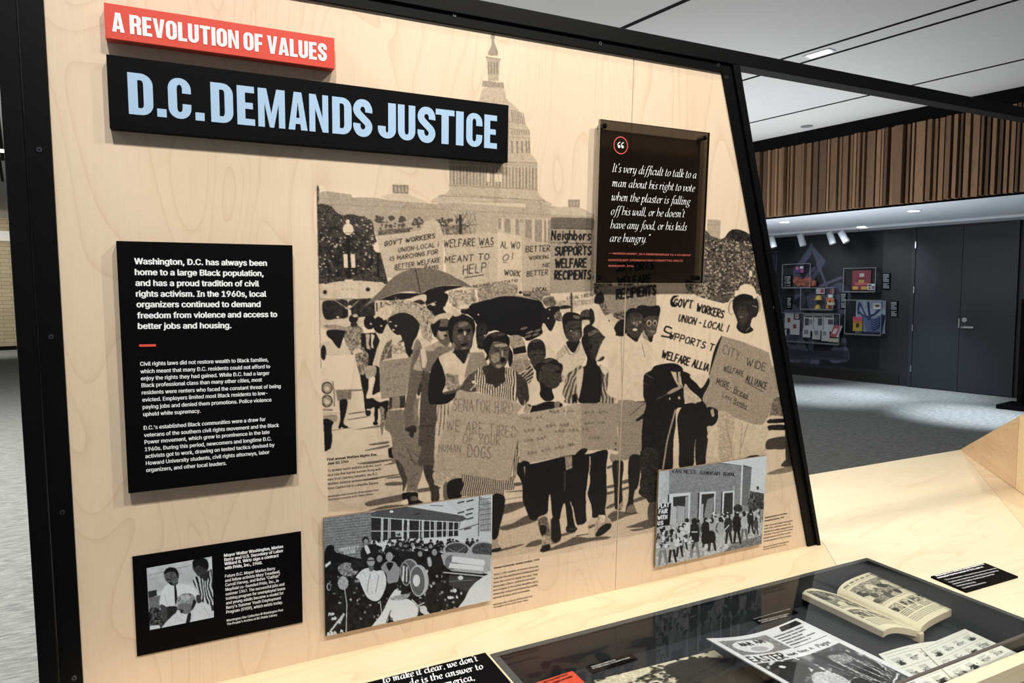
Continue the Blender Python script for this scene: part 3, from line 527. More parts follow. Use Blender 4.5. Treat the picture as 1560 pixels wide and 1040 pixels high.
    P(.55, "150 310 165 250 185 225 215 235 215 330 150 330", n=.15, sc=2); Q(.15, "150 320 215 325 215 345 150 345"); P(.96, "142 345 220 338 225 358 142 362"); P(.96, "142 375 230 372 232 398 158 398 145 402"); E(.95, 152, 350, 10, 10)
    P(.78, "132 455 170 440 232 435 235 495 170 500 128 498", n=.08); Q(.84, "228 390 262 390 270 590 240 595 208 590 210 578 232 555", n=.05); P(.5, "130 632 190 605 265 590 272 612 200 630", n=.06)
    M.tile(740, 690, 5.78)
    P(.9, "1115 85 1200 75 1215 130 1200 260 1205 420 1195 490 1160 500 1135 470 1130 300", n=.04); P(.92, "1270 40 1370 30 1350 200 1310 340 1300 440 1325 530 1240 530 1235 480 1255 400 1265 200"); P(.4, "1170 460 1205 425 1205 470 1180 495", n=.1); P(.55, "1245 480 1300 450 1320 520 1245 525", n=.1); L(.5, "1165 80 1160 500", 4)
    P(.88, "1365 -20 1520 -20 1505 200 1500 430 1440 440 1410 400 1345 350 1370 260", n=.1, sc=2); P(.7, "1430 470 1470 430 1510 440 1510 580 1435 590", n=.06)
    M.tile(0, 0, 1); Q(0, "470 300 482 283 489 570 499 775 499 890 470 890"); L(.55, "483 320 489 560", 1)
    M.done()
    return M
def crowd_fig(c, x, yh, yf, top, leg=.88):
    h = yf-yh; r = h*.075
    c.P(leg, [x-h*.07, yh+h*.5, x-h*.12, yf, x-h*.05, yf, x, yh+h*.6, x+h*.09, yf, x+h*.15, yf, x+h*.08, yh+h*.5], sm=False)
    c.P(top, [x-h*.1, yh+h*.16, x+h*.1, yh+h*.16, x+h*.12, yh+h*.52, x+h*.08, yh+h*.6, x-h*.1, yh+h*.6, x-h*.13, yh+h*.4], n=.1)
    c.L(.8, [x-h*.1, yh+h*.2, x-h*.17, yh+h*.4, x-h*.1, yh+h*.52], h*.04); c.E(.9, x, yh+r, r, r*1.25)

def paint_rally():        # photograph print, lower left
    M = Canvas(490, 745, 756, 980, 3.0, .12); P, Q, E, L, T = M.P, M.Q, M.E, M.L, M.T
    M.tile(480, 740, 4.332)
    Q(.5, "40 200 380 170 375 560 40 600", n=.12, sc=2)
    for y in range(215, 520, 9): L(.36 if y % 2 else .62, [50, y+14, 365, y-20], 3, n=.1)
    Q(.85, "370 195 960 235 945 330 372 362", n=.06)
    for x in (440, 448, 486, 497, 578, 583, 612, 620, 690, 708, 716, 760, 790, 800, 842, 870, 880, 915, 950): L(.12, [x, 205, x-3, 360], 7)
    L(.15, "370 298 560 298 950 290", 6); Q(.2, "530 300 572 300 570 335 532 335"); M.Z(.9, 538, 330, 565, 328, 20, 4, 2)
    P(.68, "370 178 430 155 590 132 700 150 1035 206 960 236 600 218 370 202", sm=False, n=.06); L(.06, "370 205 600 222 955 240", 5); L(.1, "590 132 800 160 1035 204", 4); E(.05, 504, 169, 13, 9); L(.9, "660 190 690 178", 8)
    Q(.16, "800 60 1160 40 1160 420 945 330 1000 215", n=.04); L(.75, "1085 60 1078 330", 6); L(.8, "950 290 1080 250", 5); L(.75, "760 128 845 132", 4)
    for x, y in ((960, 108), (1020, 98), (960, 175), (1020, 155), (1015, 185), (1020, 215), (1005, 282)): L(.8, [x-18, y+5, x+22, y-6], 9)
    for i in range(12): L(.6, [1092+i*6, 70+i*3, 1092+i*6, 300], 3, n=.2)
    for i in range(7): L(.7, [1088, 90+i*34, 1160, 80+i*34], 4)
    M.crowd(375, 350, 1080, 430, 110, 15, .12, 11)
    P(.93, "50 470 300 480 420 440 560 470 700 430 860 450 1000 560 1165 600 1165 820 960 800 700 880 370 945 60 1010", n=.06, sc=3)
    P(.95, "60 455 75 405 100 388 125 400 130 430 175 460 185 495 60 520"); Q(.1, "65 520 100 495 105 510 70 540"); P(.85, "300 470 320 430 345 420 345 480")
    T(.1, "UNIVERSITY", 160, 430, 285, 412, 20, 4); T(.1, "STATION", 190, 452, 262, 440, 18, 4)
    E(.9, 333, 358, 23, 25); E(.4, 336, 366, 14, 17, n=.1); P(.9, "300 430 330 395 400 385 420 440 380 480 310 470"); P(.1, "325 400 345 392 365 440 345 450")
    P(.45, "150 540 200 505 260 520 285 560 250 590 180 590", n=.25, sc=2); E(.9, 270, 520, 34, 40, n=.15); E(.3, 185, 640, 35, 45, n=.25)
    P(.08, "270 600 310 555 360 540 400 560 450 560 470 640 440 730 400 760 350 740 320 690 290 620", n=.08, sc=2); L(.55, "365 580 350 640 345 700", 4); L(.5, "420 590 400 700", 4)
    E(.9, 372, 478, 36, 38); E(.35, 368, 500, 26, 30, n=.12); L(.95, "345 492 395 490", 7); P(.6, "355 530 385 530 380 560 360 560")
    E(.92, 425, 465, 26, 28); E(.4, 425, 480, 18, 24, n=.15); E(.93, 493, 440, 33, 34); E(.35, 490, 466, 24, 30, n=.12); P(.4, "435 540 470 500 520 500 560 545 540 640 480 640 470 580", n=.06); P(.93, "470 520 490 560 515 520 510 505 480 505")
    P(.93, "520 440 545 425 560 460 640 430 640 500 580 510 545 530"); E(.88, 600, 460, 40, 36); P(.9, "560 480 640 430 700 470 640 500 590 540")
    for x, y, r in ((690, 440, 26), (785, 430, 30), (760, 390, 20), (640, 380, 20), (560, 375, 18)): E(.92, x, y, r, r); E(.4, x+3, y+8, r*.6, r*.72, n=.15)
    P(.9, "730 470 800 460 850 480 830 540 760 545"); P(.25, "740 480 760 470 770 520 750 530")
    E(.3, 625, 560, 60, 80); E(.6, 620, 560, 52, 72, n=.1); E(.35, 596, 580, 34, 80, -6); E(.8, 596, 580, 28, 72, -6)
    L(.1, "585 530 580 625", 13); L(.1, "606 535 603 630", 9)
    E(.25, 690, 620, 60, 100, -4); E(.15, 677, 627, 52, 103, -4); E(.62, 677, 627, 47, 96, -4, n=.08); E(.08, 669, 624, 24, 40)
    E(.3, 935, 425, 92, 56); E(.75, 935, 420, 76, 44, n=.15); E(.3, 1110, 425, 92, 60); E(.72, 1112, 422, 78, 48, n=.15); L(.4, "880 410 930 440 990 400", 4)
    P(.3, "830 455 870 435 1160 455 1158 560 1100 580 900 560 850 520", n=.08, sm=False); E(.55, 900, 505, 44, 50, n=.1)
    Q(.07, "905 462 1120 488 1118 528 900 502"); Q(.07, "890 508 1110 530 1112 560 880 540"); L(.2, "850 570 1060 590 1150 600", 8)
    P(.78, "885 590 1085 605 1020 700 880 655", sm=False, n=.08); E(.1, 960, 606, 18, 14); L(.5, "890 630 1040 620", 4); M.Z(.1, 875, 745, 945, 745, 22, 6, 5); E(.1, 922, 690, 13, 13)
    P(.1, "945 805 985 750 1020 680 1080 620 1160 590 1165 765 1100 780 1000 800", n=.04); E(.08, 585, 830, 95, 88); P(.08, "365 945 440 840 500 720 560 660 560 740 500 800 470 910", n=.05); L(.7, "500 820 470 900", 6); L(.15, "640 750 680 800 665 875", 7, sm=True); L(.12, "195 680 210 780 205 960", 5); L(.15, "430 760 440 850", 5)
    P(.92, "485 650 560 635 590 680 560 690 520 680 495 700"); P(.35, "500 735 620 710 600 745 520 755", n=.25)
    for i in range(120):
        x, y = 80+RNG.rand()*900, 560+RNG.rand()*330
        if M.c[min(int((y/4.332+740-745)*3), M.H-1), min(int((x/4.332+480-490)*3), M.W-1)] > .85: E(.2+RNG.rand()*.5, x, y, 3+RNG.rand()*8, 3+RNG.rand()*8)
    E(.3, 90, 665, 14, 26); E(.95, 92, 665, 9, 18); L(.2, "100 960 185 850", 12, n=.2); L(.2, "160 905 190 845", 14, n=.3); M.Z(.1, 90, 855, 130, 850, 25, 7, 2); M.Z(.1, 110, 885, 145, 880, 22, 7, 2); M.Z(.12, 80, 992, 190, 968, 30, 7, 5)
    E(.15, 715, 815, 24, 26); P(.15, "690 790 735 820 760 850 740 860 700 830"); L(.15, "680 790 720 770", 6)
    M.done(.1, -1); return M

def paint_school():       # photograph print, lower right
    M = Canvas(998, 690, 1172, 866, 3.5, .1); P, Q, E, L, T = M.P, M.Q, M.E, M.L, M.T
    M.tile(990, 680, 5.473)
    Q(.45, "40 190 560 130 850 175 830 600 40 700", n=.08, sc=2); Q(.2, "60 200 160 190 160 480 60 500", n=.06, sc=3)
    for y in range(210, 600, 14): L(.36, [160, y+6, 840, y-4], 3, a=.5)
    Q(.55, "775 150 850 172 815 500 760 485", n=.07); Q(.1, "852 120 985 85 960 560 835 420", n=.05); L(.75, "560 132 770 160 850 178", 4); L(.08, "773 112 758 500", 13)
    L(.2, "845 310 950 375", 8)
    P(.75, "838 370 890 380 950 390 955 620 820 500", sm=False, n=.2, sc=2); P(.72, "815 450 850 420 900 430 900 500 830 520", n=.25, sc=2); E(.8, 900, 345, 10, 16); E(.75, 910, 410, 14, 30, n=.2)
    for (a, b) in (("158 395 340 382 330 660 150 670", "195 420 322 408 300 650 190 655"), ("412 380 550 372 540 600 402 620", "432 398 536 390 532 590 425 600"), ("602 375 707 366 700 580 595 590", "622 388 693 382 690 575 612 580")):
        Q(.1, a); Q(.82, b, n=.07)
    Q(.35, "296 420 324 410 318 600 292 600"); Q(.22, "165 500 225 498 222 670 155 675"); Q(.3, "228 492 292 500 290 650 225 660"); Q(.25, "422 480 448 478 442 610 418 612"); Q(.45, "446 600 480 440 535 420 520 600", n=.1); L(.1, "700 330 695 560", 4); Q(.85, "150 400 162 398 160 480 148 480"); Q(.82, "402 385 415 383 406 620 396 620"); Q(.82, "597 375 606 374 600 585 590 585")
    Q(.28, "40 670 960 520 960 850 850 860 40 1010", n=.16, sc=2); Q(.55, "700 800 940 740 940 840 600 890", n=.25, sc=1)
    T(.92, "VAN NESS", 183, 218, 380, 228, 30, 5); T(.92, "ELEMENTARY", 418, 230, 585, 240, 26, 5); T(.92, "SCHOOL", 612, 240, 708, 246, 26, 5)
    E(.82, 735, 515, 38, 34, n=.2, sc=2); E(.1, 536, 568, 18, 26)
    for (x, yh, yf, t, l) in ((885, 590, 735, .75, .85), (840, 520, 725, .9, .92), (930, 500, 640, .4, .6), (785, 545, 775, .25, .6), (725, 545, 810, .94, .94), (655, 565, 810, .85, .9), (590, 590, 830, .3, .25), (515, 595, 870, .3, .88), (465, 595, 840, .92, .8), (405, 610, 760, .5, .5), (372, 600, 925, .9, .5), (312, 600, 800, .12, .3), (285, 640, 860, .25, .85), (245, 680, 920, .2, .9), (185, 690, 965, .3, .9), (105, 660, 990, .35, .5)):
        crowd_fig(M, x, yh, yf, t, l)
    for (x, y) in ((375, 690), (515, 710), (465, 720)): P(.92, [x-28, y, x+22, y, x+30, y+80, x-30, y+85])
    L(.1, "350 712 395 712", 9); L(.15, "620 700 660 655", 9); L(.1, "600 580 622 610", 7)
    for i in range(60):
        x = 60+RNG.rand()*320; y = 660+RNG.rand()*180; E(.85 if i % 2 else .12, x, y, 5+RNG.rand()*12, 6+RNG.rand()*14, n=.15)
    for i in range(40):
        x = 400+RNG.rand()*520; E(.85 if i % 2 else .2, x, 570+RNG.rand()*70-(x-400)*.1, 5+RNG.rand()*8, 6+RNG.rand()*8, n=.15)
    Q(.93, "62 476 178 470 165 655 48 668")
    T(.04, "PLAY", 72, 515, 158, 500, 34, 9); T(.04, "FAIR", 76, 560, 145, 552, 32, 9); T(.04, "WITH", 66, 610, 142, 602, 32, 9); T(.04, "US", 66, 655, 108, 650, 30, 9)
    M.done(.1, -1); return M

def paint_signing():      # small square photograph print
    M = Canvas(222, 845, 330, 962, 4.0, .12); P, Q, E, L, T = M.P, M.Q, M.E, M.L, M.T
    M.tile(190, 800, 4.952)
    Q(.2, "160 310 660 230 660 400 170 520", n=.08, sc=4); L(.45, "170 380 500 300", 4); L(.4, "180 410 300 385 450 360", 3); Q(.07, "220 300 250 292 255 310 225 316")
    Q(.85, "175 500 240 485 245 530 180 550"); Q(.55, "180 550 290 520 290 620 185 640", n=.1); P(.8, "185 640 240 620 285 660 300 770 190 790", n=.3, sc=2); Q(.1, "188 760 260 750 270 775 190 790")
    P(.06, "262 600 275 510 310 455 370 435 450 445 520 470 562 530 540 565 420 560 400 600 390 620 320 640 300 600", n=.03, sc=3); L(.3, "300 520 320 600", 4)
    P(.88, "285 630 390 610 385 660 330 720 300 740"); P(.75, "268 605 290 600 320 630 318 730 300 740 285 700", n=.06)
    Q(.95, "374 445 386 445 398 545 385 612 376 560"); P(.78, "330 420 395 415 400 440 370 455 340 445")
    P(.68, "298 385 300 350 330 322 375 325 402 360 406 400 390 440 360 450 325 430 305 410", n=.1, sc=2); P(.94, "296 370 305 335 340 316 385 325 408 365 405 400 390 370 370 350 330 352"); L(.93, "325 405 350 410", 6); P(.93, "330 425 360 440 350 450 335 440")
    P(.14, "520 400 560 380 600 395 655 330 668 600 640 600 560 560 550 500 520 440", st=(4.6, -8, .93)); P(.8, "540 530 570 530 575 585 545 580")
    P(.8, "512 300 520 265 560 250 610 255 632 300 625 340 600 370 560 385 535 360 515 330", n=.08, sc=2); P(.95, "510 300 518 262 560 246 612 252 634 295 625 330 590 320 560 300 530 320"); P(.85, "570 380 605 360 640 340 630 400 610 420")
    Q(.08, "630 260 658 240 660 330 635 330")
    P(.1, "278 776 340 700 400 655 480 650 535 595 620 588 655 650 658 700 500 735 400 755 360 745", n=.03, sc=3); P(.93, "480 660 500 665 490 735 462 738"); L(.4, "520 640 500 700", 3); L(.35, "600 620 640 690", 3)
    P(.45, "395 590 400 545 440 515 500 515 535 550 530 610 500 650 470 668 430 660 405 630", n=.2, sc=2); P(.55, "400 600 450 590 500 600 500 640 465 668 425 655", n=.1); P(.25, "420 540 470 525 500 545 450 570", n=.15); L(.95, "395 632 440 640", 7); E(.9, 430, 652, 12, 10); P(.9, "520 560 540 580 520 620 500 640")
    E(.1, 665, 660, 10, 16); Q(.85, "650 600 675 600 675 640 655 645", n=.2)
    M.done(.08, -1); return M

def page_canvas(w, h, base=.03): return Canvas(0, 0, w, h, 1.0, base)

def text_rows(M, x0, y0, x1, y1, step, d=.6, seed=1):
    g = np.random.RandomState(seed); y = y0
    while y < y1:
        x = x0; end = x1-(x1-x0)*.3*(g.rand() < .2)
        while x < end:
            w = step*(1+g.rand()*2.5); M.L(d, [x, y, min(x+w, end), y], step*.45); x += w+step*.5
        y += step

def picture_block(M, x0, y0, x1, y1, seed=1, base=.5):
    g = np.random.RandomState(seed)
    M.Q(base, [x0, y0, x1, y0, x1, y1, x0, y1], n=.3, sc=3)
    W, H = x1-x0, y1-y0
    for i in range(26):
        cx, cy = x0+g.rand()*W, y0+(.25+.7*g.rand())*H; r = (.03+.09*g.rand())*min(W, H)
        t = np.linspace(0, 6.28, 8)[:-1]
        a = np.c_[cx+r*np.cos(t)*(1+g.rand(7)), cy+r*np.sin(t)*(1+g.rand(7))]
        a[:, 0] = np.clip(a[:, 0], x0, x1); a[:, 1] = np.clip(a[:, 1], y0, y1)
        M.P([.9, .12, .75, .3][i % 4], a.ravel(), n=.15, sc=2)

def paint_cover():        # magazine front: ornamented masthead, EASTER, large dark picture
    M = page_canvas(260, 340, .06); P, Q, E, L, T = M.P, M.Q, M.E, M.L, M.T
    Q(.5, "16 16 150 16 150 88 16 88", n=.45, sc=1); E(.08, 80, 52, 50, 30); M.Z(.9, 56, 50, 124, 46, 20, 4, 6); E(.3, 84, 66, 22, 12, n=.2)
    Q(.9, "200 6 250 6 250 24 190 24", n=.1); text_rows(M, 158, 34, 240, 84, 11, .7, 3); L(.8, "156 90 250 90", 2)
    T(.95, "EASTER", 16, 120, 108, 120, 24, 4.5); M.Z(.85, 118, 116, 188, 116, 13, 2.4, 9)
    T(.85, "Page", 200, 116, 232, 116, 12, 2.4)
    Q(.8, "14 126 246 126 246 300 14 300", n=.12, sc=2); g = np.random.RandomState(12)
    for i in range(150):
        x, y = 16+g.rand()*226, 128+g.rand()*168; a = -.9+g.randn()*.5; l = 5+g.rand()*22; w = 1+g.rand()*6
        L([.12, .3, .93, .6, .05][i % 5], [x, y, min(max(x+l*math.cos(a), 15), 245), min(max(y+l*math.sin(a), 127), 299)], w, n=.1)
    P(.95, "18 170 40 140 85 130 110 150 100 185 60 205 30 230 16 230", n=.03); P(.93, "130 140 180 130 230 160 240 230 200 280 170 240 150 190", n=.06); E(.08, 60, 150, 8, 6)
    P(.2, "70 215 110 190 140 215 130 260 100 285 60 270", n=.25, sc=2); P(.94, "120 262 160 240 190 296 120 298"); P(.5, "185 150 215 165 210 190 180 185", n=.3, sc=2)
    for i in range(24): x = 150+g.rand()*90; L(.15, [x, 150+g.rand()*130, x+6, 156+g.rand()*130], 1.4)
    for i in range(16): L(.5, [20+i*2, 306+(i % 4)*8, 240, 306+(i % 4)*8], 3)
    M.done(.07, -1); return M

def paint_page(kind):
    M = page_canvas(240, 320, .04); P, Q, E, L, T = M.P, M.Q, M.E, M.L, M.T
    if kind == 'right':
        M.Z(.8, 20, 22, 215, 22, 11, 2, 22); L(.4, "15 28 222 28", 1.5)
        picture_block(M, 20, 40, 222, 165, 4, .45); text_rows(M, 20, 172, 222, 178, 6, .5, 2)
        for i, s in enumerate((5, 6, 7, 8)):
            x = 22+i*52; picture_block(M, x, 190, x+44, 230, s, .35); text_rows(M, x, 236, x+44, 262, 7, .5, s)
        text_rows(M, 20, 270, 222, 300, 8, .35, 9)
    elif kind == 'left':
        picture_block(M, 20, 24, 220, 150, 21, .55); text_rows(M, 20, 156, 220, 170, 7, .5, 2)
        picture_block(M, 20, 180, 112, 240, 22, .5); picture_block(M, 126, 180, 220, 240, 23, .45); text_rows(M, 20, 250, 220, 296, 8, .4, 5)
    elif kind == 'crowd':
        Q(.15, "0 0 240 0 240 320 0 320"); M.crowd(-5, 0, 245, 330, 420, 8, .2, 31)
        P(.88, "120 30 170 10 230 40 250 120 230 220 180 230 140 150", n=.08, sc=2); P(.15, "10 10 100 0 90 30 20 40", n=.2, sc=2)
    else:
        text_rows(M, 16, 14, 110, 20, 6, .5, 3)
        g = np.random.RandomState(41 if kind == 'strip' else 42)
        for r in range(4):
            L(.35, [12, 30+r*70, 228, 30+r*70], 1.5)
            for k in range(4):
                x, y = 20+k*54, 46+r*70
                for j in range(12): L(.85, [x+g.rand()*38, y+14+g.rand()*24, x+g.rand()*38, y+14+g.rand()*24], 1.5+g.rand()*2)
                P(.9, [x+8, y+40, x+14+g.rand()*8, y+18, x+26, y+24+g.rand()*9, x+30, y+42]) if (r+k) % 3 == 0 else E(.3, x+18, y+28, 9, 11, n=.3)
                text_rows(M, x, y, x+34*(.5+.5*g.rand()), y+11, 5, .5, r*7+k)
    M.done(.04, -1); return M

def paint_dark_wall():    # faint grey march picture printed on the dark far wall (density = lightness here)
    M = Canvas(0, 0, 420, 300, 1.0, .1); P, Q, E, L, T = M.P, M.Q, M.E, M.L, M.T
    Q(.2, "0 20 60 18 80 80 0 90", n=.1)
    for i in range(9): L(.5, [8+i*9, 38, 8+i*9, 80], 4)
    L(.45, "0 34 90 32", 3); E(.55, 25, 110, 22, 20); Q(.55, "140 80 200 20 250 60 190 130 150 150", n=.15); Q(.12, "160 85 200 35 232 62 186 112")
    for a in ("200 20 260 130", "150 90 200 40", "170 110 230 60", "190 130 330 90", "210 150 300 140"): L(.6, a, 7, n=.1)
    P(.5, "190 140 260 120 300 110 330 140 300 190 230 200", n=.3, sc=2); P(.4, "130 160 200 200 150 250 90 240", n=.2, sc=2); P(.3, "20 130 80 120 110 200 60 290 0 290", n=.15, sc=2)
    P(.06, "260 40 420 0 420 300 330 300 310 200 330 130"); M.crowd(0, 190, 320, 300, 30, 12, .35, 3)
    for x in (60, 90, 130): L(.5, [x, 150, x-20, 290], 5)
    Q(.28, "0 260 200 270 330 262 330 285 0 300", n=.1)
    M.done(.06, -1); return M
# ---------------------------------------------------------------- OBJECT HELPERS
COL = sc.collection
def lin(c): return tuple(((v/255)/12.92 if v/255 <= .04045 else (((v/255)+.055)/1.055)**2.4) for v in c)+(1,)
def tag(o, label=None, cat=None, group=None, kind=None):
    for k, v in (('label', label), ('category', cat), ('group', group), ('kind', kind)):
        if v: o[k] = v
    return o
def thing(name, loc, label, cat, group=None):
    o = bpy.data.objects.new(name, None); COL.objects.link(o); o.location = Vector(loc); o.empty_display_size = .05
    return tag(o, label, cat, group)
def base_of(o):
    b = np.zeros(3)
    while o is not None: b = b+np.array(o.location); o = o.parent
    return b
def mesh_obj(name, verts, faces, mat, parent=None, loc=None, smooth=False):
    verts = np.asarray(verts, float)
    b = base_of(parent) if parent is not None else (np.asarray(loc, float) if loc is not None else np.array([verts[:, 0].mean(), verts[:, 1].mean(), verts[:, 2].min()]))
    me = bpy.data.meshes.new(name); me.from_pydata((verts-b).tolist(), [], faces); me.update()
    if mat: me.materials.append(mat)
    if smooth: me.polygons.foreach_set('use_smooth', [True]*len(me.polygons))
    o = bpy.data.objects.new(name, me); COL.objects.link(o)
    if parent is not None: o.parent = parent
    else: o.location = Vector(b)
    return o
class Geo:
    def __init__(s): s.v = []; s.f = []
    def add(s, v, f):
        n = len(s.v); s.v += [tuple(map(float, p)) for p in v]; s.f += [tuple(i+n for i in q) for q in f]; return s
    def prism(s, poly, d):            # polygon (3-D points) pushed along vector d
        poly = [np.asarray(p, float) for p in poly]; n = len(poly); d = np.asarray(d, float)
        nr = np.zeros(3)
        for i in range(1, n-1): nr += np.cross(poly[i]-poly[0], poly[i+1]-poly[0])
        if np.dot(nr, d) > 0: poly = poly[::-1]
        s.add(poly+[p+d for p in poly], [tuple(range(n)), tuple(range(2*n-1, n-1, -1))]+[(i, i+n, (i+1) % n+n, (i+1) % n) for i in range(n)]); return s
    def box(s, a, b):
        x0, y0, z0 = np.minimum(a, b); x1, y1, z1 = np.maximum(a, b)
        return s.prism([(x0, y0, z0), (x1, y0, z0), (x1, y1, z0), (x0, y1, z0)], (0, 0, z1-z0))
    def tube(s, a, b, r, n=12, r2=None):
        a = np.asarray(a, float); b = np.asarray(b, float); d = b-a; d /= np.linalg.norm(d)
        t = np.cross(d, UP if abs(d[2]) < .9 else np.array([1., 0, 0])); t /= np.linalg.norm(t); w = np.cross(d, t); r2 = r if r2 is None else r2
        P = [p+(t*math.cos(k*2*math.pi/n)+w*math.sin(k*2*math.pi/n))*q for p, q in ((a, r), (b, r2)) for k in range(n)]
        s.add(P, [tuple(range(n-1, -1, -1)), tuple(range(n, 2*n))]+[(i, (i+1) % n, (i+1) % n+n, i+n) for i in range(n)]); return s
    def obj(s, name, mat, parent=None, loc=None, smooth=False, bevel=0):
        o = mesh_obj(name, s.v, s.f, mat, parent, loc, smooth)
        if bevel:
            m = o.modifiers.new('bevel', 'BEVEL'); m.width = bevel; m.segments = 2; m.limit_method = 'ANGLE'
        return o

# ---------------------------------------------------------------- MATERIALS
def new_mat(name):
    m = bpy.data.materials.new(name); m.use_nodes = True; nt = m.node_tree
    return m, nt, nt.nodes['Principled BSDF']
def plain(name, rgb, rough=.6, metal=0, spec=.5, noise=0, scale=60, emit=0, bump=0):
    m, nt, b = new_mat(name); c = lin(rgb); b.inputs['Base Color'].default_value = c
    b.inputs['Roughness'].default_value = rough; b.inputs['Metallic'].default_value = metal; b.inputs['Specular IOR Level'].default_value = spec
    if emit: b.inputs['Emission Color'].default_value = c; b.inputs['Emission Strength'].default_value = emit
    if noise or bump:
        tc = nt.nodes.new('ShaderNodeTexCoord'); n = nt.nodes.new('ShaderNodeTexNoise'); n.inputs['Scale'].default_value = scale; n.inputs['Detail'].default_value = 4
        nt.links.new(tc.outputs['Object'], n.inputs['Vector'])
        mr = nt.nodes.new('ShaderNodeMapRange'); mr.inputs['To Min'].default_value = 1-noise; mr.inputs['To Max'].default_value = 1+noise
        nt.links.new(n.outputs['Fac'], mr.inputs['Value'])
        mx = nt.nodes.new('ShaderNodeVectorMath'); mx.operation = 'SCALE'; mx.inputs[0].default_value = c[:3]
        nt.links.new(mr.outputs[0], mx.inputs['Scale']); nt.links.new(mx.outputs[0], b.inputs['Base Color'])
        if bump:
            bp = nt.nodes.new('ShaderNodeBump'); bp.inputs['Strength'].default_value = bump; bp.inputs['Distance'].default_value = .004
            nt.links.new(n.outputs['Fac'], bp.inputs['Height']); nt.links.new(bp.outputs[0], b.inputs['Normal'])
    return m
def wood(name, rgb, dark, stretch=(6.5, 6.5, 1.7), rings=15, fine=(260, 260, 9), rough=.45, amount=.5, ink=None, seedoff=0.0, bands=0.0):
    """rotary cut plywood: cathedral figure = level lines of a stretched noise, plus fine fibres"""
    m, nt, b = new_mat(name); N = nt.nodes.new; K = nt.links.new
    tc = N('ShaderNodeTexCoord'); mp = N('ShaderNodeMapping'); mp.inputs['Scale'].default_value = stretch; mp.inputs['Location'].default_value = (seedoff, seedoff, seedoff)
    K(tc.outputs['Object'], mp.inputs['Vector'])
    n1 = N('ShaderNodeTexNoise'); n1.inputs['Scale'].default_value = 1; n1.inputs['Detail'].default_value = 1.2; n1.inputs['Roughness'].default_value = .35; n1.inputs['Distortion'].default_value = .8
    K(mp.outputs[0], n1.inputs['Vector'])
    a = N('ShaderNodeMath'); a.operation = 'MULTIPLY'; a.inputs[1].default_value = rings; K(n1.outputs['Fac'], a.inputs[0])
    fr = N('ShaderNodeMath'); fr.operation = 'FRACT'; K(a.outputs[0], fr.inputs[0])
    pw = N('ShaderNodeMath'); pw.operation = 'POWER'; pw.inputs[1].default_value = 9; K(fr.outputs[0], pw.inputs[0])
    mp2 = N('ShaderNodeMapping'); mp2.inputs['Scale'].default_value = fine; K(tc.outputs['Object'], mp2.inputs['Vector'])
    n2 = N('ShaderNodeTexNoise'); n2.inputs['Scale'].default_value = 1; n2.inputs['Detail'].default_value = 3; K(mp2.outputs[0], n2.inputs['Vector'])
    n3 = N('ShaderNodeTexNoise'); n3.inputs['Scale'].default_value = 1.3; n3.inputs['Detail'].default_value = 3; K(mp.outputs[0], n3.inputs['Vector'])
    s1 = N('ShaderNodeMath'); s1.operation = 'MULTIPLY_ADD'; s1.inputs[1].default_value = .6*amount; K(pw.outputs[0], s1.inputs[0])
    q = N('ShaderNodeMath'); q.operation = 'MULTIPLY_ADD'; q.inputs[1].default_value = .5*amount; q.inputs[2].default_value = -.2*amount; K(n2.outputs['Fac'], q.inputs[0])
    K(q.outputs[0], s1.inputs[2])
    s2 = N('ShaderNodeMath'); s2.operation = 'MULTIPLY_ADD'; s2.inputs[1].default_value = .7*amount; K(n3.outputs['Fac'], s2.inputs[0]); K(s1.outputs[0], s2.inputs[2]); s2.use_clamp = True
    last = s2.outputs[0]
    mx = N('ShaderNodeMix'); mx.data_type = 'RGBA'; mx.inputs[6].default_value = lin(rgb); mx.inputs[7].default_value = lin(dark); K(last, mx.inputs[0])
    out = mx.outputs[2]
    if ink:
        at = N('ShaderNodeAttribute'); at.attribute_name = 'ink'
        m2 = N('ShaderNodeMix'); m2.data_type = 'RGBA'; m2.inputs[7].default_value = lin(ink); K(at.outputs['Fac'], m2.inputs[0]); K(out, m2.inputs[6]); out = m2.outputs[2]
    K(out, b.inputs['Base Color']); b.inputs['Roughness'].default_value = rough; b.inputs['Specular IOR Level'].default_value = .35
    return m
def printed(name, paper, ink, rough=.4, spec=.5):
    m, nt, b = new_mat(name); at = nt.nodes.new('ShaderNodeAttribute'); at.attribute_name = 'ink'
    mx = nt.nodes.new('ShaderNodeMix'); mx.data_type = 'RGBA'; mx.inputs[6].default_value = lin(paper); mx.inputs[7].default_value = lin(ink)
    nt.links.new(at.outputs['Fac'], mx.inputs[0]); nt.links.new(mx.outputs[2], b.inputs['Base Color'])
    b.inputs['Roughness'].default_value = rough; b.inputs['Specular IOR Level'].default_value = spec; return m
def glass(name, tint=(1, 1, 1), refl=1.0, ior=1.5):
    m, nt, b = new_mat(name); nt.nodes.remove(b); out = nt.nodes['Material Output']
    t = nt.nodes.new('ShaderNodeBsdfTransparent'); t.inputs[0].default_value = tint+(1,)
    g = nt.nodes.new('ShaderNodeBsdfGlossy'); g.inputs['Roughness'].default_value = .03
    f = nt.nodes.new('ShaderNodeFresnel'); f.inputs['IOR'].default_value = ior
    mu = nt.nodes.new('ShaderNodeMath'); mu.operation = 'MULTIPLY'; mu.inputs[1].default_value = refl; nt.links.new(f.outputs[0], mu.inputs[0])
    mx = nt.nodes.new('ShaderNodeMixShader'); nt.links.new(mu.outputs[0], mx.inputs[0]); nt.links.new(t.outputs[0], mx.inputs[1]); nt.links.new(g.outputs[0], mx.inputs[2])
    nt.links.new(mx.outputs[0], out.inputs['Surface']); return m

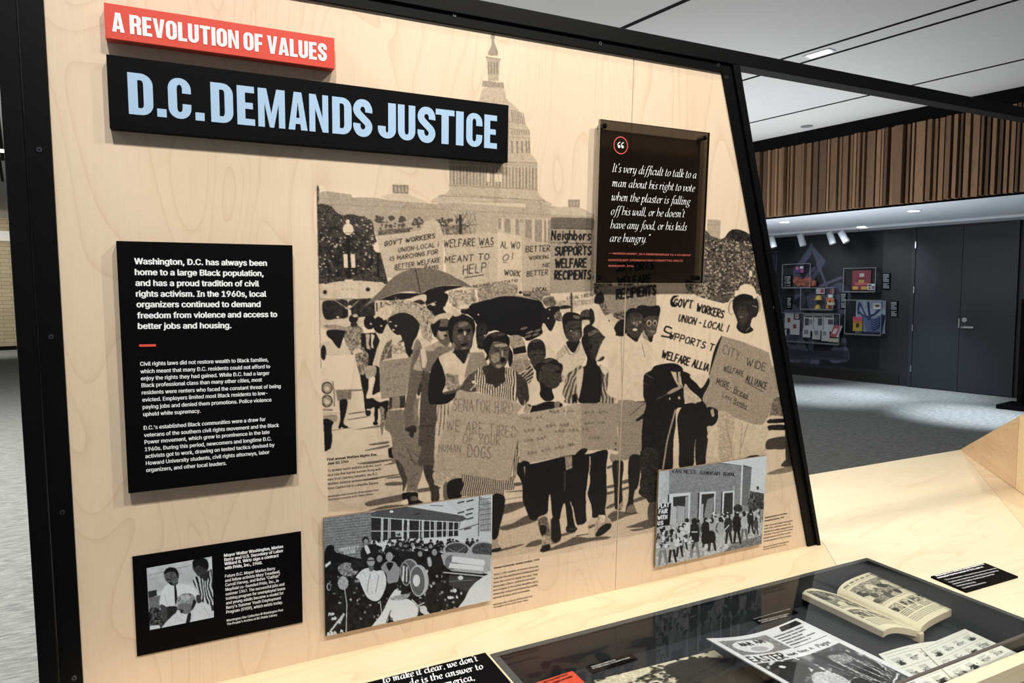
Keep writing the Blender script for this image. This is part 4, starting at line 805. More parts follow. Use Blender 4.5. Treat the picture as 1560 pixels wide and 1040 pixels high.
WOOD_L, WOOD_D = (228, 208, 183), (190, 160, 128)
M_PLY = wood('birch_plywood', WOOD_L, WOOD_D, seedoff=3.1)
M_MURAL = wood('birch_plywood_printed', WOOD_L, WOOD_D, seedoff=3.1, ink=(12, 10, 14))
M_TOP = wood('birch_counter_top', (240, 226, 198), (212, 188, 150), stretch=(1.6, 9, 9), rings=7, fine=(14, 170, 170), rough=.4, amount=.55, seedoff=8)
M_TOP2 = wood('birch_counter_strip', (238, 216, 182), (206, 176, 136), stretch=(2.2, 8, 8), rings=6, fine=(18, 160, 160), rough=.4, amount=.6, seedoff=15)
M_WING = wood('birch_wing', (222, 188, 148), (176, 138, 98), stretch=(2.2, 2.2, 10), rings=14, fine=(20, 20, 220), rough=.4, amount=.75, seedoff=5)
M_FRAME = plain('black_powder_coat', (4, 5, 7), .5, spec=.12, noise=.15, scale=40)
M_BLACK = plain('black_board', (4, 4, 6), .6, spec=.08)
M_CASE = plain('dark_case_lining', (38, 42, 48), .6, noise=.1, scale=30)
M_RED = plain('red_board', (212, 74, 58), .45, spec=.3)
M_WHITE = plain('white_lettering', (238, 240, 242), .5)
M_BLUE = plain('pale_blue_lettering', (160, 190, 220), .5)
M_PINKD = plain('dull_coral_lettering', (220, 112, 98), .5)
M_PINK = plain('coral_lettering', (226, 96, 82), .5)
M_DASH = plain('coral_dash', (224, 78, 60), .5)
M_INKT = plain('black_ink', (24, 20, 20), .6, spec=.2)
M_STEEL = plain('bright_screw', (170, 172, 178), .3, metal=1)
M_SCREW = plain('dark_screw', (92, 94, 100), .35, metal=1)
M_CHROME = plain('chrome', (215, 218, 222), .15, metal=1)
M_EDGE = plain('tan_core_edge', (120, 98, 74), .6)
M_GLASS = glass('case_glass', (.93, .95, .95), .8)
M_CLEAR = glass('clear_cover', (.97, .98, .98), .6)
M_TINT = glass('smoked_acrylic', (.105, .09, .075), .35)
M_PHOTO = printed('photo_print', (206, 216, 226), (4, 4, 7), .55, .2)
M_PAPERW = printed('white_newsprint', (226, 228, 220), (22, 24, 26), .7, .2)
M_PAPERY = printed('aged_newsprint', (236, 228, 200), (38, 36, 34), .75, .2)
M_COVERP = printed('magazine_print', (224, 226, 232), (16, 16, 18), .35)
M_WALLP = printed('dark_wall_print', (19, 22, 28), (104, 108, 132), .5, .3)
M_WALL = plain('charcoal_wall', (20, 23, 30), .55, noise=.06, scale=4)
M_DOOR = plain('slate_door', (28, 34, 43), .5, noise=.03, scale=3)
M_CEIL = plain('white_ceiling', (200, 200, 198), .8, noise=.03, scale=1.2)
M_SOFFIT = plain('soffit_paint', (205, 212, 220), .8)
M_REVEAL = plain('black_reveal', (6, 6, 8), .8, spec=.1)
M_LAMP = plain('lamp_lens', (255, 250, 240), .5, emit=4)
M_TRACK = plain('white_track', (205, 210, 216), .5)

def carpet():
    m, nt, b = new_mat('grey_carpet'); N = nt.nodes.new; K = nt.links.new
    tc = N('ShaderNodeTexCoord'); mp = N('ShaderNodeMapping'); mp.inputs['Scale'].default_value = (1, 4.5, 1); mp.inputs['Rotation'].default_value = (0, 0, .62); K(tc.outputs['Object'], mp.inputs['Vector'])
    n1 = N('ShaderNodeTexNoise'); n1.inputs['Scale'].default_value = 11; n1.inputs['Detail'].default_value = 8; n1.inputs['Roughness'].default_value = .7; K(mp.outputs[0], n1.inputs['Vector'])
    n2 = N('ShaderNodeTexNoise'); n2.inputs['Scale'].default_value = 160; n2.inputs['Detail'].default_value = 2; K(mp.outputs[0], n2.inputs['Vector'])
    ad = N('ShaderNodeMath'); ad.operation = 'MULTIPLY_ADD'; ad.inputs[1].default_value = .45; K(n2.outputs['Fac'], ad.inputs[0]); K(n1.outputs['Fac'], ad.inputs[2])
    cr = N('ShaderNodeValToRGB'); cr.color_ramp.elements[0].position = .5; cr.color_ramp.elements[0].color = lin((88, 90, 90)); cr.color_ramp.elements[1].position = .95; cr.color_ramp.elements[1].color = lin((158, 160, 156))
    K(ad.outputs[0], cr.inputs[0]); K(cr.outputs[0], b.inputs['Base Color']); b.inputs['Roughness'].default_value = .95; b.inputs['Specular IOR Level'].default_value = .1
    bp = N('ShaderNodeBump'); bp.inputs['Strength'].default_value = .6; bp.inputs['Distance'].default_value = .01; K(ad.outputs[0], bp.inputs['Height']); K(bp.outputs[0], b.inputs['Normal'])
    return m
M_CARPET = carpet()
def brick_mat():
    m, nt, b = new_mat('pale_brick'); N = nt.nodes.new; K = nt.links.new
    tc = N('ShaderNodeTexCoord'); mp = N('ShaderNodeMapping'); mp.inputs['Rotation'].default_value = (math.pi/2, 0, 0); K(tc.outputs['Object'], mp.inputs['Vector'])
    n = N('ShaderNodeTexBrick'); n.inputs['Scale'].default_value = 1; n.inputs['Brick Width'].default_value = .4; n.inputs['Row Height'].default_value = .1; n.inputs['Mortar Size'].default_value = .008
    n.inputs['Color1'].default_value = lin((150, 138, 112)); n.inputs['Color2'].default_value = lin((162, 150, 124)); n.inputs['Mortar'].default_value = lin((120, 110, 92)); K(mp.outputs[0], n.inputs['Vector']); K(n.outputs['Color'], b.inputs['Base Color']); b.inputs['Roughness'].default_value = .9
    return m
M_BRICK = brick_mat()

# ---------------------------------------------------------------- THE HALL
B = ray(30, 446); B = B*np.array([1, 1, 0]); B /= np.linalg.norm(B)         # the far wall runs this way
NW = np.array([B[1], -B[0], 0.0])                                          # its normal (to the right, away from us)
if np.dot(NW, ray(1400, 500)) < 0: NW = -NW
W0 = on_z(1377, 588, 0.0)
def on_w(x, y, off=0.0): return hit(x, y, NW, W0-NW*off)
ZC2 = on_w(1400, 346)[2]
S0 = on_z(1560, 292, ZC2)
def on_s(x, y, off=0.0): return hit(x, y, NW, S0-NW*off)
ZS = on_s(1560, 156)[2]; ZC = on_s(1560, 131)[2]

def slab(name, pts, d, mat, **k):
    o = Geo().prism(pts, d).obj(name, mat); return tag(o, **k)
tag(Geo().prism([(-14, -4, 0), (26, -4, 0), (26, 24, 0), (-14, 24, 0)], (0, 0, -.1)).obj('floor', M_CARPET), kind='structure')
# high ceiling: plank panels between black slots that run parallel to the far wall
def along(p, a, b): return p+B*a, p+B*b
FARW = on_z(10, 533, 0.0)
LB = np.dot(FARW-S0, B)                                                     # distance along B to the hall's far end
ceil = tag(Geo().prism([S0*[1, 1, 0]+B*LB+UP*ZC, S0*[1, 1, 0]-B*7+UP*ZC, S0*[1, 1, 0]-B*7-NW*16+UP*ZC, S0*[1, 1, 0]+B*LB-NW*16+UP*ZC], (0, 0, .12)).obj('ceiling', M_CEIL), kind='structure')
def ceil_pt(x, y): return on_z(x, y, ZC)
for (x, y, w) in ((1147, 186, .03), (1337, 45, .03), (1384, 48, .03), (1002, 19, .04)):
    p = ceil_pt(x, y); s = np.dot(p-S0, -NW); c = S0*[1, 1, 0]-NW*s+UP*(ZC-.004)
    a, b = c+B*(LB-.2), c-B*6.5
    Geo().prism([a-NW*w/2, b-NW*w/2, b+NW*w/2, a+NW*w/2], (0, 0, .003)).obj('slot', M_REVEAL, ceil)
for (x, y) in ((1250, 84), (1478, 30)):
    pass
p = ceil_pt(1248, 81)
def disc(c, r, h, n=20): return Geo().tube(c, np.asarray(c)+np.array([0, 0, h]), r, n)
dl = thing('downlight', p, 'small glowing square lamp in the ceiling slot above the black beam', 'ceiling light')
q1, q2 = B*.09, NW*.035
Geo().prism([p-q1-q2-UP*.012, p+q1-q2-UP*.012, p+q1+q2-UP*.012, p-q1+q2-UP*.012], (0, 0, .006)).obj('lens', M_LAMP, dl)
Geo().prism([p-q1*1.3-q2*1.5-UP*.006, p+q1*1.3-q2*1.5-UP*.006, p+q1*1.3+q2*1.5-UP*.006, p-q1*1.3+q2*1.5-UP*.006], (0, 0, .003)).obj('trim', M_TRACK, dl)
p = ceil_pt(1229, 192); o = tag(disc(p-UP*.006, .07, .004).obj('smoke_detector', plain('detector_grey', (120, 122, 124), .6)), 'small round grey detector disc flush in the white ceiling', 'smoke detector')

# black band and the wall of upright slats
def wbox(p0, a0, a1, z0, z1, d0, d1):          # box along B between a0..a1, thickness d0..d1 towards the visitor
    q = p0*[1, 1, 0]
    return Geo().prism([q+B*a0+UP*z0-NW*d0, q+B*a1+UP*z0-NW*d0, q+B*a1+UP*z0-NW*d1, q+B*a0+UP*z0-NW*d1], (0, 0, z1-z0))
tag(wbox(S0, -7, LB, ZS, ZC, -.2, .0).obj('trim_1', M_REVEAL), kind='structure')
sw = thing('slat_wall', S0*[1, 1, 0]+UP*ZC2, 'wall band of upright brown timber slats in mixed widths above the dark doors', 'slat wall'); 
wbox(S0, -7, LB, ZC2, ZS, -.2, -.04).obj('backing', M_REVEAL, sw)
rs = random.Random(4)
TONES = [wood('slat_timber_%s' % n, c, d, stretch=(9, 9, 1.4), rings=5, fine=(160, 160, 8), rough=.6, amount=.8) for n, c, d in (('light', (142, 110, 82), (100, 74, 52)), ('mid', (116, 88, 64), (80, 58, 40)), ('brown', (92, 68, 50), (62, 44, 32)))]
a = np.dot(on_s(1575, 250)-S0, B); a_end = np.dot(on_s(1150, 300)-S0, B); k = 0
while a < a_end+.4 and k < 290:
    w = rs.choice((.022, .03, .03, .045, .06, .09, .035)); dpt = rs.choice((.01, .03, .05))
    wbox(S0, a, a+w, ZC2+.004, ZS, -.04, dpt).obj('slat', rs.choice(TONES), sw); a += w+rs.choice((.012, .02, .02, .03)); k += 1
G = Geo(); a0 = np.dot(on_s(1575, 250)-S0, B)
def more(x, xe):
    while x < xe:
        w = rs.choice((.045, .06, .09)); q = S0*[1, 1, 0]+UP*(ZC2+.004); d = rs.choice((.01, .03, .05))
        G.prism([q+B*x+NW*.04, q+B*(x+w)+NW*.04, q+B*(x+w)-NW*d, q+B*x-NW*d], UP*(ZS-ZC2-.004)); x += w+.03
more(-6.9, a0-.1); more(a, LB-.1)
G.obj('outer_slats', TONES[1], sw)['kind'] = 'stuff'
# low ceiling over the passage, far wall with the double door
tag(wbox(S0, -7, LB, ZC2, ZC2+.1, -12.5, -.045).obj('ceiling', M_SOFFIT), kind='structure')
wl = tag(wbox(W0, -7, LB, 0, ZC2+.02, -.2, 0).obj('wall_right', M_WALL), kind='structure')
tag(wbox(W0, np.dot(on_w(1377, 588)-W0, B)+.08, LB, 0, .16, 0, .015).obj('baseboard_right', plain('black_skirting', (8, 9, 11), .5)), kind='structure')
# ceiling shadow gap / far end wall
q = FARW*[1, 1, 0]
wf = tag(Geo().prism([q-NW*17+UP*0, q+NW*4, q+NW*4+B*.2, q-NW*17+B*.2], (0, 0, ZC)).obj('wall_back', M_BRICK), kind='structure')
hb = [on_z(10, 533, 0)]
def on_f(x, y): return hit(x, y, B, FARW-B*.02)
z1, z2, z3, z0 = on_f(10, 367)[2], on_f(10, 352)[2], on_f(10, 292)[2], on_f(10, 536)[2]
Geo().prism([q-NW*17-B*.06+UP*z1, q+NW*3-B*.06+UP*z1, q+NW*3+UP*z1, q-NW*17+UP*z1], (0, 0, z2-z1)).obj('ledge', plain('pale_ledge', (205, 205, 200), .7), wf)
tag(Geo().prism([q-NW*17-B*.03, q+NW*3-B*.03, q+NW*3, q-NW*17], (0, 0, .1)).obj('baseboard_back', M_REVEAL), kind='structure')
p = on_z(4, 229, ZC); dl = thing('downlight', p, 'glowing ceiling lamp at the far left edge, beside the black post', 'ceiling light')
disc(p-UP*.012, .11, .006).obj('lens', M_LAMP, dl); disc(p-UP*.006, .15, .005).obj('trim', M_TRACK, dl)
for (x, y) in ((0, 206), (0, 250)):
    p = ceil_pt(x, y); c_ = p; Geo().prism([c_-B*2-NW*.02-UP*.004, c_+B*2-NW*.02-UP*.004, c_+B*2+NW*.02-UP*.004, c_-B*2+NW*.02-UP*.004], (0, 0, .003)).obj('slot', M_REVEAL, ceil)

# double door
zt = on_w(1395, 349)[2]
def aw(x, y): return np.dot(on_w(x, y)-W0, B)
aL, aM, aR = aw(1393, 480), aw(1464, 480), aw(1545, 520)
dr = tag(bpy.data.objects.new('door_1', None), kind='structure'); COL.objects.link(dr); dr.location = Vector(W0*[1, 1, 0]+B*aM)
aR = aM-(aL-aM)
wbox(W0, aM+.003, aL, .012, zt, 0, .03).obj('door_leaf', M_DOOR, dr); wbox(W0, aR, aM-.003, .012, zt, 0, .03).obj('door_leaf', M_DOOR, dr)
wbox(W0, aL, aL+.05, 0, zt+.05, 0, .045).obj('jamb', M_DOOR, dr); wbox(W0, aR-.05, aR, 0, zt+.05, 0, .045).obj('jamb', M_DOOR, dr); wbox(W0, aR-.05, aL+.05, zt+.003, zt+.06, 0, .04).obj('head', M_WALL, dr)
for f in (.12, .38, .62, .9): wbox(W0, aL-.008, aL+.008, zt*f-.05, zt*f+.05, .045, .052).obj('hinge', M_STEEL, dr)
hp = on_w(1469, 498, .03); hz = hp[2]; ha = np.dot(hp-W0, B)
hd = wbox(W0, ha-.14, ha+.02, hz-.012, hz+.014, .075, .095).obj('handle', M_CHROME, dr)
Geo().tube(hp+B*0+NW*.0, hp-NW*.065, .014, 10).obj('spindle', M_CHROME, hd)
c = on_w(1470, 487, .03); Geo().tube(c, c-NW*.02, .034, 16).obj('lock', M_CHROME, dr)
c = on_w(1461, 491, .03); a = np.dot(c-W0, B); wbox(W0, a-.008, a+.008, c[2]-.08, c[2]+.06, .03, .036).obj('strike', M_CHROME, dr)

# recessed lamps in the low ceiling, track with four white heads
for i, (x, y, lb) in enumerate(((1195, 338, 'recessed round lamp nearest the black frame under the slats'), (1312, 345, 'recessed round lamp nearest the dark wall, beside the white spot heads'), (1392, 321, 'brightest recessed round lamp in front of the left door leaf'), (1514, 331, 'recessed round lamp furthest right, above the right door leaf'))):
    p = on_z(x, y, ZC2-.004); d = thing('downlight', p, lb, 'ceiling light', 'recessed lamps in the low ceiling')
    disc(p-UP*.004, .085, .008).obj('trim', M_TRACK, d); disc(p-UP*.008, .062, .004).obj('lens', M_LAMP, d)
tp = on_z(1240, 351, ZC2); ta = np.dot(tp-S0, B); tn = np.dot(tp-S0, -NW)
trk = thing('light_track', tp, 'long white lighting track fixed under the low ceiling', 'light track')
qq = tp*[1, 1, 0]
Geo().prism([qq-B*3.5-NW*.02+UP*(ZC2-.03), qq+B*4-NW*.02+UP*(ZC2-.03), qq+B*4+NW*.02+UP*(ZC2-.03), qq-B*3.5+NW*.02+UP*(ZC2-.03)], (0, 0, .03)).obj('rail', M_TRACK, trk)
SIDE = ('leftmost white spot head, half hidden by the black frame', 'second white spot head from the left, hanging alone', 'left one of the close pair of white spot heads', 'right one of the close pair of white spot heads')
for i, (x, y) in enumerate(((1176, 360), (1220, 357), (1265, 354), (1283, 352))):
    # the rail's place straight above each head
    r = ray(x, y); nrm = NW; c = hit(x, y, nrm, tp-UP*.1); c = np.array([c[0], c[1], ZC2-.03])
    t = thing('spot_head', c, SIDE[i], 'spotlight', 'white spot heads on the track')
    Geo().tube(c, c-UP*.06, .012, 8).obj('stem', M_TRACK, t)
    dd = np.array([.25, -.25, -1.0]) if i != 3 else np.array([.5, -.5, -1.0]); dd = B*(-.35 if i != 3 else -.6)-UP; dd /= np.linalg.norm(dd)
    c2 = c-UP*.06-dd*.04; h = Geo().tube(c2, c2+dd*.15, .05, 16).obj('lamp_body', M_TRACK, t, smooth=False)
    Geo().tube(c2+dd*.15, c2+dd*.19, .052, 16, .046).obj('rim', M_TRACK, h)

# lamps that light the passage: pools on the carpet and light on the wall
def onfloor(x, y): return on_z(x, y, 0.0)
for (x, y, pw, an) in ((1255, 602, 560, 60), (1490, 634, 760, 50), (1390, 600, 380, 64)):
    t = onfloor(x, y); spot('passage_lamp', t+UP*(ZC2-.05), t, pw, an, .9, .08, (.80, .90, 1.0))
for (x, y, pw) in ((1235, 450, 42), (1330, 450, 38), (1480, 580, 16)):
    t = on_w(x, y); l = t-NW*1.5; l[2] = ZC2-.15; spot('wall_spot', l, t, pw, 80, .8, .06, (.86, .92, 1.0))
lw = FARW*[1, 1, 0]-B*3.5; t_ = lw+B*3.4-NW*.5; spot('wall_spot', lw+UP*3.1-NW*1.5, t_+UP*1.0, 700, 110, 1.0, .1, (1, .96, .88))  # unseen spot added to brighten the brick end wall
# broad unseen fill lights added to brighten ceiling (facing up) and carpet
area('fill_light', (-2.5, 4.5, .9), 4, 4, 190, (1, .99, .97), (math.pi, 0, 0))
area('fill_light', (5.5, 6.0, 1.1), 4, 3, 120, (.93, .96, 1), (math.pi, 0, 0))
area('fill_light', (-3.5, 5.0, ZC-.15), 4, 9, 900, (1, .99, .95))
area('fill_light', (3.6, 4.6, ZC-.15), 3, 2, 15, (1, .99, .97))

# ---------------------------------------------------------------- FLAT PRINT SHEETS AND LETTERING
def ink_sheet(name, P, ns, nt_, mat, val, parent=None, keep=None, loc=None):
    """finely divided sheet; P(s,t)->xyz arrays, val(xyz,s,t)->ink density stored as a point attribute"""
    s, t = np.meshgrid(np.linspace(0, 1, ns+1), np.linspace(0, 1, nt_+1), indexing='ij')
    V = P(s, t).reshape(-1, 3); ink = val(V, s.ravel(), t.ravel())
    i, j = np.meshgrid(np.arange(ns), np.arange(nt_), indexing='ij'); a = (i*(nt_+1)+j).ravel()
    Fq = np.stack([a, a+nt_+1, a+nt_+2, a+1], 1)
    if keep is not None: Fq = Fq[keep(V[Fq].mean(1))]
    used = np.unique(Fq); rm = np.zeros(len(V), np.int64); rm[used] = np.arange(len(used)); V, ink, Fq = V[used], ink[used], rm[Fq]
    b = base_of(parent) if parent is not None else np.asarray(loc)
    me = bpy.data.meshes.new(name); me.vertices.add(len(V)); me.vertices.foreach_set('co', (V-b).ravel().astype(np.float32))
    me.loops.add(Fq.size); me.loops.foreach_set('vertex_index', Fq.ravel().astype(np.int32))
    me.polygons.add(len(Fq)); me.polygons.foreach_set('loop_start', np.arange(0, Fq.size, 4, dtype=np.int32)); me.polygons.foreach_set('loop_total', np.full(len(Fq), 4, np.int32))
    me.update(calc_edges=True); me.validate()
    at = me.attributes.new('ink', 'FLOAT', 'POINT'); at.data.foreach_set('value', ink.astype(np.float32)); me.materials.append(mat)
    o = bpy.data.objects.new(name, me); COL.objects.link(o)
    if parent is not None: o.parent = parent
    else: o.location = Vector(b)
    return o
def quad_P(c0, c1, c2, c3):             # s from c0 to c1, t from c0 to c3
    c0, c1, c2, c3 = map(np.asarray, (c0, c1, c2, c3))
    return lambda s, t: (c0*((1-s)*(1-t))[..., None]+c1*(s*(1-t))[..., None]+c2*(s*t)[..., None]+c3*((1-s)*t)[..., None])
def flip(P): return lambda s, t: P(s, 1-t)
def tone(d, w=.86, k=.06):               # printed tone -> share of the ink reflectance (linear light)
    d = np.clip((d-.045)*1.06, 0, 1)
    return 1-(((1-d)*(w-k)+k)**2.2-k**2.2)/(w**2.2-k**2.2)
def from_px(M): return lambda V, s, t: tone(M.sample(*to_px(V)))
def from_st(M): return lambda V, s, t: tone(M.sample(M.x0+s*M.W/M.k, M.y0+t*M.H/M.k))

FONT = None
try:
    fp = os.path.join(bpy.utils.system_resource('DATAFILES', path='fonts'), 'Inter.woff2')
    if os.path.exists(fp): FONT = bpy.data.fonts.load(fp)
except Exception: FONT = None
def text_geo(txt, bold):
    cu = bpy.data.curves.new('t', 'FONT'); cu.body = txt; cu.resolution_u = 3; cu.offset = 0
    if FONT: cu.font = FONT
    o = bpy.data.objects.new('t', cu); COL.objects.link(o); bpy.context.view_layer.update()
    me = bpy.data.meshes.new_from_object(o.evaluated_get(bpy.context.evaluated_depsgraph_get()))
    v = np.array([tuple(p.co) for p in me.vertices]).reshape(-1, 3); f = [tuple(p.vertices) for p in me.polygons]
    bpy.data.objects.remove(o); bpy.data.curves.remove(cu); bpy.data.meshes.remove(me); return v, f
def place_line(G, v, f, A, Bp, up, em, off):
    if len(v) == 0: return
    x0, x1 = v[:, 0].min(), v[:, 0].max(); d = Bp-A; L = np.linalg.norm(d); d = d/L; up = up-d*np.dot(up, d); up /= np.linalg.norm(up)
    nrm = np.cross(d, up); sx = L/(x1-x0)
    G.add(A+np.outer((v[:, 0]-x0)*sx, d)+np.outer(v[:, 1]*em, up)+nrm*off, f)
def block(name, lines, place, up, em, mat, parent, bold=0.0, off=.0006, tile=(0, 0, 1)):
    """lines: (text, x0, y0, x1, y1) baselines measured in the photograph, put on the plane given by place(x, y)"""
    G = Geo()
    for (t, x0, y0, x1, y1) in lines:
        v, f = text_geo(t, bold); tx, ty, tk = tile
        A_, B_ = place(x0/tk+tx, y0/tk+ty), place(x1/tk+tx, y1/tk+ty); d_ = (B_-A_)/np.linalg.norm(B_-A_)
        ks = ((0, 0),) if bold < .008 else (((-.7, 0), (.7, 0)) if bold < .025 else ((-1, 0), (-.33, 0), (.33, 0), (1, 0), (0, .5), (0, -.5)))
        for i, (a_, b_) in enumerate(ks): place_line(G, v, f, A_+d_*a_*bold*em*1.1+up*b_*bold*em, B_+d_*a_*bold*em*1.1+up*b_*bold*em, up, em, off+i*1e-5)
    return G.obj(name, mat, parent)

# heavy condensed capitals, built from bars and arcs in a unit-high box
def arc(cx, cy, rx, ry, wx, wy, a0, a1, n=7):
    out = []
    for i in range(n):
        t0, t1 = math.radians(a0+(a1-a0)*i/n), math.radians(a0+(a1-a0)*(i+1)/n)
        out.append([(cx+rx*math.cos(t0), cy+ry*math.sin(t0)), (cx+rx*math.cos(t1), cy+ry*math.sin(t1)), (cx+(rx-wx)*math.cos(t1), cy+(ry-wy)*math.sin(t1)), (cx+(rx-wx)*math.cos(t0), cy+(ry-wy)*math.sin(t0))])
    return out
def rc(x0, y0, x1, y1): return [[(x0, y0), (x1, y0), (x1, y1), (x0, y1)]]
def ribbon(pts, w, closed=False, nib=None):
    p = smooth_pts(np.array(pts, float), closed, 5); out = []
    d = np.gradient(p, axis=0); d /= np.maximum(np.linalg.norm(d, axis=1), 1e-9)[:, None]; n = np.c_[-d[:, 1], d[:, 0]]
    if nib is None: ww = np.full(len(p), w)
    else: ang = np.arctan2(d[:, 1], d[:, 0])-nib[0]; ww = np.maximum(nib[1], w*np.abs(np.sin(ang)))
    L, R = p+n*ww[:, None]/2, p-n*ww[:, None]/2
    for i in range(len(p)-1): out.append([tuple(L[i]), tuple(R[i]), tuple(R[i+1]), tuple(L[i+1])])
    return out
SW, SH = .215, .165
def round_glyph(w, left=True, right='full'):
    r = .27; o = []
    for top in (0, 1):
        cy = 1-r if top else r
        o += arc(w-r, cy, r, r, SW, SH, 0 if top else 270, 90 if top else 360)
        if left: o += arc(r, cy, r, r, SW, SH, 90 if top else 180, 180 if top else 270)
        o += rc(r if left else 0, 1-SH if top else 0, w-r, 1 if top else SH)
    o += rc(0, r, SW, 1-r) if left else rc(0, 0, SW, 1)
    if right == 'full': o += rc(w-SW, r, w, 1-r)
    else: o += rc(w-SW, .63, w, 1-r)+rc(w-SW, r, w, .37)
    return w, o
def glyph(c):
    if c == 'D': return round_glyph(.56, False)
    if c == 'O': return round_glyph(.56)
    if c == 'C': return round_glyph(.56, True, 'gap')
    if c == '.': return .22, rc(0, 0, .22, .2)
    if c == 'I': return .21, rc(0, 0, .21, 1)
    if c == 'E': return .47, rc(0, 0, SW, 1)+rc(SW, 0, .47, SH)+rc(SW, 1-SH, .46, 1)+rc(SW, .42, .42, .58)
    if c == 'F': return .45, rc(0, 0, SW, 1)+rc(SW, 1-SH, .45, 1)+rc(SW, .40, .41, .56)
    if c == 'L': return .45, rc(0, 0, SW, 1)+rc(SW, 0, .45, SH)
    if c == 'T': return .55, rc(.17, 0, .38, 1)+rc(0, 1-SH, .17, 1)+rc(.38, 1-SH, .55, 1)
    if c == 'M': return .76, [[(0, 0), (.18, 0), (.18, 1), (0, 1)], [(.58, 0), (.76, 0), (.76, 1), (.58, 1)], [(.18, 1), (.18, .62), (.32, 0), (.44, 0), (.24, 1)], [(.58, 1), (.52, 1), (.34, .25), (.44, 0), (.58, .62)]]
    if c == 'N': return .58, [[(0, 0), (.18, 0), (.18, 1), (0, 1)], [(.40, 0), (.58, 0), (.58, 1), (.40, 1)], [(.18, 1), (.18, .62), (.40, 0), (.40, .38), (.2, 1)]]
    if c == 'A': return .60, [[(0, 0), (.205, 0), (.30, .74), (.30, 1), (.18, 1)], [(.395, 0), (.60, 0), (.42, 1), (.30, 1), (.30, .74)], [(.21, .16), (.39, .16), (.37, .32), (.23, .32)]]
    if c == 'V': return .58, [[(0, 1), (.2, 1), (.29, .3), (.29, 0), (.18, 0)], [(.58, 1), (.38, 1), (.29, .3), (.29, 0), (.40, 0)]]
    if c == 'U': r = .27; return .56, rc(0, r, SW, 1)+rc(.56-SW, r, .56, 1)+arc(r, r, r, r, SW, SH, 180, 270)+arc(.56-r, r, r, r, SW, SH, 270, 360)+rc(r, 0, .56-r, SH)
    if c == 'J': r = .25; return .50, rc(.50-SW, r, .50, 1)+arc(r, r, r, r, SW, SH, 180, 360, 12)+rc(0, r, SW, .34)
    if c == 'R': return .56, rc(0, 0, SW, 1)+rc(SW, 1-SH, .33, 1)+rc(SW, .42, .33, .58)+arc(.33, .79, .23, .21, SW, SH, 0, 90)+arc(.33, .63, .23, .21, SW, SH, 270, 360)+rc(.56-SW, .63, .56, .79)+rc(.345, 0, .56, .36)+arc(.33, .30, .23, .22, SW, SH, 0, 90)
    if c == 'S': return .55, ribbon([(.445, .66), (.445, .76), (.38, .88), (.275, .915), (.17, .88), (.105, .76), (.13, .64), (.275, .50), (.42, .36), (.445, .24), (.38, .12), (.275, .085), (.17, .12), (.105, .24), (.105, .345)], .205)
    return .25, []
def poly_geo(G, polys, fn):
    for k, q in enumerate(polys):
        ar = sum(q[i][0]*q[(i+1) % len(q)][1]-q[(i+1) % len(q)][0]*q[i][1] for i in range(len(q)))
        if abs(ar) < 1e-9: continue
        if ar < 0: q = q[::-1]
        P3 = [np.asarray(fn(x, y)) for x, y in q]; n = np.cross(P3[1]-P3[0], P3[-1]-P3[0]); l = np.linalg.norm(n)
        n = n/l if l > 1e-14 else np.zeros(3)
        if np.dot(n, CAM-P3[0]) < 0: n = -n
        G.add([p+n*(k % 40)*4e-6 for p in P3], [tuple(range(len(q)))])

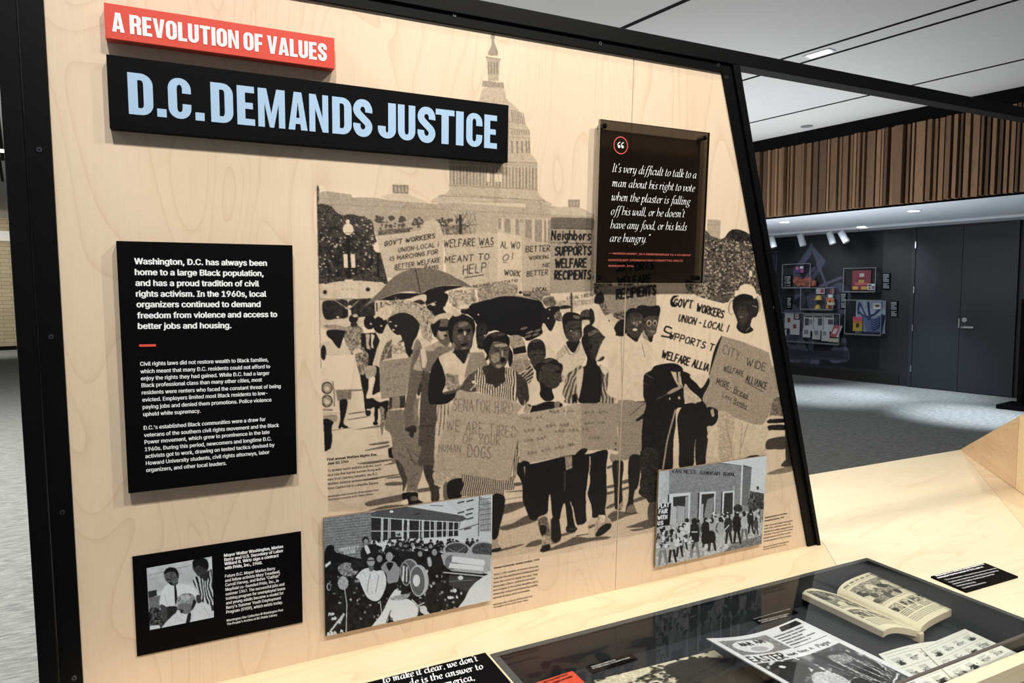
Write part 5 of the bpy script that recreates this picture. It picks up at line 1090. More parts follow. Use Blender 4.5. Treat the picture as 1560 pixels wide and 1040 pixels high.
# italic book hand for the quotations: pen skeletons, broad nib
IT = {'a': (.88, "66 85 45 100 15 75 8 35 22 0 42 12 62 52|64 100 62 25 70 0 86 15"), 'b': (.76, "12 180 12 30 30 0 60 20 68 60 55 95 35 95 14 60"), 'c': (.64, "58 80 48 98 28 95 10 60 10 25 28 0 60 20"),
 'd': (.88, "66 85 45 100 15 75 8 35 22 0 42 12 62 52|64 180 62 25 70 0 86 15"), 'e': (.64, "12 42 45 55 58 82 42 100 18 80 9 40 20 4 38 0 60 18"), 'f': (.55, "80 168 62 182 44 155 30 30 20 -40 -2 -55|8 97 56 97"),
 'g': (.74, "62 88 42 100 15 82 12 50 30 32 52 48 62 80|56 92 76 98|25 33 16 14 50 -2 62 -22 45 -50 14 -54 0 -34 18 -8"), 'h': (.78, "12 180 12 0|14 60 38 98 62 80 66 40 50 2"), 'i': (.40, "0 82 13 100 11 22 20 0 38 15|19 146 20 138"),
 'k': (.70, "12 180 12 0|14 50 40 95 56 88 50 62 18 50|22 50 48 5 68 12"), 'l': (.38, "12 180 10 20 20 0 36 15"), 'm': (1.16, "0 82 13 100 12 0|12 50 38 98 48 85 47 0|47 50 75 98 86 82 83 20 91 0 108 15"),
 'n': (.80, "0 82 13 100 12 0|12 50 40 98 54 85 50 20 58 0 76 15"), 'o': (.74, "42 100 16 82 8 42 24 0 50 14 64 55 54 94 40 100"), 'p': (.76, "0 82 13 100 12 -58|0 -58 28 -58|12 50 40 100 64 75 60 25 35 0 14 15"),
 'r': (.58, "0 82 13 100 12 0|12 50 35 95 56 90"), 's': (.56, "48 84 30 100 14 80 30 50 46 24 30 0 4 12"), 't': (.46, "16 140 12 20 22 0 42 15|-2 97 40 97"), 'u': (.84, "0 82 13 100 10 25 22 0 40 10 58 50|60 100 58 20 66 0 82 15"),
 'v': (.70, "0 80 12 100 14 30 25 0 50 30 62 70 50 100"), 'w': (1.05, "0 80 12 100 12 25 25 0 46 40 50 98|48 40 60 0 85 30 97 75 85 100"), 'y': (.78, "0 82 13 100 10 25 22 0 40 10 58 50|60 100 56 0 40 -44 8 -56"),
 'I': (.50, "22 165 22 0|4 165 40 165|4 0 40 0"), 'A': (1.1, "0 0 30 60 62 165 80 0|22 55 78 55|66 0 96 0"), "'": (.28, "10 172 16 158 6 138"), ',': (.3, "8 10 14 -4 4 -24"), '.': (.3, "8 8 10 2"), '"': (.5, "10 172 16 158 6 138|30 172 36 158 26 138"), '6': (.6, "0 0")}
def italic_line(txt, shear, w, nibmin):
    polys = []; x = 0
    for c in txt:
        if c == ' ': x += .42; continue
        adv, st = IT[c]
        for q in st.split('|'):
            a = np.array(q.split(), float).reshape(-1, 2)/100
            for r in ribbon(a, w, nib=(math.radians(25), nibmin)): polys.append([(px+x+shear*py, py) for px, py in r])
        x += adv+.03
    return x, polys

# ---------------------------------------------------------------- EXHIBIT PANEL (plywood boards with printed mural)
TH = .018
pb = on_panel(340, 1040); 
panel = thing('exhibit_panel', on_panel(780, 935), 'tall birch plywood exhibit panel printed with a black and white protest march photograph', 'exhibit panel')
def uv(p): d = np.asarray(p)-PO; return np.dot(d, PU), np.dot(d, PV)
def pw(u, v, off=0.0): return PO+PU*u+PV*v-PN*off
uj = .5*(uv(on_panel(967, 90))[0]+uv(on_panel(936, 900))[0])
vb = uv(on_panel(780, 936))[1]+.0006
uL = uv(on_panel(97, 520))[0]-.012
a1, a2 = uv(on_panel(490, 0)), uv(on_panel(1098, 113)); a3 = uv(on_panel(1228, 829))
vt = a2[1]
sl = (a3[0]-a2[0])/(a3[1]-a2[1])
def ur(v): return a2[0]+sl*(v-a2[1])
vt2 = vt+.02
Geo().prism([pw(uL, vb), pw(uj-.0006, vb), pw(uj-.0006, vt2), pw(uL, vt2)], PN*TH).obj('plywood_board', M_PLY, panel)
Geo().prism([pw(uj+.0006, vb), pw(ur(vb)+.02, vb), pw(ur(vt2)+.02, vt2), pw(uj+.0006, vt2)], PN*TH).obj('plywood_board', M_PLY, panel)
MUR = paint_mural()
m0, m1 = uv(on_panel(480, 500))[0], ur(vb)+.012
v0, v1 = uv(on_panel(800, 862))[1]-.01, uv(on_panel(750, 45))[1]
nu, nv = int((m1-m0)/.00125), int((v1-v0)/.00125)
def keep(C):
    u = (C-PO)@PU; v = (C-PO)@PV
    return (np.abs(u-uj) > .0007) & (u < a2[0]+sl*(v-a2[1])+.012) & (v < vt2)
ink_sheet('mural_print', quad_P(pw(m0, v1, .0003), pw(m1, v1, .0003), pw(m1, v0, .0003), pw(m0, v0, .0003)), nu, nv, M_MURAL, from_px(MUR), panel, keep)
CAP = .0062
block('caption', [("First annual Welfare Rights Day,", 192, 222, 985, 138), ("June 30, 1966", 195, 288, 528, 250)], on_panel, PV, .0085, M_INKT, panel, .028, tile=(480, 680, 10.4))
block('caption', [("To protest harsh welfare policies, such", 195, 400, 1045, 303), ("as a rule that barred women living with", 196, 470, 1040, 372), ("men from claiming benefits, the D.C.", 197, 541, 995, 446), ("Welfare Alliance sponsored a march", 198, 612, 988, 516), ("from Capitol Hill to Lafayette Square.", 199, 682, 1008, 586)], on_panel, PV, .0085, M_INKT, panel, .016, tile=(480, 680, 10.4))
block('caption', [("Washington Star Collection \u00a9 Washington Post", 200, 805, 1002, 697), ("The People's Archive at DC Public Library", 202, 858, 915, 760)], on_panel, PV, .0065, M_INKT, panel, .016, tile=(480, 680, 10.4))
block('caption', [("Howard University student protest, 1968", 140, 305, 940, 150)], on_panel, PV, .0078, M_INKT, panel, .028, tile=(740, 840, 11.56))
block('caption', [("About 1,200 students at Howard University", 140, 420, 925, 268), ("took over the administration building and shut", 138, 490, 930, 332), ("down the school for nearly five days. They", 135, 560, 915, 405), ("demanded a Black-centered curriculum", 132, 630, 868, 476), ("and changes to the school discipline policy,", 130, 697, 930, 530), ("enhancing changes and influencing student", 130, 765, 912, 598), ("activists at many other universities.", 128, 833, 780, 690)], on_panel, PV, .0075, M_INKT, panel, .016, tile=(740, 840, 11.56))
block('caption', [("Washington Star Collection \u00a9 Washington Post", 128, 947, 820, 792), ("The People's Archive at DC Public Library", 130, 995, 745, 860)], on_panel, PV, .0062, M_INKT, panel, .016, tile=(740, 840, 11.56))
block('caption', [("Student protest at Van Ness", 30, 547, 238, 505), ("Elementary School, 1964", 28, 577, 208, 540)], on_panel, PV, .0078, M_INKT, panel, .028, tile=(1160, 700, 6.114))
block('caption', [("After schools were legally desegregated", 28, 622, 287, 572), ("in the 1950s, most Black students still", 25, 650, 270, 602), ("attended overcrowded, segregated schools.", 22, 680, 298, 625), ("In October 1964, more than 900 students", 20, 707, 288, 652), ("boycotted classes at Van Ness to protest", 18, 738, 272, 682), ("unsafe conditions at the old school.", 17, 767, 277, 712)], on_panel, PV, .0075, M_INKT, panel, .016, tile=(1160, 700, 6.114))
block('caption', [("Washington Star Collection \u00a9 Washington Post", 15, 820, 256, 765), ("The People's Archive at DC Public Library", 14, 842, 226, 793)], on_panel, PV, .0062, M_INKT, panel, .016, tile=(1160, 700, 6.114))

# ---------------------------------------------------------------- BLACK STEEL FRAME
fr = thing('steel_frame', on_z(95, 1040, TABLE)*[1, 1, 0], 'black steel frame around the plywood panel, with slanted right post and long top rail', 'frame')
def line_uv(xa, ya, xb, yb, off=0.0):
    a, b = uv(on_panel(xa, ya, off)), uv(on_panel(xb, yb, off)); return a, b
# left post: inner flat bar and outer square tube
li = uv(on_panel(97, 520))[0]; lg = uv(on_panel(59, 520, .006))[0]; lo = uv(on_panel(25, 520, .012))[0]
vfl = vb-TABLE/.999
tr_a, tr_b = uv(on_panel(920, 33, .012)), uv(on_panel(1545, 163, .012))
vto = uv(on_panel(1000, 54, .012))[1]; vtg = uv(on_panel(920, 55.5, .006))[1]; vti = uv(on_panel(920, 80))[1]
vto = .5*(tr_a[1]+tr_b[1]) if abs(tr_a[1]-tr_b[1]) < .05 else vto
vbt = uv(on_panel(1345, 141, .012))[1]
TD = .028
Geo().prism([pw(lo, vfl, .012), pw(lg-.0012, vfl, .012), pw(lg-.0012, vto-.028, .012), pw(lo, vto-.028, .012)], PN*(TD+.012)).obj('post', M_FRAME, fr, bevel=.001)
Geo().prism([pw(lg, vb, .006), pw(li, vb, .006), pw(li, vtg, .006), pw(lg, vtg, .006)], PN*.0055).obj('flat_bar', M_FRAME, fr, bevel=.0006)
# top: flat bar ends at the slanted post, tube runs on to the right
uri = lambda v: ur(v)
g1 = uv(on_panel(1114, 101, .006)); g2 = uv(on_panel(1242, 822, .006)); s2 = (g2[0]-g1[0])/(g2[1]-g1[1])
o1 = uv(on_panel(1127, 96, .012)); o2 = uv(on_panel(1250, 825, .012)); s3 = (o2[0]-o1[0])/(o2[1]-o1[1])
fg = lambda v: g1[0]+s2*(v-g1[1]); fo = lambda v: o1[0]+s3*(v-o1[1])
Geo().prism([pw(li, vti, .006), pw(ur(vti)-.0004, vti, .006), pw(fg(vtg), vtg, .006), pw(li, vtg, .006)], PN*.0055).obj('flat_bar', M_FRAME, fr, bevel=.0006)
uend = tr_b[0]+1.4
zb = vto-.028
Geo().prism([pw(lo, zb, .012), pw(uend, zb, .012), pw(uend, vto, .012), pw(lo, vto, .012)], PN*(TD+.012)).obj('top_rail', M_FRAME, fr, bevel=.001)
Geo().prism([pw(ur(vb), vb, .006), pw(fg(vb)-.0012, vb, .006), pw(fg(vtg), vtg, .006), pw(ur(vti), vti, .006)], PN*.0055).obj('flat_bar', M_FRAME, fr, bevel=.0006)
Geo().prism([pw(fg(vb), vb, .012), pw(fo(vb), vb, .012), pw(fo(zb), zb-.0004, .012), pw(fg(zb), zb-.0004, .012)], PN*(TD+.012)).obj('slanted_post', M_FRAME, fr, bevel=.001)
for (x, y) in ((60, 228), (78, 513), (95, 780), (113, 1032), (692, 23), (914, 66), (1094, 99), (1107, 118), (1180, 468), (1182, 470), (1212, 640)):
    if (x, y) == (1182, 470): continue
    c = on_panel(x, y, .006); s = Geo().tube(c, c-PN*.0016, .0042, 14, .0034).obj('screw', M_SCREW, fr)
    Geo().tube(c-PN*.0012, c-PN*.0018, .0016, 6).obj('socket', M_BLACK, s)

# ---------------------------------------------------------------- BOARDS MOUNTED ON THE PANEL
def board(name, corners, off, thick, mat, label, cat, grp=None, side=None):
    """corners of the face in the photograph (tl, tr, br, bl); squared up in the panel plane"""
    q = [uv(on_panel(x, y, off)) for x, y in corners]
    u0, u1 = (q[0][0]+q[3][0])/2, (q[1][0]+q[2][0])/2; vt_, vb_ = (q[0][1]+q[1][1])/2, (q[2][1]+q[3][1])/2
    t = thing(name, pw((u0+u1)/2, vb_, off-thick), label, cat, grp)
    Geo().prism([pw(u0, vb_, off), pw(u1, vb_, off), pw(u1, vt_, off), pw(u0, vt_, off)], PN*thick).obj('face_board', mat, t, bevel=.0006)
    return t, (u0, u1, vb_, vt_)
O = .021
red, rr = board('heading_board', [(158.5, 3.5), (510, 58), (509.5, 105), (160, 57.5)], O, O, M_RED, 'small red heading board reading A REVOLUTION OF VALUES, above the black title', 'sign')
blk, br = board('heading_board', [(161.5, 82), (775.5, 160.5), (773, 249), (167, 193)], O, O, M_BLACK, 'long black title board reading D.C. DEMANDS JUSTICE in pale blue capitals', 'sign')
G = Geo(); LB_ = [('D', 194, 233), ('.', 237.5, 253), ('C', 255, 291), ('.', 296, 311), ('D', 320, 355), ('E', 360, 388), ('M', 392, 434), ('A', 438, 468), ('N', 470, 500), ('D', 505, 535.5), ('S', 537, 567), ('J', 574.5, 603), ('U', 605, 632.5), ('S', 635, 663), ('T', 662.5, 692), ('I', 693.5, 706), ('C', 709, 734.5), ('E', 736.5, 757)]
A_, B_ = on_panel(197, 171, O), on_panel(757, 229, O); bv = (uv(A_)[1]+uv(B_)[1])/2; tv = (uv(on_panel(194, 108.5, O))[1]+uv(on_panel(757, 177.5, O))[1])/2
for (c, xa, xb) in LB_:
    yb = 140+(xa-194)*.113
    ua, ub = uv(on_panel(xa+1, yb, O))[0], uv(on_panel(xb, yb+3, O))[0]; w, ps = glyph(c)
    poly_geo(G, ps, lambda x, y: pw(ua+(ub-ua)*x/w, bv+(tv-bv)*y, O+.0007))
G.obj('lettering', M_BLUE, blk)
G = Geo(); tot = 0; seq = []
for c in "A REVOLUTION OF VALUES":
    if c == ' ': tot += .2; continue
    w, ps = glyph(c); seq.append((tot, w, ps)); tot += w+.065
tot -= .065; A_, B_ = uv(on_panel(171, 48, O)), uv(on_panel(498, 93.5, O)); bv = (A_[1]+B_[1])/2; tv = (uv(on_panel(172, 20, O))[1]+uv(on_panel(499, 66.5, O))[1])/2
for (x0, w, ps) in seq: poly_geo(G, ps, lambda x, y: pw(A_[0]+(B_[0]-A_[0])*(x0+x)/tot, bv+(tv-bv)*y, O+.0007))
G.obj('lettering', M_WHITE, red)

txt, tr = board('text_panel', [(174, 366), (444, 374), (454, 723), (198, 750)], O, O, M_BLACK, 'tall black text panel with white paragraphs and a coral dash at left', 'text panel')
TL = (0, 340, 2.3635); onf = lambda x, y: on_panel(x, y, O)
block('lettering', [("Washington, D.C. has always been", 485, 147, 960, 153), ("home to a large Black population,", 487, 186, 948, 190), ("and has a proud tradition of civil", 489, 225, 932, 227), ("rights activism. In the 1960s, local", 491, 264, 958, 264), ("organizers continued to demand", 493, 302, 937, 301), ("freedom from violence and access to", 495, 342, 997, 337), ("better jobs and housing.", 498, 380, 832, 377)], onf, PV, .0168, M_WHITE, txt, .03, tile=TL)
block('lettering', [("Civil rights laws did not restore wealth to Black families,", 505, 513, 966, 497), ("which meant that many D.C. residents could not afford to", 506, 540, 972, 521), ("enjoy the rights they had gained. While D.C. had a larger", 508, 565, 970, 545), ("Black professional class than many other cities, most", 510, 590, 943, 569), ("residents were renters who faced the constant threat of being", 511, 616, 1010, 592), ("evicted. Employers limited most Black residents to low-", 513, 642, 963, 617), ("paying jobs and denied them promotions. Police violence", 514, 668, 977, 641), ("upheld white supremacy.", 516, 694, 722, 681)], onf, PV, .0115, M_WHITE, txt, .020, tile=TL)
block('lettering', [("D.C.'s established Black communities were a draw for", 518, 743, 956, 711), ("veterans of the southern civil rights movement and the Black", 519, 769, 1004, 732), ("Power movement, which grew to prominence in the late", 521, 794, 970, 757), ("1960s. During this period, newcomers and longtime D.C.", 522, 820, 977, 781), ("activists got to work, drawing on tested tactics devised by", 524, 845, 988, 803), ("Howard University students, civil rights attorneys, labor", 526, 870, 970, 829), ("organizers, and other local leaders.", 527, 895, 815, 869)], onf, PV, .0115, M_WHITE, txt, .020, tile=TL)
Geo().prism([on_panel(212, 524.5, O+.0006), on_panel(237.5, 524, O+.0006), on_panel(237.8, 527.5, O+.0006), on_panel(212, 528, O+.0006)], -PN*.0004).obj('dash', M_DASH, txt)

low, lr = board('text_panel', [(201, 847.5), (459, 810), (461, 949), (209, 998.5)], .003, .003, M_BLACK, 'thin black panel with a small square photograph and white text, lower left', 'text panel')
LT = (190, 800, 4.952); onl = lambda x, y: on_panel(x, y, .003)
block('lettering', [("Mayor Walter Washington, Marion", 750, 237, 1193, 168), ("Barry and U.S. Secretary of Labor", 752, 269, 1195, 199), ("Willard B. Wirtz sign a contract", 753, 300, 1160, 236), ("with Pride, Inc., 1968.", 755, 332, 1037, 290)], onl, PV, .0098, M_WHITE, low, .03, tile=LT)
block('lettering', [("Future D.C. Mayor Marion Barry", 757, 393, 1135, 332), ("and fellow activists Mary Treadwell,", 758, 427, 1172, 358), ("Carroll Harvey, and Rufus \"Catfish\"", 759, 460, 1167, 390), ("Mayfield co-founded Pride, Inc., in", 761, 494, 1160, 425), ("summer 1967. The successful jobs and", 762, 528, 1203, 451), ("training program for unemployed teens", 763, 562, 1210, 483), ("and young adults became a model for", 765, 596, 1198, 518), ("Barry's Summer Youth Employment", 766, 630, 1178, 555), ("Program (SYEP), which exists today.", 767, 664, 1192, 587)], onl, PV, .0098, M_WHITE, low, .02, tile=LT)
block('lettering', [("Washington Star Collection \u00a9 Washington Post", 768, 725, 1195, 643), ("The People's Archive at DC Public Library", 770, 752, 1150, 680)], onl, PV, .0075, M_WHITE, low, .02, tile=LT)
def print_on(M, corners, off, par, step=.0009, mat=M_PHOTO):
    q = [uv(on_panel(x, y, off)) for x, y in corners]
    c = [pw(a, b, off+.0004) for a, b in q]
    w = np.linalg.norm(c[1]-c[0]); h = np.linalg.norm(c[3]-c[0])
    return ink_sheet('photo_print', quad_P(*c), int(w/step), int(h/step), mat, from_px(M), par)
print_on(paint_signing(), [(190+165/4.952, 800+322/4.952), (190+657/4.952, 800+234/4.952), (190+673/4.952, 800+692/4.952), (190+190/4.952, 800+790/4.952)], .003, low)
ph1, q1 = board('photo_board', [(493, 789), (749, 753), (749, 912), (496, 971)], .009, .006, M_EDGE, 'photograph board of a crowd with drums before a glass-fronted hall, bottom centre', 'photograph')
def pr_rect(M, r, off, par, step=.0009):
    u0, u1, b0, t0 = r
    c = [pw(u0, t0, off+.0003), pw(u1, t0, off+.0003), pw(u1, b0, off+.0003), pw(u0, b0, off+.0003)]
    ink_sheet('photo_print', quad_P(*c), int((u1-u0)/step), int((t0-b0)/step), M_PHOTO, from_px(M), par)
pr_rect(paint_rally(), q1, .009, ph1)
ph2, q2 = board('photo_board', [(1002, 716), (1168, 696), (1160, 829), (1000, 862)], .009, .006, M_EDGE, 'photograph board of marchers outside a school with three doorways, lower right of the mural', 'photograph')
pr_rect(paint_school(), q2, .009, ph2)
for t, q in ((ph1, q1), (ph2, q2)):
    Geo().prism([pw(q[0]+.01, q[2]+.01, .003), pw(q[1]-.01, q[2]+.01, .003), pw(q[1]-.01, q[3]-.01, .003), pw(q[0]+.01, q[3]-.01, .003)], PN*.003).obj('spacer', M_BLACK, t)

# smoked acrylic quotation on stand-off screws
OQ = .022
qc = [uv(on_panel(x, y, OQ)) for x, y in ((915, 182), (1083, 202), (1069, 431), (907, 431.5))]
u0, u1, vb_, vt_ = (qc[0][0]+qc[3][0])/2, (qc[1][0]+qc[2][0])/2, (qc[2][1]+qc[3][1])/2, (qc[0][1]+qc[1][1])/2
qt = thing('quotation_sign', pw((u0+u1)/2, vb_, 0), 'dark see-through acrylic panel with a white italic quotation and ringed quote mark', 'text panel')
mesh_obj('acrylic_sheet', [pw(u0, vb_, OQ), pw(u1, vb_, OQ), pw(u1, vt_, OQ), pw(u0, vt_, OQ)], [(0, 1, 2, 3)], M_TINT, qt)
M_EDGEQ = plain('acrylic_edge', (150, 140, 124), .3)
e = .005
G = Geo()
for (a, b, c, d) in ((u0-.0004, u0, vb_, vt_), (u1, u1+.0004, vb_, vt_), (u0, u1, vb_-.0004, vb_), (u0, u1, vt_, vt_+.0004)):
    G.prism([pw(a, c, OQ), pw(b, c, OQ), pw(b, d, OQ), pw(a, d, OQ)], PN*.006)
G.obj('edge', M_EDGEQ, qt)
for (a, b) in ((u0+.011, vt_-.011), (u1-.011, vt_-.011), (u0+.011, vb_+.011), (u1-.011, vb_+.011)):
    s = Geo().tube(pw(a, b, 0), pw(a, b, OQ-.001), .005, 12).obj('stand_off', M_STEEL, qt)
    Geo().tube(pw(a, b, OQ), pw(a, b, OQ+.002), .0035, 12, .0028).obj('screw', M_BLACK, s)
G = Geo(); QT = (900, 170, 3.852); onq = lambda x, y: on_panel(x/QT[2]+QT[0], y/QT[2]+QT[1], OQ)
for (t, x0, y0, x1, y1) in (("It's very difficult to talk to a", 122, 352, 618, 392), ("man about his right to vote", 122, 438, 607, 470), ("when the plaster is falling", 118, 520, 580, 547), ("off his wall, or he doesn't", 114, 604, 548, 620), ("have any food, or his kids", 112, 684, 560, 697), ("are hungry.\"", 108, 762, 343, 767)):
    A_, B_ = uv(onq(x0, y0)), uv(onq(x1, y1)); w, ps = italic_line(t, .2, .125, .045); xh = .0094
    poly_geo(G, ps, lambda x, y: pw(A_[0]+(B_[0]-A_[0])*x/w, A_[1]+(B_[1]-A_[1])*x/w+y*xh, OQ+.0007))
cx, cy = uv(onq(175, 198))
for dx in (-.0035, .0045):
    poly_geo(G, ribbon([(dx+.002, .006), (dx-.0025, .003), (dx-.003, -.001), (dx, -.0035)], .0016)+[[(dx+.0028*math.cos(a)-.0004, -.0025+.0028*math.sin(a)) for a in np.linspace(0, 6.28, 13)[:-1]]], lambda x, y: pw(cx+x, cy+y, OQ+.0008))
G.obj('lettering', M_WHITE, qt)
G = Geo(); poly_geo(G, arc(0, 0, .0165, .0165, .0016, .0016, 0, 360, 36), lambda x, y: pw(cx+x, cy+y, OQ+.0007)); G.obj('ring', M_PINK, qt)
block('credit', [("\u2014 MARION BARRY, IN A MEMORANDUM TO A STUDENT", 104, 836, 585, 848), ("NONVIOLENT COORDINATING COMMITTEE (SNCC)", 103, 876, 538, 880), ("WORKSHOP, 1966", 102, 910, 250, 911)], lambda x, y: on_panel(x, y, OQ), PV, .0072, M_PINKD, qt, .004, tile=QT)

# ---------------------------------------------------------------- COUNTER
T0 = TABLE; YB = on_z(1350, 703, T0)[1]; TT = .03
cnt = thing('display_counter', (1.0, 1.2, 0), 'long pale birch counter in front of and beside the exhibit panel', 'counter')
cr_a, cr_b = on_z(1253, 825, T0), on_z(1273, 858, T0)
CX0, CX1 = on_z(746, 997, T0)[0], on_z(1321, 850.5, T0)[0]; CY1 = .5*(on_z(746, 997, T0)[1]+on_z(1321, 850.5, T0)[1]); CY0 = .5*(on_z(1388, 1035, T0)[1]+on_z(1560, 967, T0)[1])
YP = on_z(780, 936, T0)[1]
def topboard(pts, mat=M_TOP): return Geo().prism([(p[0], p[1], T0) for p in pts], (0, 0, -TT)).obj('board', mat, cnt)
XL, XR = pw(lg, vb)[0]+.001, 3.6
kx = cr_a[0]+(CY1-cr_a[1])*(cr_b[0]-cr_a[0])/(cr_b[1]-cr_a[1])
topboard([(XL, YP+TH), (XL, CY1), (CX0, CY1), (kx-.0006, CY1), (cr_a[0]-.0006, cr_a[1]), (cr_a[0]-.0006, YP+TH)], M_TOP2)
w1, w2 = on_z(1462, 685, T0), on_z(1547, 745, T0); c1 = on_z(1466, 688, T0); c2 = on_z(1535, 773, T0)
dk = (c2-c1)/np.linalg.norm(c2-c1); c3 = c2+dk*.5
topboard([(cr_a[0]+.0006, YB), (cr_a[0]+.0006, cr_a[1]), (kx+.0006, CY1), (CX1, CY1), (CX1, CY0), (c3[0], CY0), (c3[0], c3[1]) if c3[1] > CY0 else (c3[0], CY0+.001), (c2[0], c2[1]), (w1[0], w1[1])])
topboard([(w1[0]+.0008, w1[1]), (c2[0]+.0012, c2[1]), (c3[0]+.0012, max(c3[1], CY0+.001)), (XR, max(c3[1], CY0+.001)), (XR, YB)], M_TOP2)
topboard([(XL, CY1-.0006), (XL, CY0), (CX0, CY0), (CX0, CY1-.0006)], M_TOP)
G = Geo(); G.box((XL+.05, YB-.06, 0), (XR-.05, YB-.03, T0-TT)); G.obj('back_board', M_WING, cnt)
RIMZ = on_y(1560, 989, CY0-.004)[2]; RIM2 = RIMZ-.035
Geo().box((XL, CY0-.03, RIM2), (XR, CY0-.006, RIMZ)).obj('front_rim', M_TOP, cnt)
Geo().box((XL, CY0-.018, .08), (XR, CY0-.008, RIM2-.001)).obj('front_board', M_WING, cnt)
Geo().box((XL, CY0, .0), (XL+.02, YB-.07, T0-TT)).obj('side_board', M_WING, cnt)
# upright birch wing at the right, standing on the counter
wing = thing('birch_wing_panel', w1, 'upright slanted birch plywood wing rising from the right end of the counter', 'plywood panel')
def vplane(a, b):
    d = (b-a)*[1, 1, 0]; n = np.array([d[1], -d[0], 0]); return n/np.linalg.norm(n)
nw = vplane(w1, w2)
if np.dot(nw, ray(1500, 700)) < 0: nw = -nw
tp1 = hit(1551, 635, nw, w1); b2 = hit(1547, 744, nw, w1); 
Geo().prism([w1, b2, hit(1552, 634, nw, w1)], nw*.018).obj('board', M_WING, wing)
w3 = on_z(1640, 815, T0); tt = hit(1640, 585, nw, w1)
Geo().prism([b2+(b2-w1)*.004, hit(1640, 808, nw, w1), tt, hit(1552.6, 634, nw, w1)], nw*.018).obj('board', wood('birch_wing_pale', (232, 206, 160), (196, 160, 112), stretch=(2.2, 2.2, 10), rings=9, amount=.5, seedoff=9), wing)

# ---------------------------------------------------------------- GLASS CASE SET INTO THE COUNTER
case = thing('display_case', ((CX0+CX1)/2, CY1, T0), 'shallow black-lined display case under glass, set into the birch counter', 'display case')
ZF = on_y(1040, 976, CY1-.01)[2]; CXR = CX1+.0
XRC = CX1
G = Geo(); G.box((CX0, CY0-.004, ZF-.01), (XRC, CY1, ZF)); G.obj('case_floor', M_CASE, case)
Geo().box((CX0, CY1-.008, ZF), (XRC, CY1-.0008, T0-.0005)).obj('case_wall', M_CASE, case)
Geo().box((CX0+.0008, CY0, ZF), (CX0+.008, CY1-.009, T0-.0005)).obj('case_wall', M_CASE, case)
Geo().box((XRC-.008, CY0, ZF), (XRC-.0008, CY1-.009, T0-.0005)).obj('case_wall', M_CASE, case)
M_LIP = plain('grey_lip', (84, 86, 86), .5)
G = Geo(); G.box((CX0, CY1-.012, T0+.0006), (XRC, CY1, T0+.0016)); G.box((CX0, CY0, T0+.0006), (CX0+.012, CY1-.012, T0+.0016)); G.box((XRC-.012, CY0, T0+.0006), (XRC, CY1-.012, T0+.0016)); G.obj('lip', M_LIP, case)
mesh_obj('glass_top', [(CX0, CY0, T0+.002), (XRC, CY0, T0+.002), (XRC, CY1, T0+.002), (CX0, CY1, T0+.002)], [(0, 1, 2, 3)], M_GLASS, case)
mesh_obj('glass_front', [(CX0, CY0, RIMZ-.001), (XRC, CY0, RIMZ-.001), (XRC, CY0, T0+.002), (CX0, CY0, T0+.002)], [(0, 1, 2, 3)], M_CLEAR, case)
Geo().box((CX0, CY0-.0022, T0-.0002), (XRC, CY0+.0022, T0+.003)).obj('glass_joint', plain('glass_joint_grey', (92, 86, 84), .25), case)

def sheet_on(name, M, mat, corners, label, cat, bulge=None, n=(90, 120), thick=.0008, grp=None, edge=M_PAPERY, maxlift=0):
    """paper sheet: corners tl, tr, br, bl in space; bulge(s, t) lifts it"""
    c = [np.asarray(p) for p in corners]; base = sum(c)/4
    P0 = quad_P(*c)
    def P(s, t):
        p = P0(s, t)
        if bulge is not None: p = p+UP*bulge(s, t)[..., None]
        return p
    return P
ZI = ZF+.0
def cpt(x, y, h): return on_z(x, y, ZF+h)
def fan(name, label, cat, P, M, mat, n, loc, thick=.003, grp=None, under=None):
    t = thing(name, loc, label, cat, grp)
    ink_sheet('printed_sheet', P, n[0], n[1], mat, from_st(M), t)
    s, tt_ = np.meshgrid(np.linspace(0, 1, 13), np.linspace(0, 1, 9), indexing='ij'); top = P(s, tt_).reshape(-1, 3)-UP*.0004; bot = top-UP*thick
    V = np.r_[top, bot]; m = len(top); F = []
    for i in range(12):
        for j in range(8):
            a = i*9+j; F += [(a, a+9, a+10, a+1), (m+a, m+a+1, m+a+10, m+a+9)]
    ring = [i*9 for i in range(13)]+[12*9+j for j in range(1, 9)]+[i*9+8 for i in range(11, -1, -1)]+[j for j in range(7, 0, -1)]
    for k in range(len(ring)):
        a, b = ring[k], ring[(k+1) % len(ring)]; F.append((a, m+a, m+b, b))
    mesh_obj('pages', V, F, under or M_PAPER, t)
    return t
M_PAPER = plain('page_edges', (222, 206, 176), .8, noise=.12, scale=300)
M_PAPERG = plain('grey_sheet_edges', (170, 172, 178), .6)
# comic pages lying on the case floor, front right
ca, cb, cc, cd = cpt(1338, 996, .004), cpt(1430, 978, .004), cpt(1530, 1048, .004), cpt(1432, 1085, .004)
P = lambda s, t, f=quad_P(ca, cb, cc, cd): f(s, t)+UP*(.006*np.sin(np.clip(s, 0, 1)*2.6))[..., None]
fan('newspaper', 'open white comic-strip page at left half of the spread by the front glass', 'newspaper', P, paint_page('strip'), M_PAPERW, (110, 140), cpt(1430, 1010, 0), .002)
ca, cb, cc, cd = cpt(1402, 986, .012), cpt(1470, 957.5, .012), cpt(1568, 1003, .012), cpt(1478, 1060, .012)
P2 = quad_P(ca, cb, cc, cd)
fan('newspaper', 'white comic-strip page nearest the right end of the case', 'newspaper', P2, paint_page('strip2'), M_PAPERW, (110, 140), cpt(1480, 1000, 0), .004)
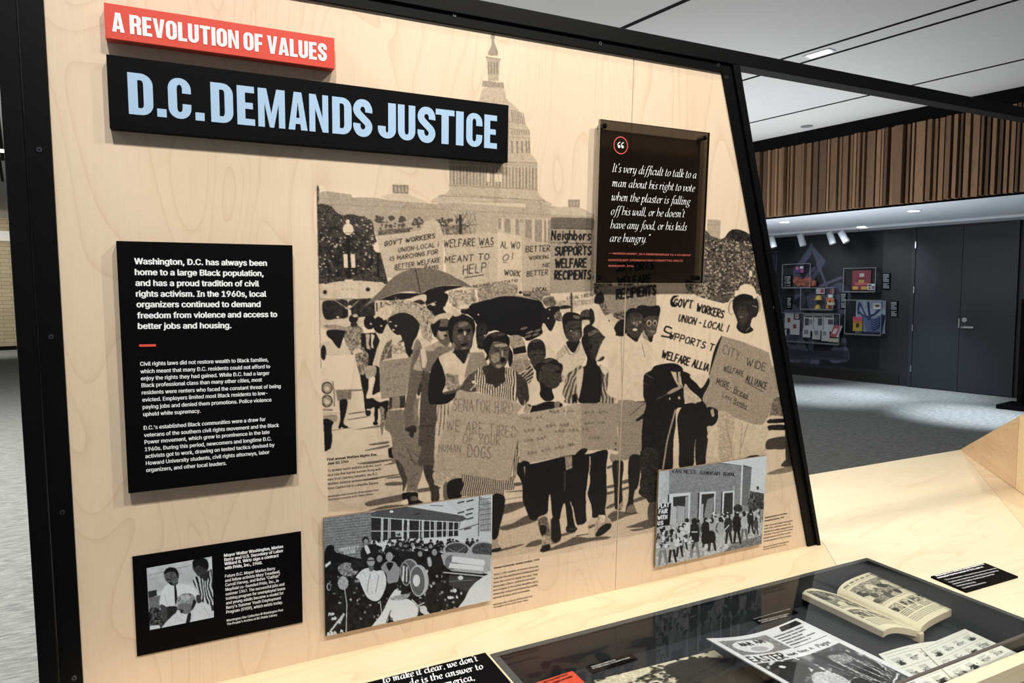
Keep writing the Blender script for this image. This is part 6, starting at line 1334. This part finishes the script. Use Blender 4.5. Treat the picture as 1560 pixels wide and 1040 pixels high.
# open bound newspaper volume
sp_t, sp_b = cpt(1275, 905, .022), cpt(1402, 962, .022)
bl_t, bl_b = cpt(1214, 900, .030), cpt(1346, 962, .022)
br_t, br_b = cpt(1329, 869, .040), cpt(1465, 921, .030)
bk = thing('open_book', cpt(1340, 930, 0), 'open bound volume of yellowed newspapers with pictures on both pages', 'book')
PL = quad_P(bl_t, sp_t, sp_b, bl_b); PR = quad_P(sp_t, br_t, br_b, sp_b)
fL = lambda s, t: PL(s, t)+UP*(.010*np.sin(np.pi*s**.7)*(1-s*.2))[..., None]
fR = lambda s, t: PR(s, t)+UP*(.016*np.sin(np.pi*(s**.45))*(1-.3*t))[..., None]
def leafblock(P, M, thick, nm):
    ink_sheet('page', P, 120, 150, M_PAPERY, from_st(M), bk)
    s, tt_ = np.meshgrid(np.linspace(0, 1, 15), np.linspace(0, 1, 7), indexing='ij'); top = P(s, tt_).reshape(-1, 3)-UP*.0004
    bot = top.copy(); bot[:, 2] = np.maximum(top[:, 2]-thick, ZF+.002); V = np.r_[top, bot]; m = len(top); F = []
    for i in range(14):
        for j in range(6):
            a = i*7+j; F += [(a, a+7, a+8, a+1), (m+a, m+a+1, m+a+8, m+a+7)]
    ring = [i*7 for i in range(15)]+[14*7+j for j in range(1, 7)]+[i*7+6 for i in range(13, -1, -1)]+[j for j in range(5, 0, -1)]
    for k in range(len(ring)):
        a, b = ring[k], ring[(k+1) % len(ring)]; F.append((a, m+a, m+b, b))
    mesh_obj('page_block', V, F, M_PAPER, bk)
leafblock(fL, paint_page('left'), .012, 'l'); leafblock(fR, paint_page('right'), .014, 'r')
Geo().prism([sp_t+[-.006, 0, -.02], sp_b+[-.006, -.004, -.02], sp_b+[.006, -.004, -.02], sp_t+[.006, 0, -.02]], UP*.018).obj('spine', M_PAPER, bk)
# magazine on a tilted cradle
m_tl, m_tr = cpt(1076, 972, .050), cpt(1214, 941, .050)
ax = (m_tr-m_tl); dwn = cpt(1395, 1029, .035)-m_tr; m_br = m_tr+dwn*1.16; m_bl = m_tl+dwn*1.16+ax*0
PM = quad_P(m_tl, m_tr, m_br, m_bl)
fM = lambda s, t: PM(s, t)-UP*(.012*np.sin(np.pi*np.clip(s*1.0, 0, 1))*(1-.5*t))[..., None]
mg = fan('magazine', 'black and white magazine cover headed EASTER, curling on a low cradle', 'magazine', fM, paint_cover(), M_COVERP, (250, 330), cpt(1230, 1000, 0), .002, under=M_PAPERG)
Geo().prism([(m_tl+ax*.2+dwn*.1)*[1, 1, 0]+UP*ZF, (m_tl+ax*.8+dwn*.1)*[1, 1, 0]+UP*ZF, (m_tl+ax*.8+dwn*1.0)*[1, 1, 0]+UP*ZF, (m_tl+ax*.2+dwn*1.0)*[1, 1, 0]+UP*ZF], UP*.014).obj('cradle', M_CASE, mg)
# crowd magazine page
a, b = cpt(905, 1036, .01), cpt(1088, 990, .01); d = cpt(1165, 1042, .01)-b
fan('magazine', 'magazine page filled with a crowd photograph, left of the EASTER cover', 'magazine', quad_P(a, b, b+d*1.6, a+d*1.6), paint_page('crowd'), M_PAPERY, (170, 160), cpt(1040, 1030, 0), .004, under=M_PAPER)
# orange leaflet
a, b = cpt(812, 1041, .006), cpt(872, 1021.5, .006); d = cpt(896, 1044, .006)-b
lf = thing('leaflet', a, 'bright orange-red leaflet with dark typed lines in the case corner', 'leaflet')
Geo().prism([a, b, b+d*3, a+d*3], -UP*.0012).obj('paper', plain('orange_paper', (238, 88, 58), .7), lf)
block('print', [("WHAT YOU CAN DO ABOUT", 829, 1040.5, 866, 1027.5), ("RENT STRIKES AND HOUSING", 838, 1043, 873, 1031)], lambda x, y: cpt(x, y, .0062), np.array([0, 1., 0]), .009, M_INKT, lf, .02, .0004)
# captions in the case
def label_in(corners, h, lines, label, em=.009):
    c = [cpt(x, y, h) for x, y in corners]; t = thing('caption_card', sum(c)/4-UP*.002, label, 'label')
    Geo().prism(c, -UP*.003).obj('card', M_BLACK, t)
    block('lettering', lines, lambda x, y: cpt(x, y, h), np.array([-.1, 1., 0]), em, M_WHITE, t, .016, .0005)
label_in([(888, 1010), (955, 990), (972, 1003), (902, 1024)], .003, [("Ebony Magazine, December 1967", 896, 1011.5, 956, 994), ("Photographer credited in story", 902, 1016.5, 938, 1005.5), ("DC Public Library, The People's Archive", 904, 1019, 960, 1002)], 'black caption card with three white lines beside the crowd magazine', .008)
label_in([(1128, 930), (1186, 916), (1216, 932), (1158, 950)], .003, [("Washington Free Press, April 1968", 1132, 931.5, 1182, 919), ("Underground newspapers covered", 1140, 936.5, 1188, 923.5), ("protest and local organizing in the", 1144, 940.5, 1194, 926.5), ("District, from housing to war", 1149, 943, 1205, 927.5), ("DC Public Library, The People's", 1157, 946.5, 1202, 935.5), ("Archive, newspaper collection", 1161, 948.5, 1200, 938.5)], 'black caption card with white lines behind the EASTER magazine', .008)
# label on the counter, right
c = [on_z(x, y, T0+.004) for x, y in ((1418, 877.5), (1500.5, 857), (1551, 877.5), (1472, 900.5))]
cd = thing('caption_card', sum(c)/4-UP*.004, 'black caption card lying on the birch counter right of the case', 'label')
Geo().prism(c, -UP*.0038).obj('card', M_BLACK, cd)
block('lettering', [("Washington Afro-American, a bound volume of the", 1427, 878, 1500, 859.5), ("newspaper from the summer of 1966, open at", 1430, 881, 1499, 864)], lambda x, y: on_z(x, y, T0+.004), np.array([-.1, 1., 0]), .0115, M_WHITE, cd, .03, .0005)
block('lettering', [("The newspaper covered the marches from the", 1441, 884, 1519, 866), ("Capitol and reported on the demands made by", 1447, 887.5, 1522, 869.5), ("residents for better housing, jobs and fair", 1453, 890.5, 1516, 875), ("treatment by the city", 1459, 893.5, 1487, 887), ("DC Public Library collections", 1468, 896.5, 1503, 887.5)], lambda x, y: on_z(x, y, T0+.004), np.array([-.1, 1., 0]), .0095, M_WHITE, cd, .01, .0005)
# quotation board lying on the counter, front left
ql, qr_, qb = on_z(547, 1040, T0+.012), on_z(736, 994, T0+.012), on_z(784, 1040, T0+.012)
qd = thing('quote_board', (ql+qr_)/2-UP*.012, 'black board with white bold italic quotation lying on the counter, cut by the lower edge', 'text panel')
xr = .5*(qr_[0]+qb[0]); Geo().prism([(xr-.75, qr_[1], T0+.012), (xr, qr_[1], T0+.012), (xr, qr_[1]-.42, T0+.012), (xr-.75, qr_[1]-.42, T0+.012)], -UP*.0118).obj('board', M_BLACK, qd, bevel=.0008)
G = Geo()
for (t, x0, y0, x1, y1) in (("to make it clear, we don't", 584, 1040.5, 729, 1006), ("de is the answer to", 624, 1044.5, 737.5, 1018), ("america,", 672, 1047.5, 724.5, 1035)):
    A_, B_ = on_z(x0, y0, T0+.0126), on_z(x1, y1, T0+.0126); yy = B_[1]; 
    w, ps = italic_line(t, .18, .22, .10); xh = .0112; dirx = (B_-A_); 
    poly_geo(G, ps, lambda x, y: A_+dirx*x/w+np.array([0, 1, 0])*y*xh)
G.obj('lettering', M_WHITE, qd)

# ---------------------------------------------------------------- FAR WALL DISPLAYS
DW = paint_dark_wall(); DW.out = 1-(1-DW.out**2.2)**.5*1.0 if False else DW.out*.45
aw0, aw1 = on_w(1150, 400), on_w(1345, 400)
zt1, zb1 = ZC2-.01, on_w(1300, 560)[2]
A0 = W0*[1, 1, 0]+B*np.dot(aw0-W0, B)-NW*.003; A1 = W0*[1, 1, 0]+B*np.dot(aw1-W0, B)-NW*.003
wp = ink_sheet('wall_mural', quad_P(A0+UP*zt1, A1+UP*zt1, A1+UP*zb1, A0+UP*zb1), 260, 200, M_WALLP, from_st(DW), None, loc=(A0+A1)/2+UP*zb1)
tag(wp, 'dim grey march photograph printed across the dark far wall', 'mural')
Z6 = (1160, 380, 6.5)
def w6(x, y, off=0.0): return on_w(x/6.5+1160, y/6.5+380, off)
def wrect(x0, y0, x1, y1, off, d, mat, name, par):
    a, b = w6(x0, (y0+y1)/2), w6(x1, (y0+y1)/2); z1, z0 = w6((x0+x1)/2, y0)[2], w6((x0+x1)/2, y1)[2]
    p, q = np.dot(a-W0, B), np.dot(b-W0, B)
    return wbox(W0, p, q, z0, z1, off, off+d).obj(name, mat, par)
cm = {}
def col(rgb, e=.5):
    rgb = tuple(int(v*.86) for v in rgb)
    if rgb not in cm: cm[rgb] = plain('print_%d_%d_%d' % rgb, rgb, e)
    return cm[rgb]
def wall_case(x0, y0, x1, y1, label, back=None):
    t = thing('wall_case', w6((x0+x1)/2, y1), label, 'display case', 'clear display boxes on the dark far wall')
    if back: wrect(x0+6, y0+6, x1-6, y1-6, .004, .006, back, 'backing', t)
    a, b = w6(x0, (y0+y1)/2), w6(x1, (y0+y1)/2); z1, z0 = w6((x0+x1)/2, y0)[2], w6((x0+x1)/2, y1)[2]; p, q = np.dot(a-W0, B), np.dot(b-W0, B)
    base = W0*[1, 1, 0]
    pts = lambda o: [base+B*p+UP*z0-NW*o, base+B*q+UP*z0-NW*o, base+B*q+UP*z1-NW*o, base+B*p+UP*z1-NW*o]
    f, k = pts(.18), pts(.01); mesh_obj('clear_cover', f+k, [(0, 1, 2, 3), (0, 4, 5, 1), (1, 5, 6, 2), (2, 6, 7, 3), (3, 7, 4, 0)], M_CLEAR, t)
    G = Geo()
    for i in range(4): G.tube(f[i], f[(i+1) % 4], .006, 5)
    G.obj('cover_edge', plain('cover_edge', (120, 124, 128), .3), t)
    wbox(W0, min(p, q), max(p, q), z0-.02, z0, 0, .18).obj('shelf', M_TRACK if False else plain('case_shelf', (70, 72, 76), .4), t)
    return t
def card(x0, y0, x1, y1, rgb, label, cat, grp=None, off=.03, name='card', bits=(), depth=.008):
    t = thing(name, w6((x0+x1)/2, y1, off), label, cat, grp)
    wrect(x0, y0, x1, y1, off, depth, col(rgb), 'sheet', t)
    for (a, b, c, d, r) in bits: wrect(a, b, c, d, off+depth, .003, col(r), 'printed_patch', t)
    return t
PK, WH, RD = (206, 120, 150), (222, 226, 232), (176, 44, 60)
wall_case(265, 145, 540, 375, 'clear wall box highest at left, with coral and purple items')
card(345, 160, 435, 232, (90, 60, 110), 'small purple and pink picture in the highest left wall box', 'picture', bits=((355, 170, 380, 200, PK), (395, 165, 425, 190, WH), (360, 205, 385, 225, (70, 70, 150)), (400, 198, 425, 226, (180, 70, 120))))
t = thing('coral_garland', w6(430, 350, .1), 'row of coral-red shapes on the floor of the highest left wall box', 'ornament')
for i, (x, y, r) in enumerate(((350, 310, 22), (375, 335, 20), (400, 315, 14), (430, 330, 22), (460, 318, 26), (480, 342, 18), (510, 335, 18))):
    c = w6(x, y, .1); Geo().tube(c, c-NW*.03, r*.0036, 10, r*.0026).obj('bead', col((168, 92, 78)), t)
wall_case(445, 380, 765, 590, 'clear wall box in the middle row with yellow hats and bright figures')
card(552, 385, 638, 438, (228, 210, 216), 'pale pink and red leaflet at the top of the middle wall box', 'picture', bits=((556, 390, 590, 415, WH), (600, 392, 630, 430, (200, 90, 120))))
card(690, 390, 735, 436, (170, 110, 100), 'small brown-pink picture at top right of the middle wall box', 'picture')
for (x0, y0, x1, y1, lb) in ((525, 452, 610, 500, 'upper yellow domed hat in the middle wall box'), (522, 545, 596, 588, 'lower yellow domed hat in the middle wall box')):
    t = thing('yellow_hat', w6((x0+x1)/2, y1, .05), lb, 'hat')
    a, b = w6((x0+x1)/2, y1, .06), w6((x0+x1)/2, y0, .06); r = np.linalg.norm(w6(x0, y1, .06)-w6(x1, y1, .06))/2
    Geo().tube(a, a+(b-a)*.7, r*.8, 14, r*.6).obj('crown', col((226, 196, 90)), t); Geo().tube(a+(b-a)*.7, b, r*.6, 14, r*.25).obj('crown_top', col((226, 196, 90)), t)
    Geo().tube(a, a+UP*.012, r, 16).obj('brim', col((206, 170, 70)), t)
t = thing('figurine', w6(705, 580, .06), 'white, orange and black costumed figurine in the middle wall box', 'figurine')
for (x0, y0, x1, y1, r) in ((685, 445, 725, 475, WH), (668, 478, 745, 520, (206, 120, 70)), (676, 520, 748, 548, (220, 214, 200)), (665, 548, 690, 585, (214, 150, 60)), (700, 548, 740, 585, (120, 70, 50)), (690, 500, 715, 530, (30, 30, 34))): wrect(x0, y0, x1, y1, .05, .03, col(r), 'costume_piece', t)
wall_case(870, 185, 1185, 415, 'clear wall box at upper right holding a crimson poster')
card(908, 205, 1095, 400, (136, 40, 62), 'crimson poster with a pale masked face shape in the upper right wall box', 'poster', bits=((985, 235, 1030, 270, (206, 190, 190)), (960, 270, 1050, 300, (120, 28, 44)), (975, 300, 1030, 330, (190, 150, 80)), (915, 365, 970, 395, (220, 170, 70)), (1000, 365, 1065, 395, (220, 170, 70)), (925, 210, 1085, 218, (206, 120, 130)), (940, 330, 1060, 350, (206, 90, 90))))
card(1068, 338, 1148, 400, WH, 'small white picture card beside the crimson poster', 'picture', off=.05, bits=((1075, 345, 1105, 365, (90, 90, 100)), (1110, 360, 1142, 392, (120, 110, 120)), (1078, 372, 1100, 394, (150, 100, 110))))
wc = wall_case(885, 500, 1240, 835, 'large clear wall box at lower right holding a blue draped cloth')
card(940, 503, 1235, 828, (168, 182, 204), 'pale blue backing sheet inside the large lower right wall box', 'backing sheet', off=.012)
t = thing('blue_garment', w6(1085, 820, .04), 'dark and light blue draped garment spread in the large wall box', 'garment')
g = Geo(); bm_ = lambda pts, r: [g.tube(w6(*pts[i], .035), w6(*pts[i+1], .035), r, 6) for i in range(len(pts)-1)]
bm_([(970, 520), (955, 600), (1000, 650), (1060, 665), (1120, 640), (1170, 590), (1190, 520)], .014); bm_([(970, 520), (1010, 610), (1060, 700)], .012); bm_([(1055, 520), (1062, 600), (1075, 690)], .016)
for k in range(5): bm_([(1080, 680+k*24), (1115, 700+k*24), (1165, 680+k*22), (1200, 640+k*20)], .008)
bm_([(1215, 650), (1195, 740), (1180, 820)], .014); bm_([(955, 600), (960, 640)], .012); bm_([(940, 790), (1010, 820), (1180, 826)], .016)
g.obj('cord', col((38, 56, 120)), t)
Geo().prism([w6(1000, 660, .03), w6(1080, 690, .03), w6(1190, 640, .03), w6(1195, 740, .03), w6(1170, 815, .03), w6(1040, 815, .03), w6(1020, 740, .03)], NW*.008).obj('cloth', col((104, 126, 176)), t)
card(1125, 530, 1200, 590, WH, 'little white card with a brown picture on the blue cloth sheet', 'picture', off=.05, bits=((1145, 545, 1185, 568, (120, 70, 50)),))
card(925, 665, 1015, 805, (232, 196, 70), 'yellow and pink leaflet in the corner of the large wall box', 'leaflet', off=.05, bits=((925, 665, 1015, 705, (226, 90, 130)), (925, 705, 1015, 730, (226, 130, 60)), (955, 730, 985, 770, (60, 40, 40))))
low_c = wall_case(205, 630, 830, 915, 'wide clear wall box in the lowest row with white sheets')
for (x0, y0, x1, y1, lb, bits) in ((243, 630, 330, 780, 'white sheet with a tiny red portrait, left in the wide wall box', ((270, 675, 300, 720, (150, 70, 60)),)), (345, 635, 382, 682, 'tiny pink card between two white sheets', ((352, 645, 374, 672, PK),)), (302, 692, 395, 842, 'white sheet with a small red portrait, overlapping its neighbour', ((332, 738, 362, 780, (160, 60, 60)),)), (232, 790, 266, 852, 'small white card at the very left of the wide wall box', ()),
    (430, 635, 525, 805, 'upper left news sheet with a grey portrait', ((440, 655, 515, 670, (90, 95, 105)), (442, 680, 482, 750, (80, 84, 96)), (486, 690, 516, 740, (160, 164, 172)))), (530, 637, 622, 800, 'upper middle news sheet with a grey portrait', ((540, 657, 612, 672, (90, 95, 105)), (572, 680, 612, 750, (90, 94, 104)))), (628, 640, 727, 810, 'upper right news sheet with a grey portrait', ((640, 658, 715, 672, (90, 95, 105)), (672, 690, 722, 740, (90, 94, 104)))),
    (425, 780, 500, 868, 'lower left news sheet with a faint face', ((440, 795, 482, 835, (150, 154, 162)),)), (522, 785, 600, 888, 'lower middle news sheet with a faint face', ((540, 800, 582, 845, (150, 154, 162)),)), (612, 795, 690, 905, 'lower right news sheet behind the red booklet', ((625, 810, 660, 850, (150, 154, 162)),))):
    card(x0, y0, x1, y1, WH, lb, 'sheet', 'white sheets in the wide wall box', bits=bits, off=.03 if y0 < 690 else .045)
t = thing('booklet', w6(740, 865, .1), 'red, white and pink booklet standing tilted in the wide wall box', 'booklet')
Geo().prism([w6(680, 860, .08), w6(745, 868, .08), w6(800, 755, .08), w6(720, 748, .08)], -NW*.012).obj('cover', col((206, 96, 110)), t); Geo().prism([w6(745, 868, .093), w6(762, 868, .093), w6(805, 760, .093), w6(790, 752, .093)], -NW*.012).obj('spine', col(WH), t); Geo().prism([w6(700, 830, .093), w6(735, 835, .093), w6(760, 785, .093), w6(725, 780, .093)], -NW*.003).obj('printed_patch', col((240, 232, 234)), t)
card(690, 876, 782, 915, (222, 214, 190), 'cream block under the tilted booklet', 'block', off=.06, name='display_block')
for (x0, y0, x1, y1, lb) in ((255, 255, 305, 370, 'small dark text plaque left of the highest wall box'), (255, 468, 308, 590, 'small dark text plaque below the highest wall box at left'), (788, 428, 852, 590, 'small dark text plaque right of the middle wall box'), (1203, 235, 1280, 398, 'small dark text plaque right of the crimson poster'), (1280, 510, 1355, 668, 'small dark text plaque right of the blue garment box')):
    t = thing('wall_plaque', w6((x0+x1)/2, y1, 0), lb, 'label', 'dark text plaques on the far wall')
    wrect(x0, y0, x1, y1, 0, .02, M_BLACK, 'plate', t); y = y0+10; w = x1-x0; i = 0
    while y < y1-12:
        wrect(x0+8, y, x1-10-(w*.25 if i % 5 == 3 else 0), y+5 if i else y+9, .02, .002, col((176, 186, 194)), 'text_line', t); y += 11 if i else 15; i += 1
        if i == 7: y += 8
# black stand at the right edge of the picture
c0 = on_z(1541, 616, 0.0)
st = thing('display_stand', c0, 'black free-standing display stand on a flat base at the right edge', 'display stand')
dx = -B; e0 = c0*[1, 1, 0]
Geo().prism([e0, e0+dx*1.6, e0+dx*1.6-NW*.5, e0-NW*.5], UP*.05).obj('base_plate', M_BLACK, st)
ps = hit(1552, 600, NW, c0-NW*.25); zz = hit(1552, 455, NW, c0-NW*.25)[2]; p0 = np.array([ps[0], ps[1], 0])
Geo().prism([p0+UP*.05, p0+dx*.06+UP*.05, p0+dx*.06-NW*.06+UP*.05, p0-NW*.06+UP*.05], UP*(zz-.05)).obj('post', M_BLACK, st)
Geo().prism([p0+dx*.06+UP*.05, p0+dx*1.3+UP*.05, p0+dx*1.3+NW*.02+UP*.05, p0+dx*.06+NW*.02+UP*.05], UP*(zz-.1)).obj('panel', M_CASE, st)
for (y0, y1) in ((506, 514), (532, 558)):
    z1, z0 = hit(1557, y0, NW, c0-NW*.25)[2], hit(1557, y1, NW, c0-NW*.25)[2]; a = p0+dx*.12
    Geo().prism([a-NW*.004+UP*z0, a+dx*.5-NW*.004+UP*z0, a+dx*.5+UP*z0, a+UP*z0], UP*(z1-z0)).obj('picture', col((170, 176, 184)), st)
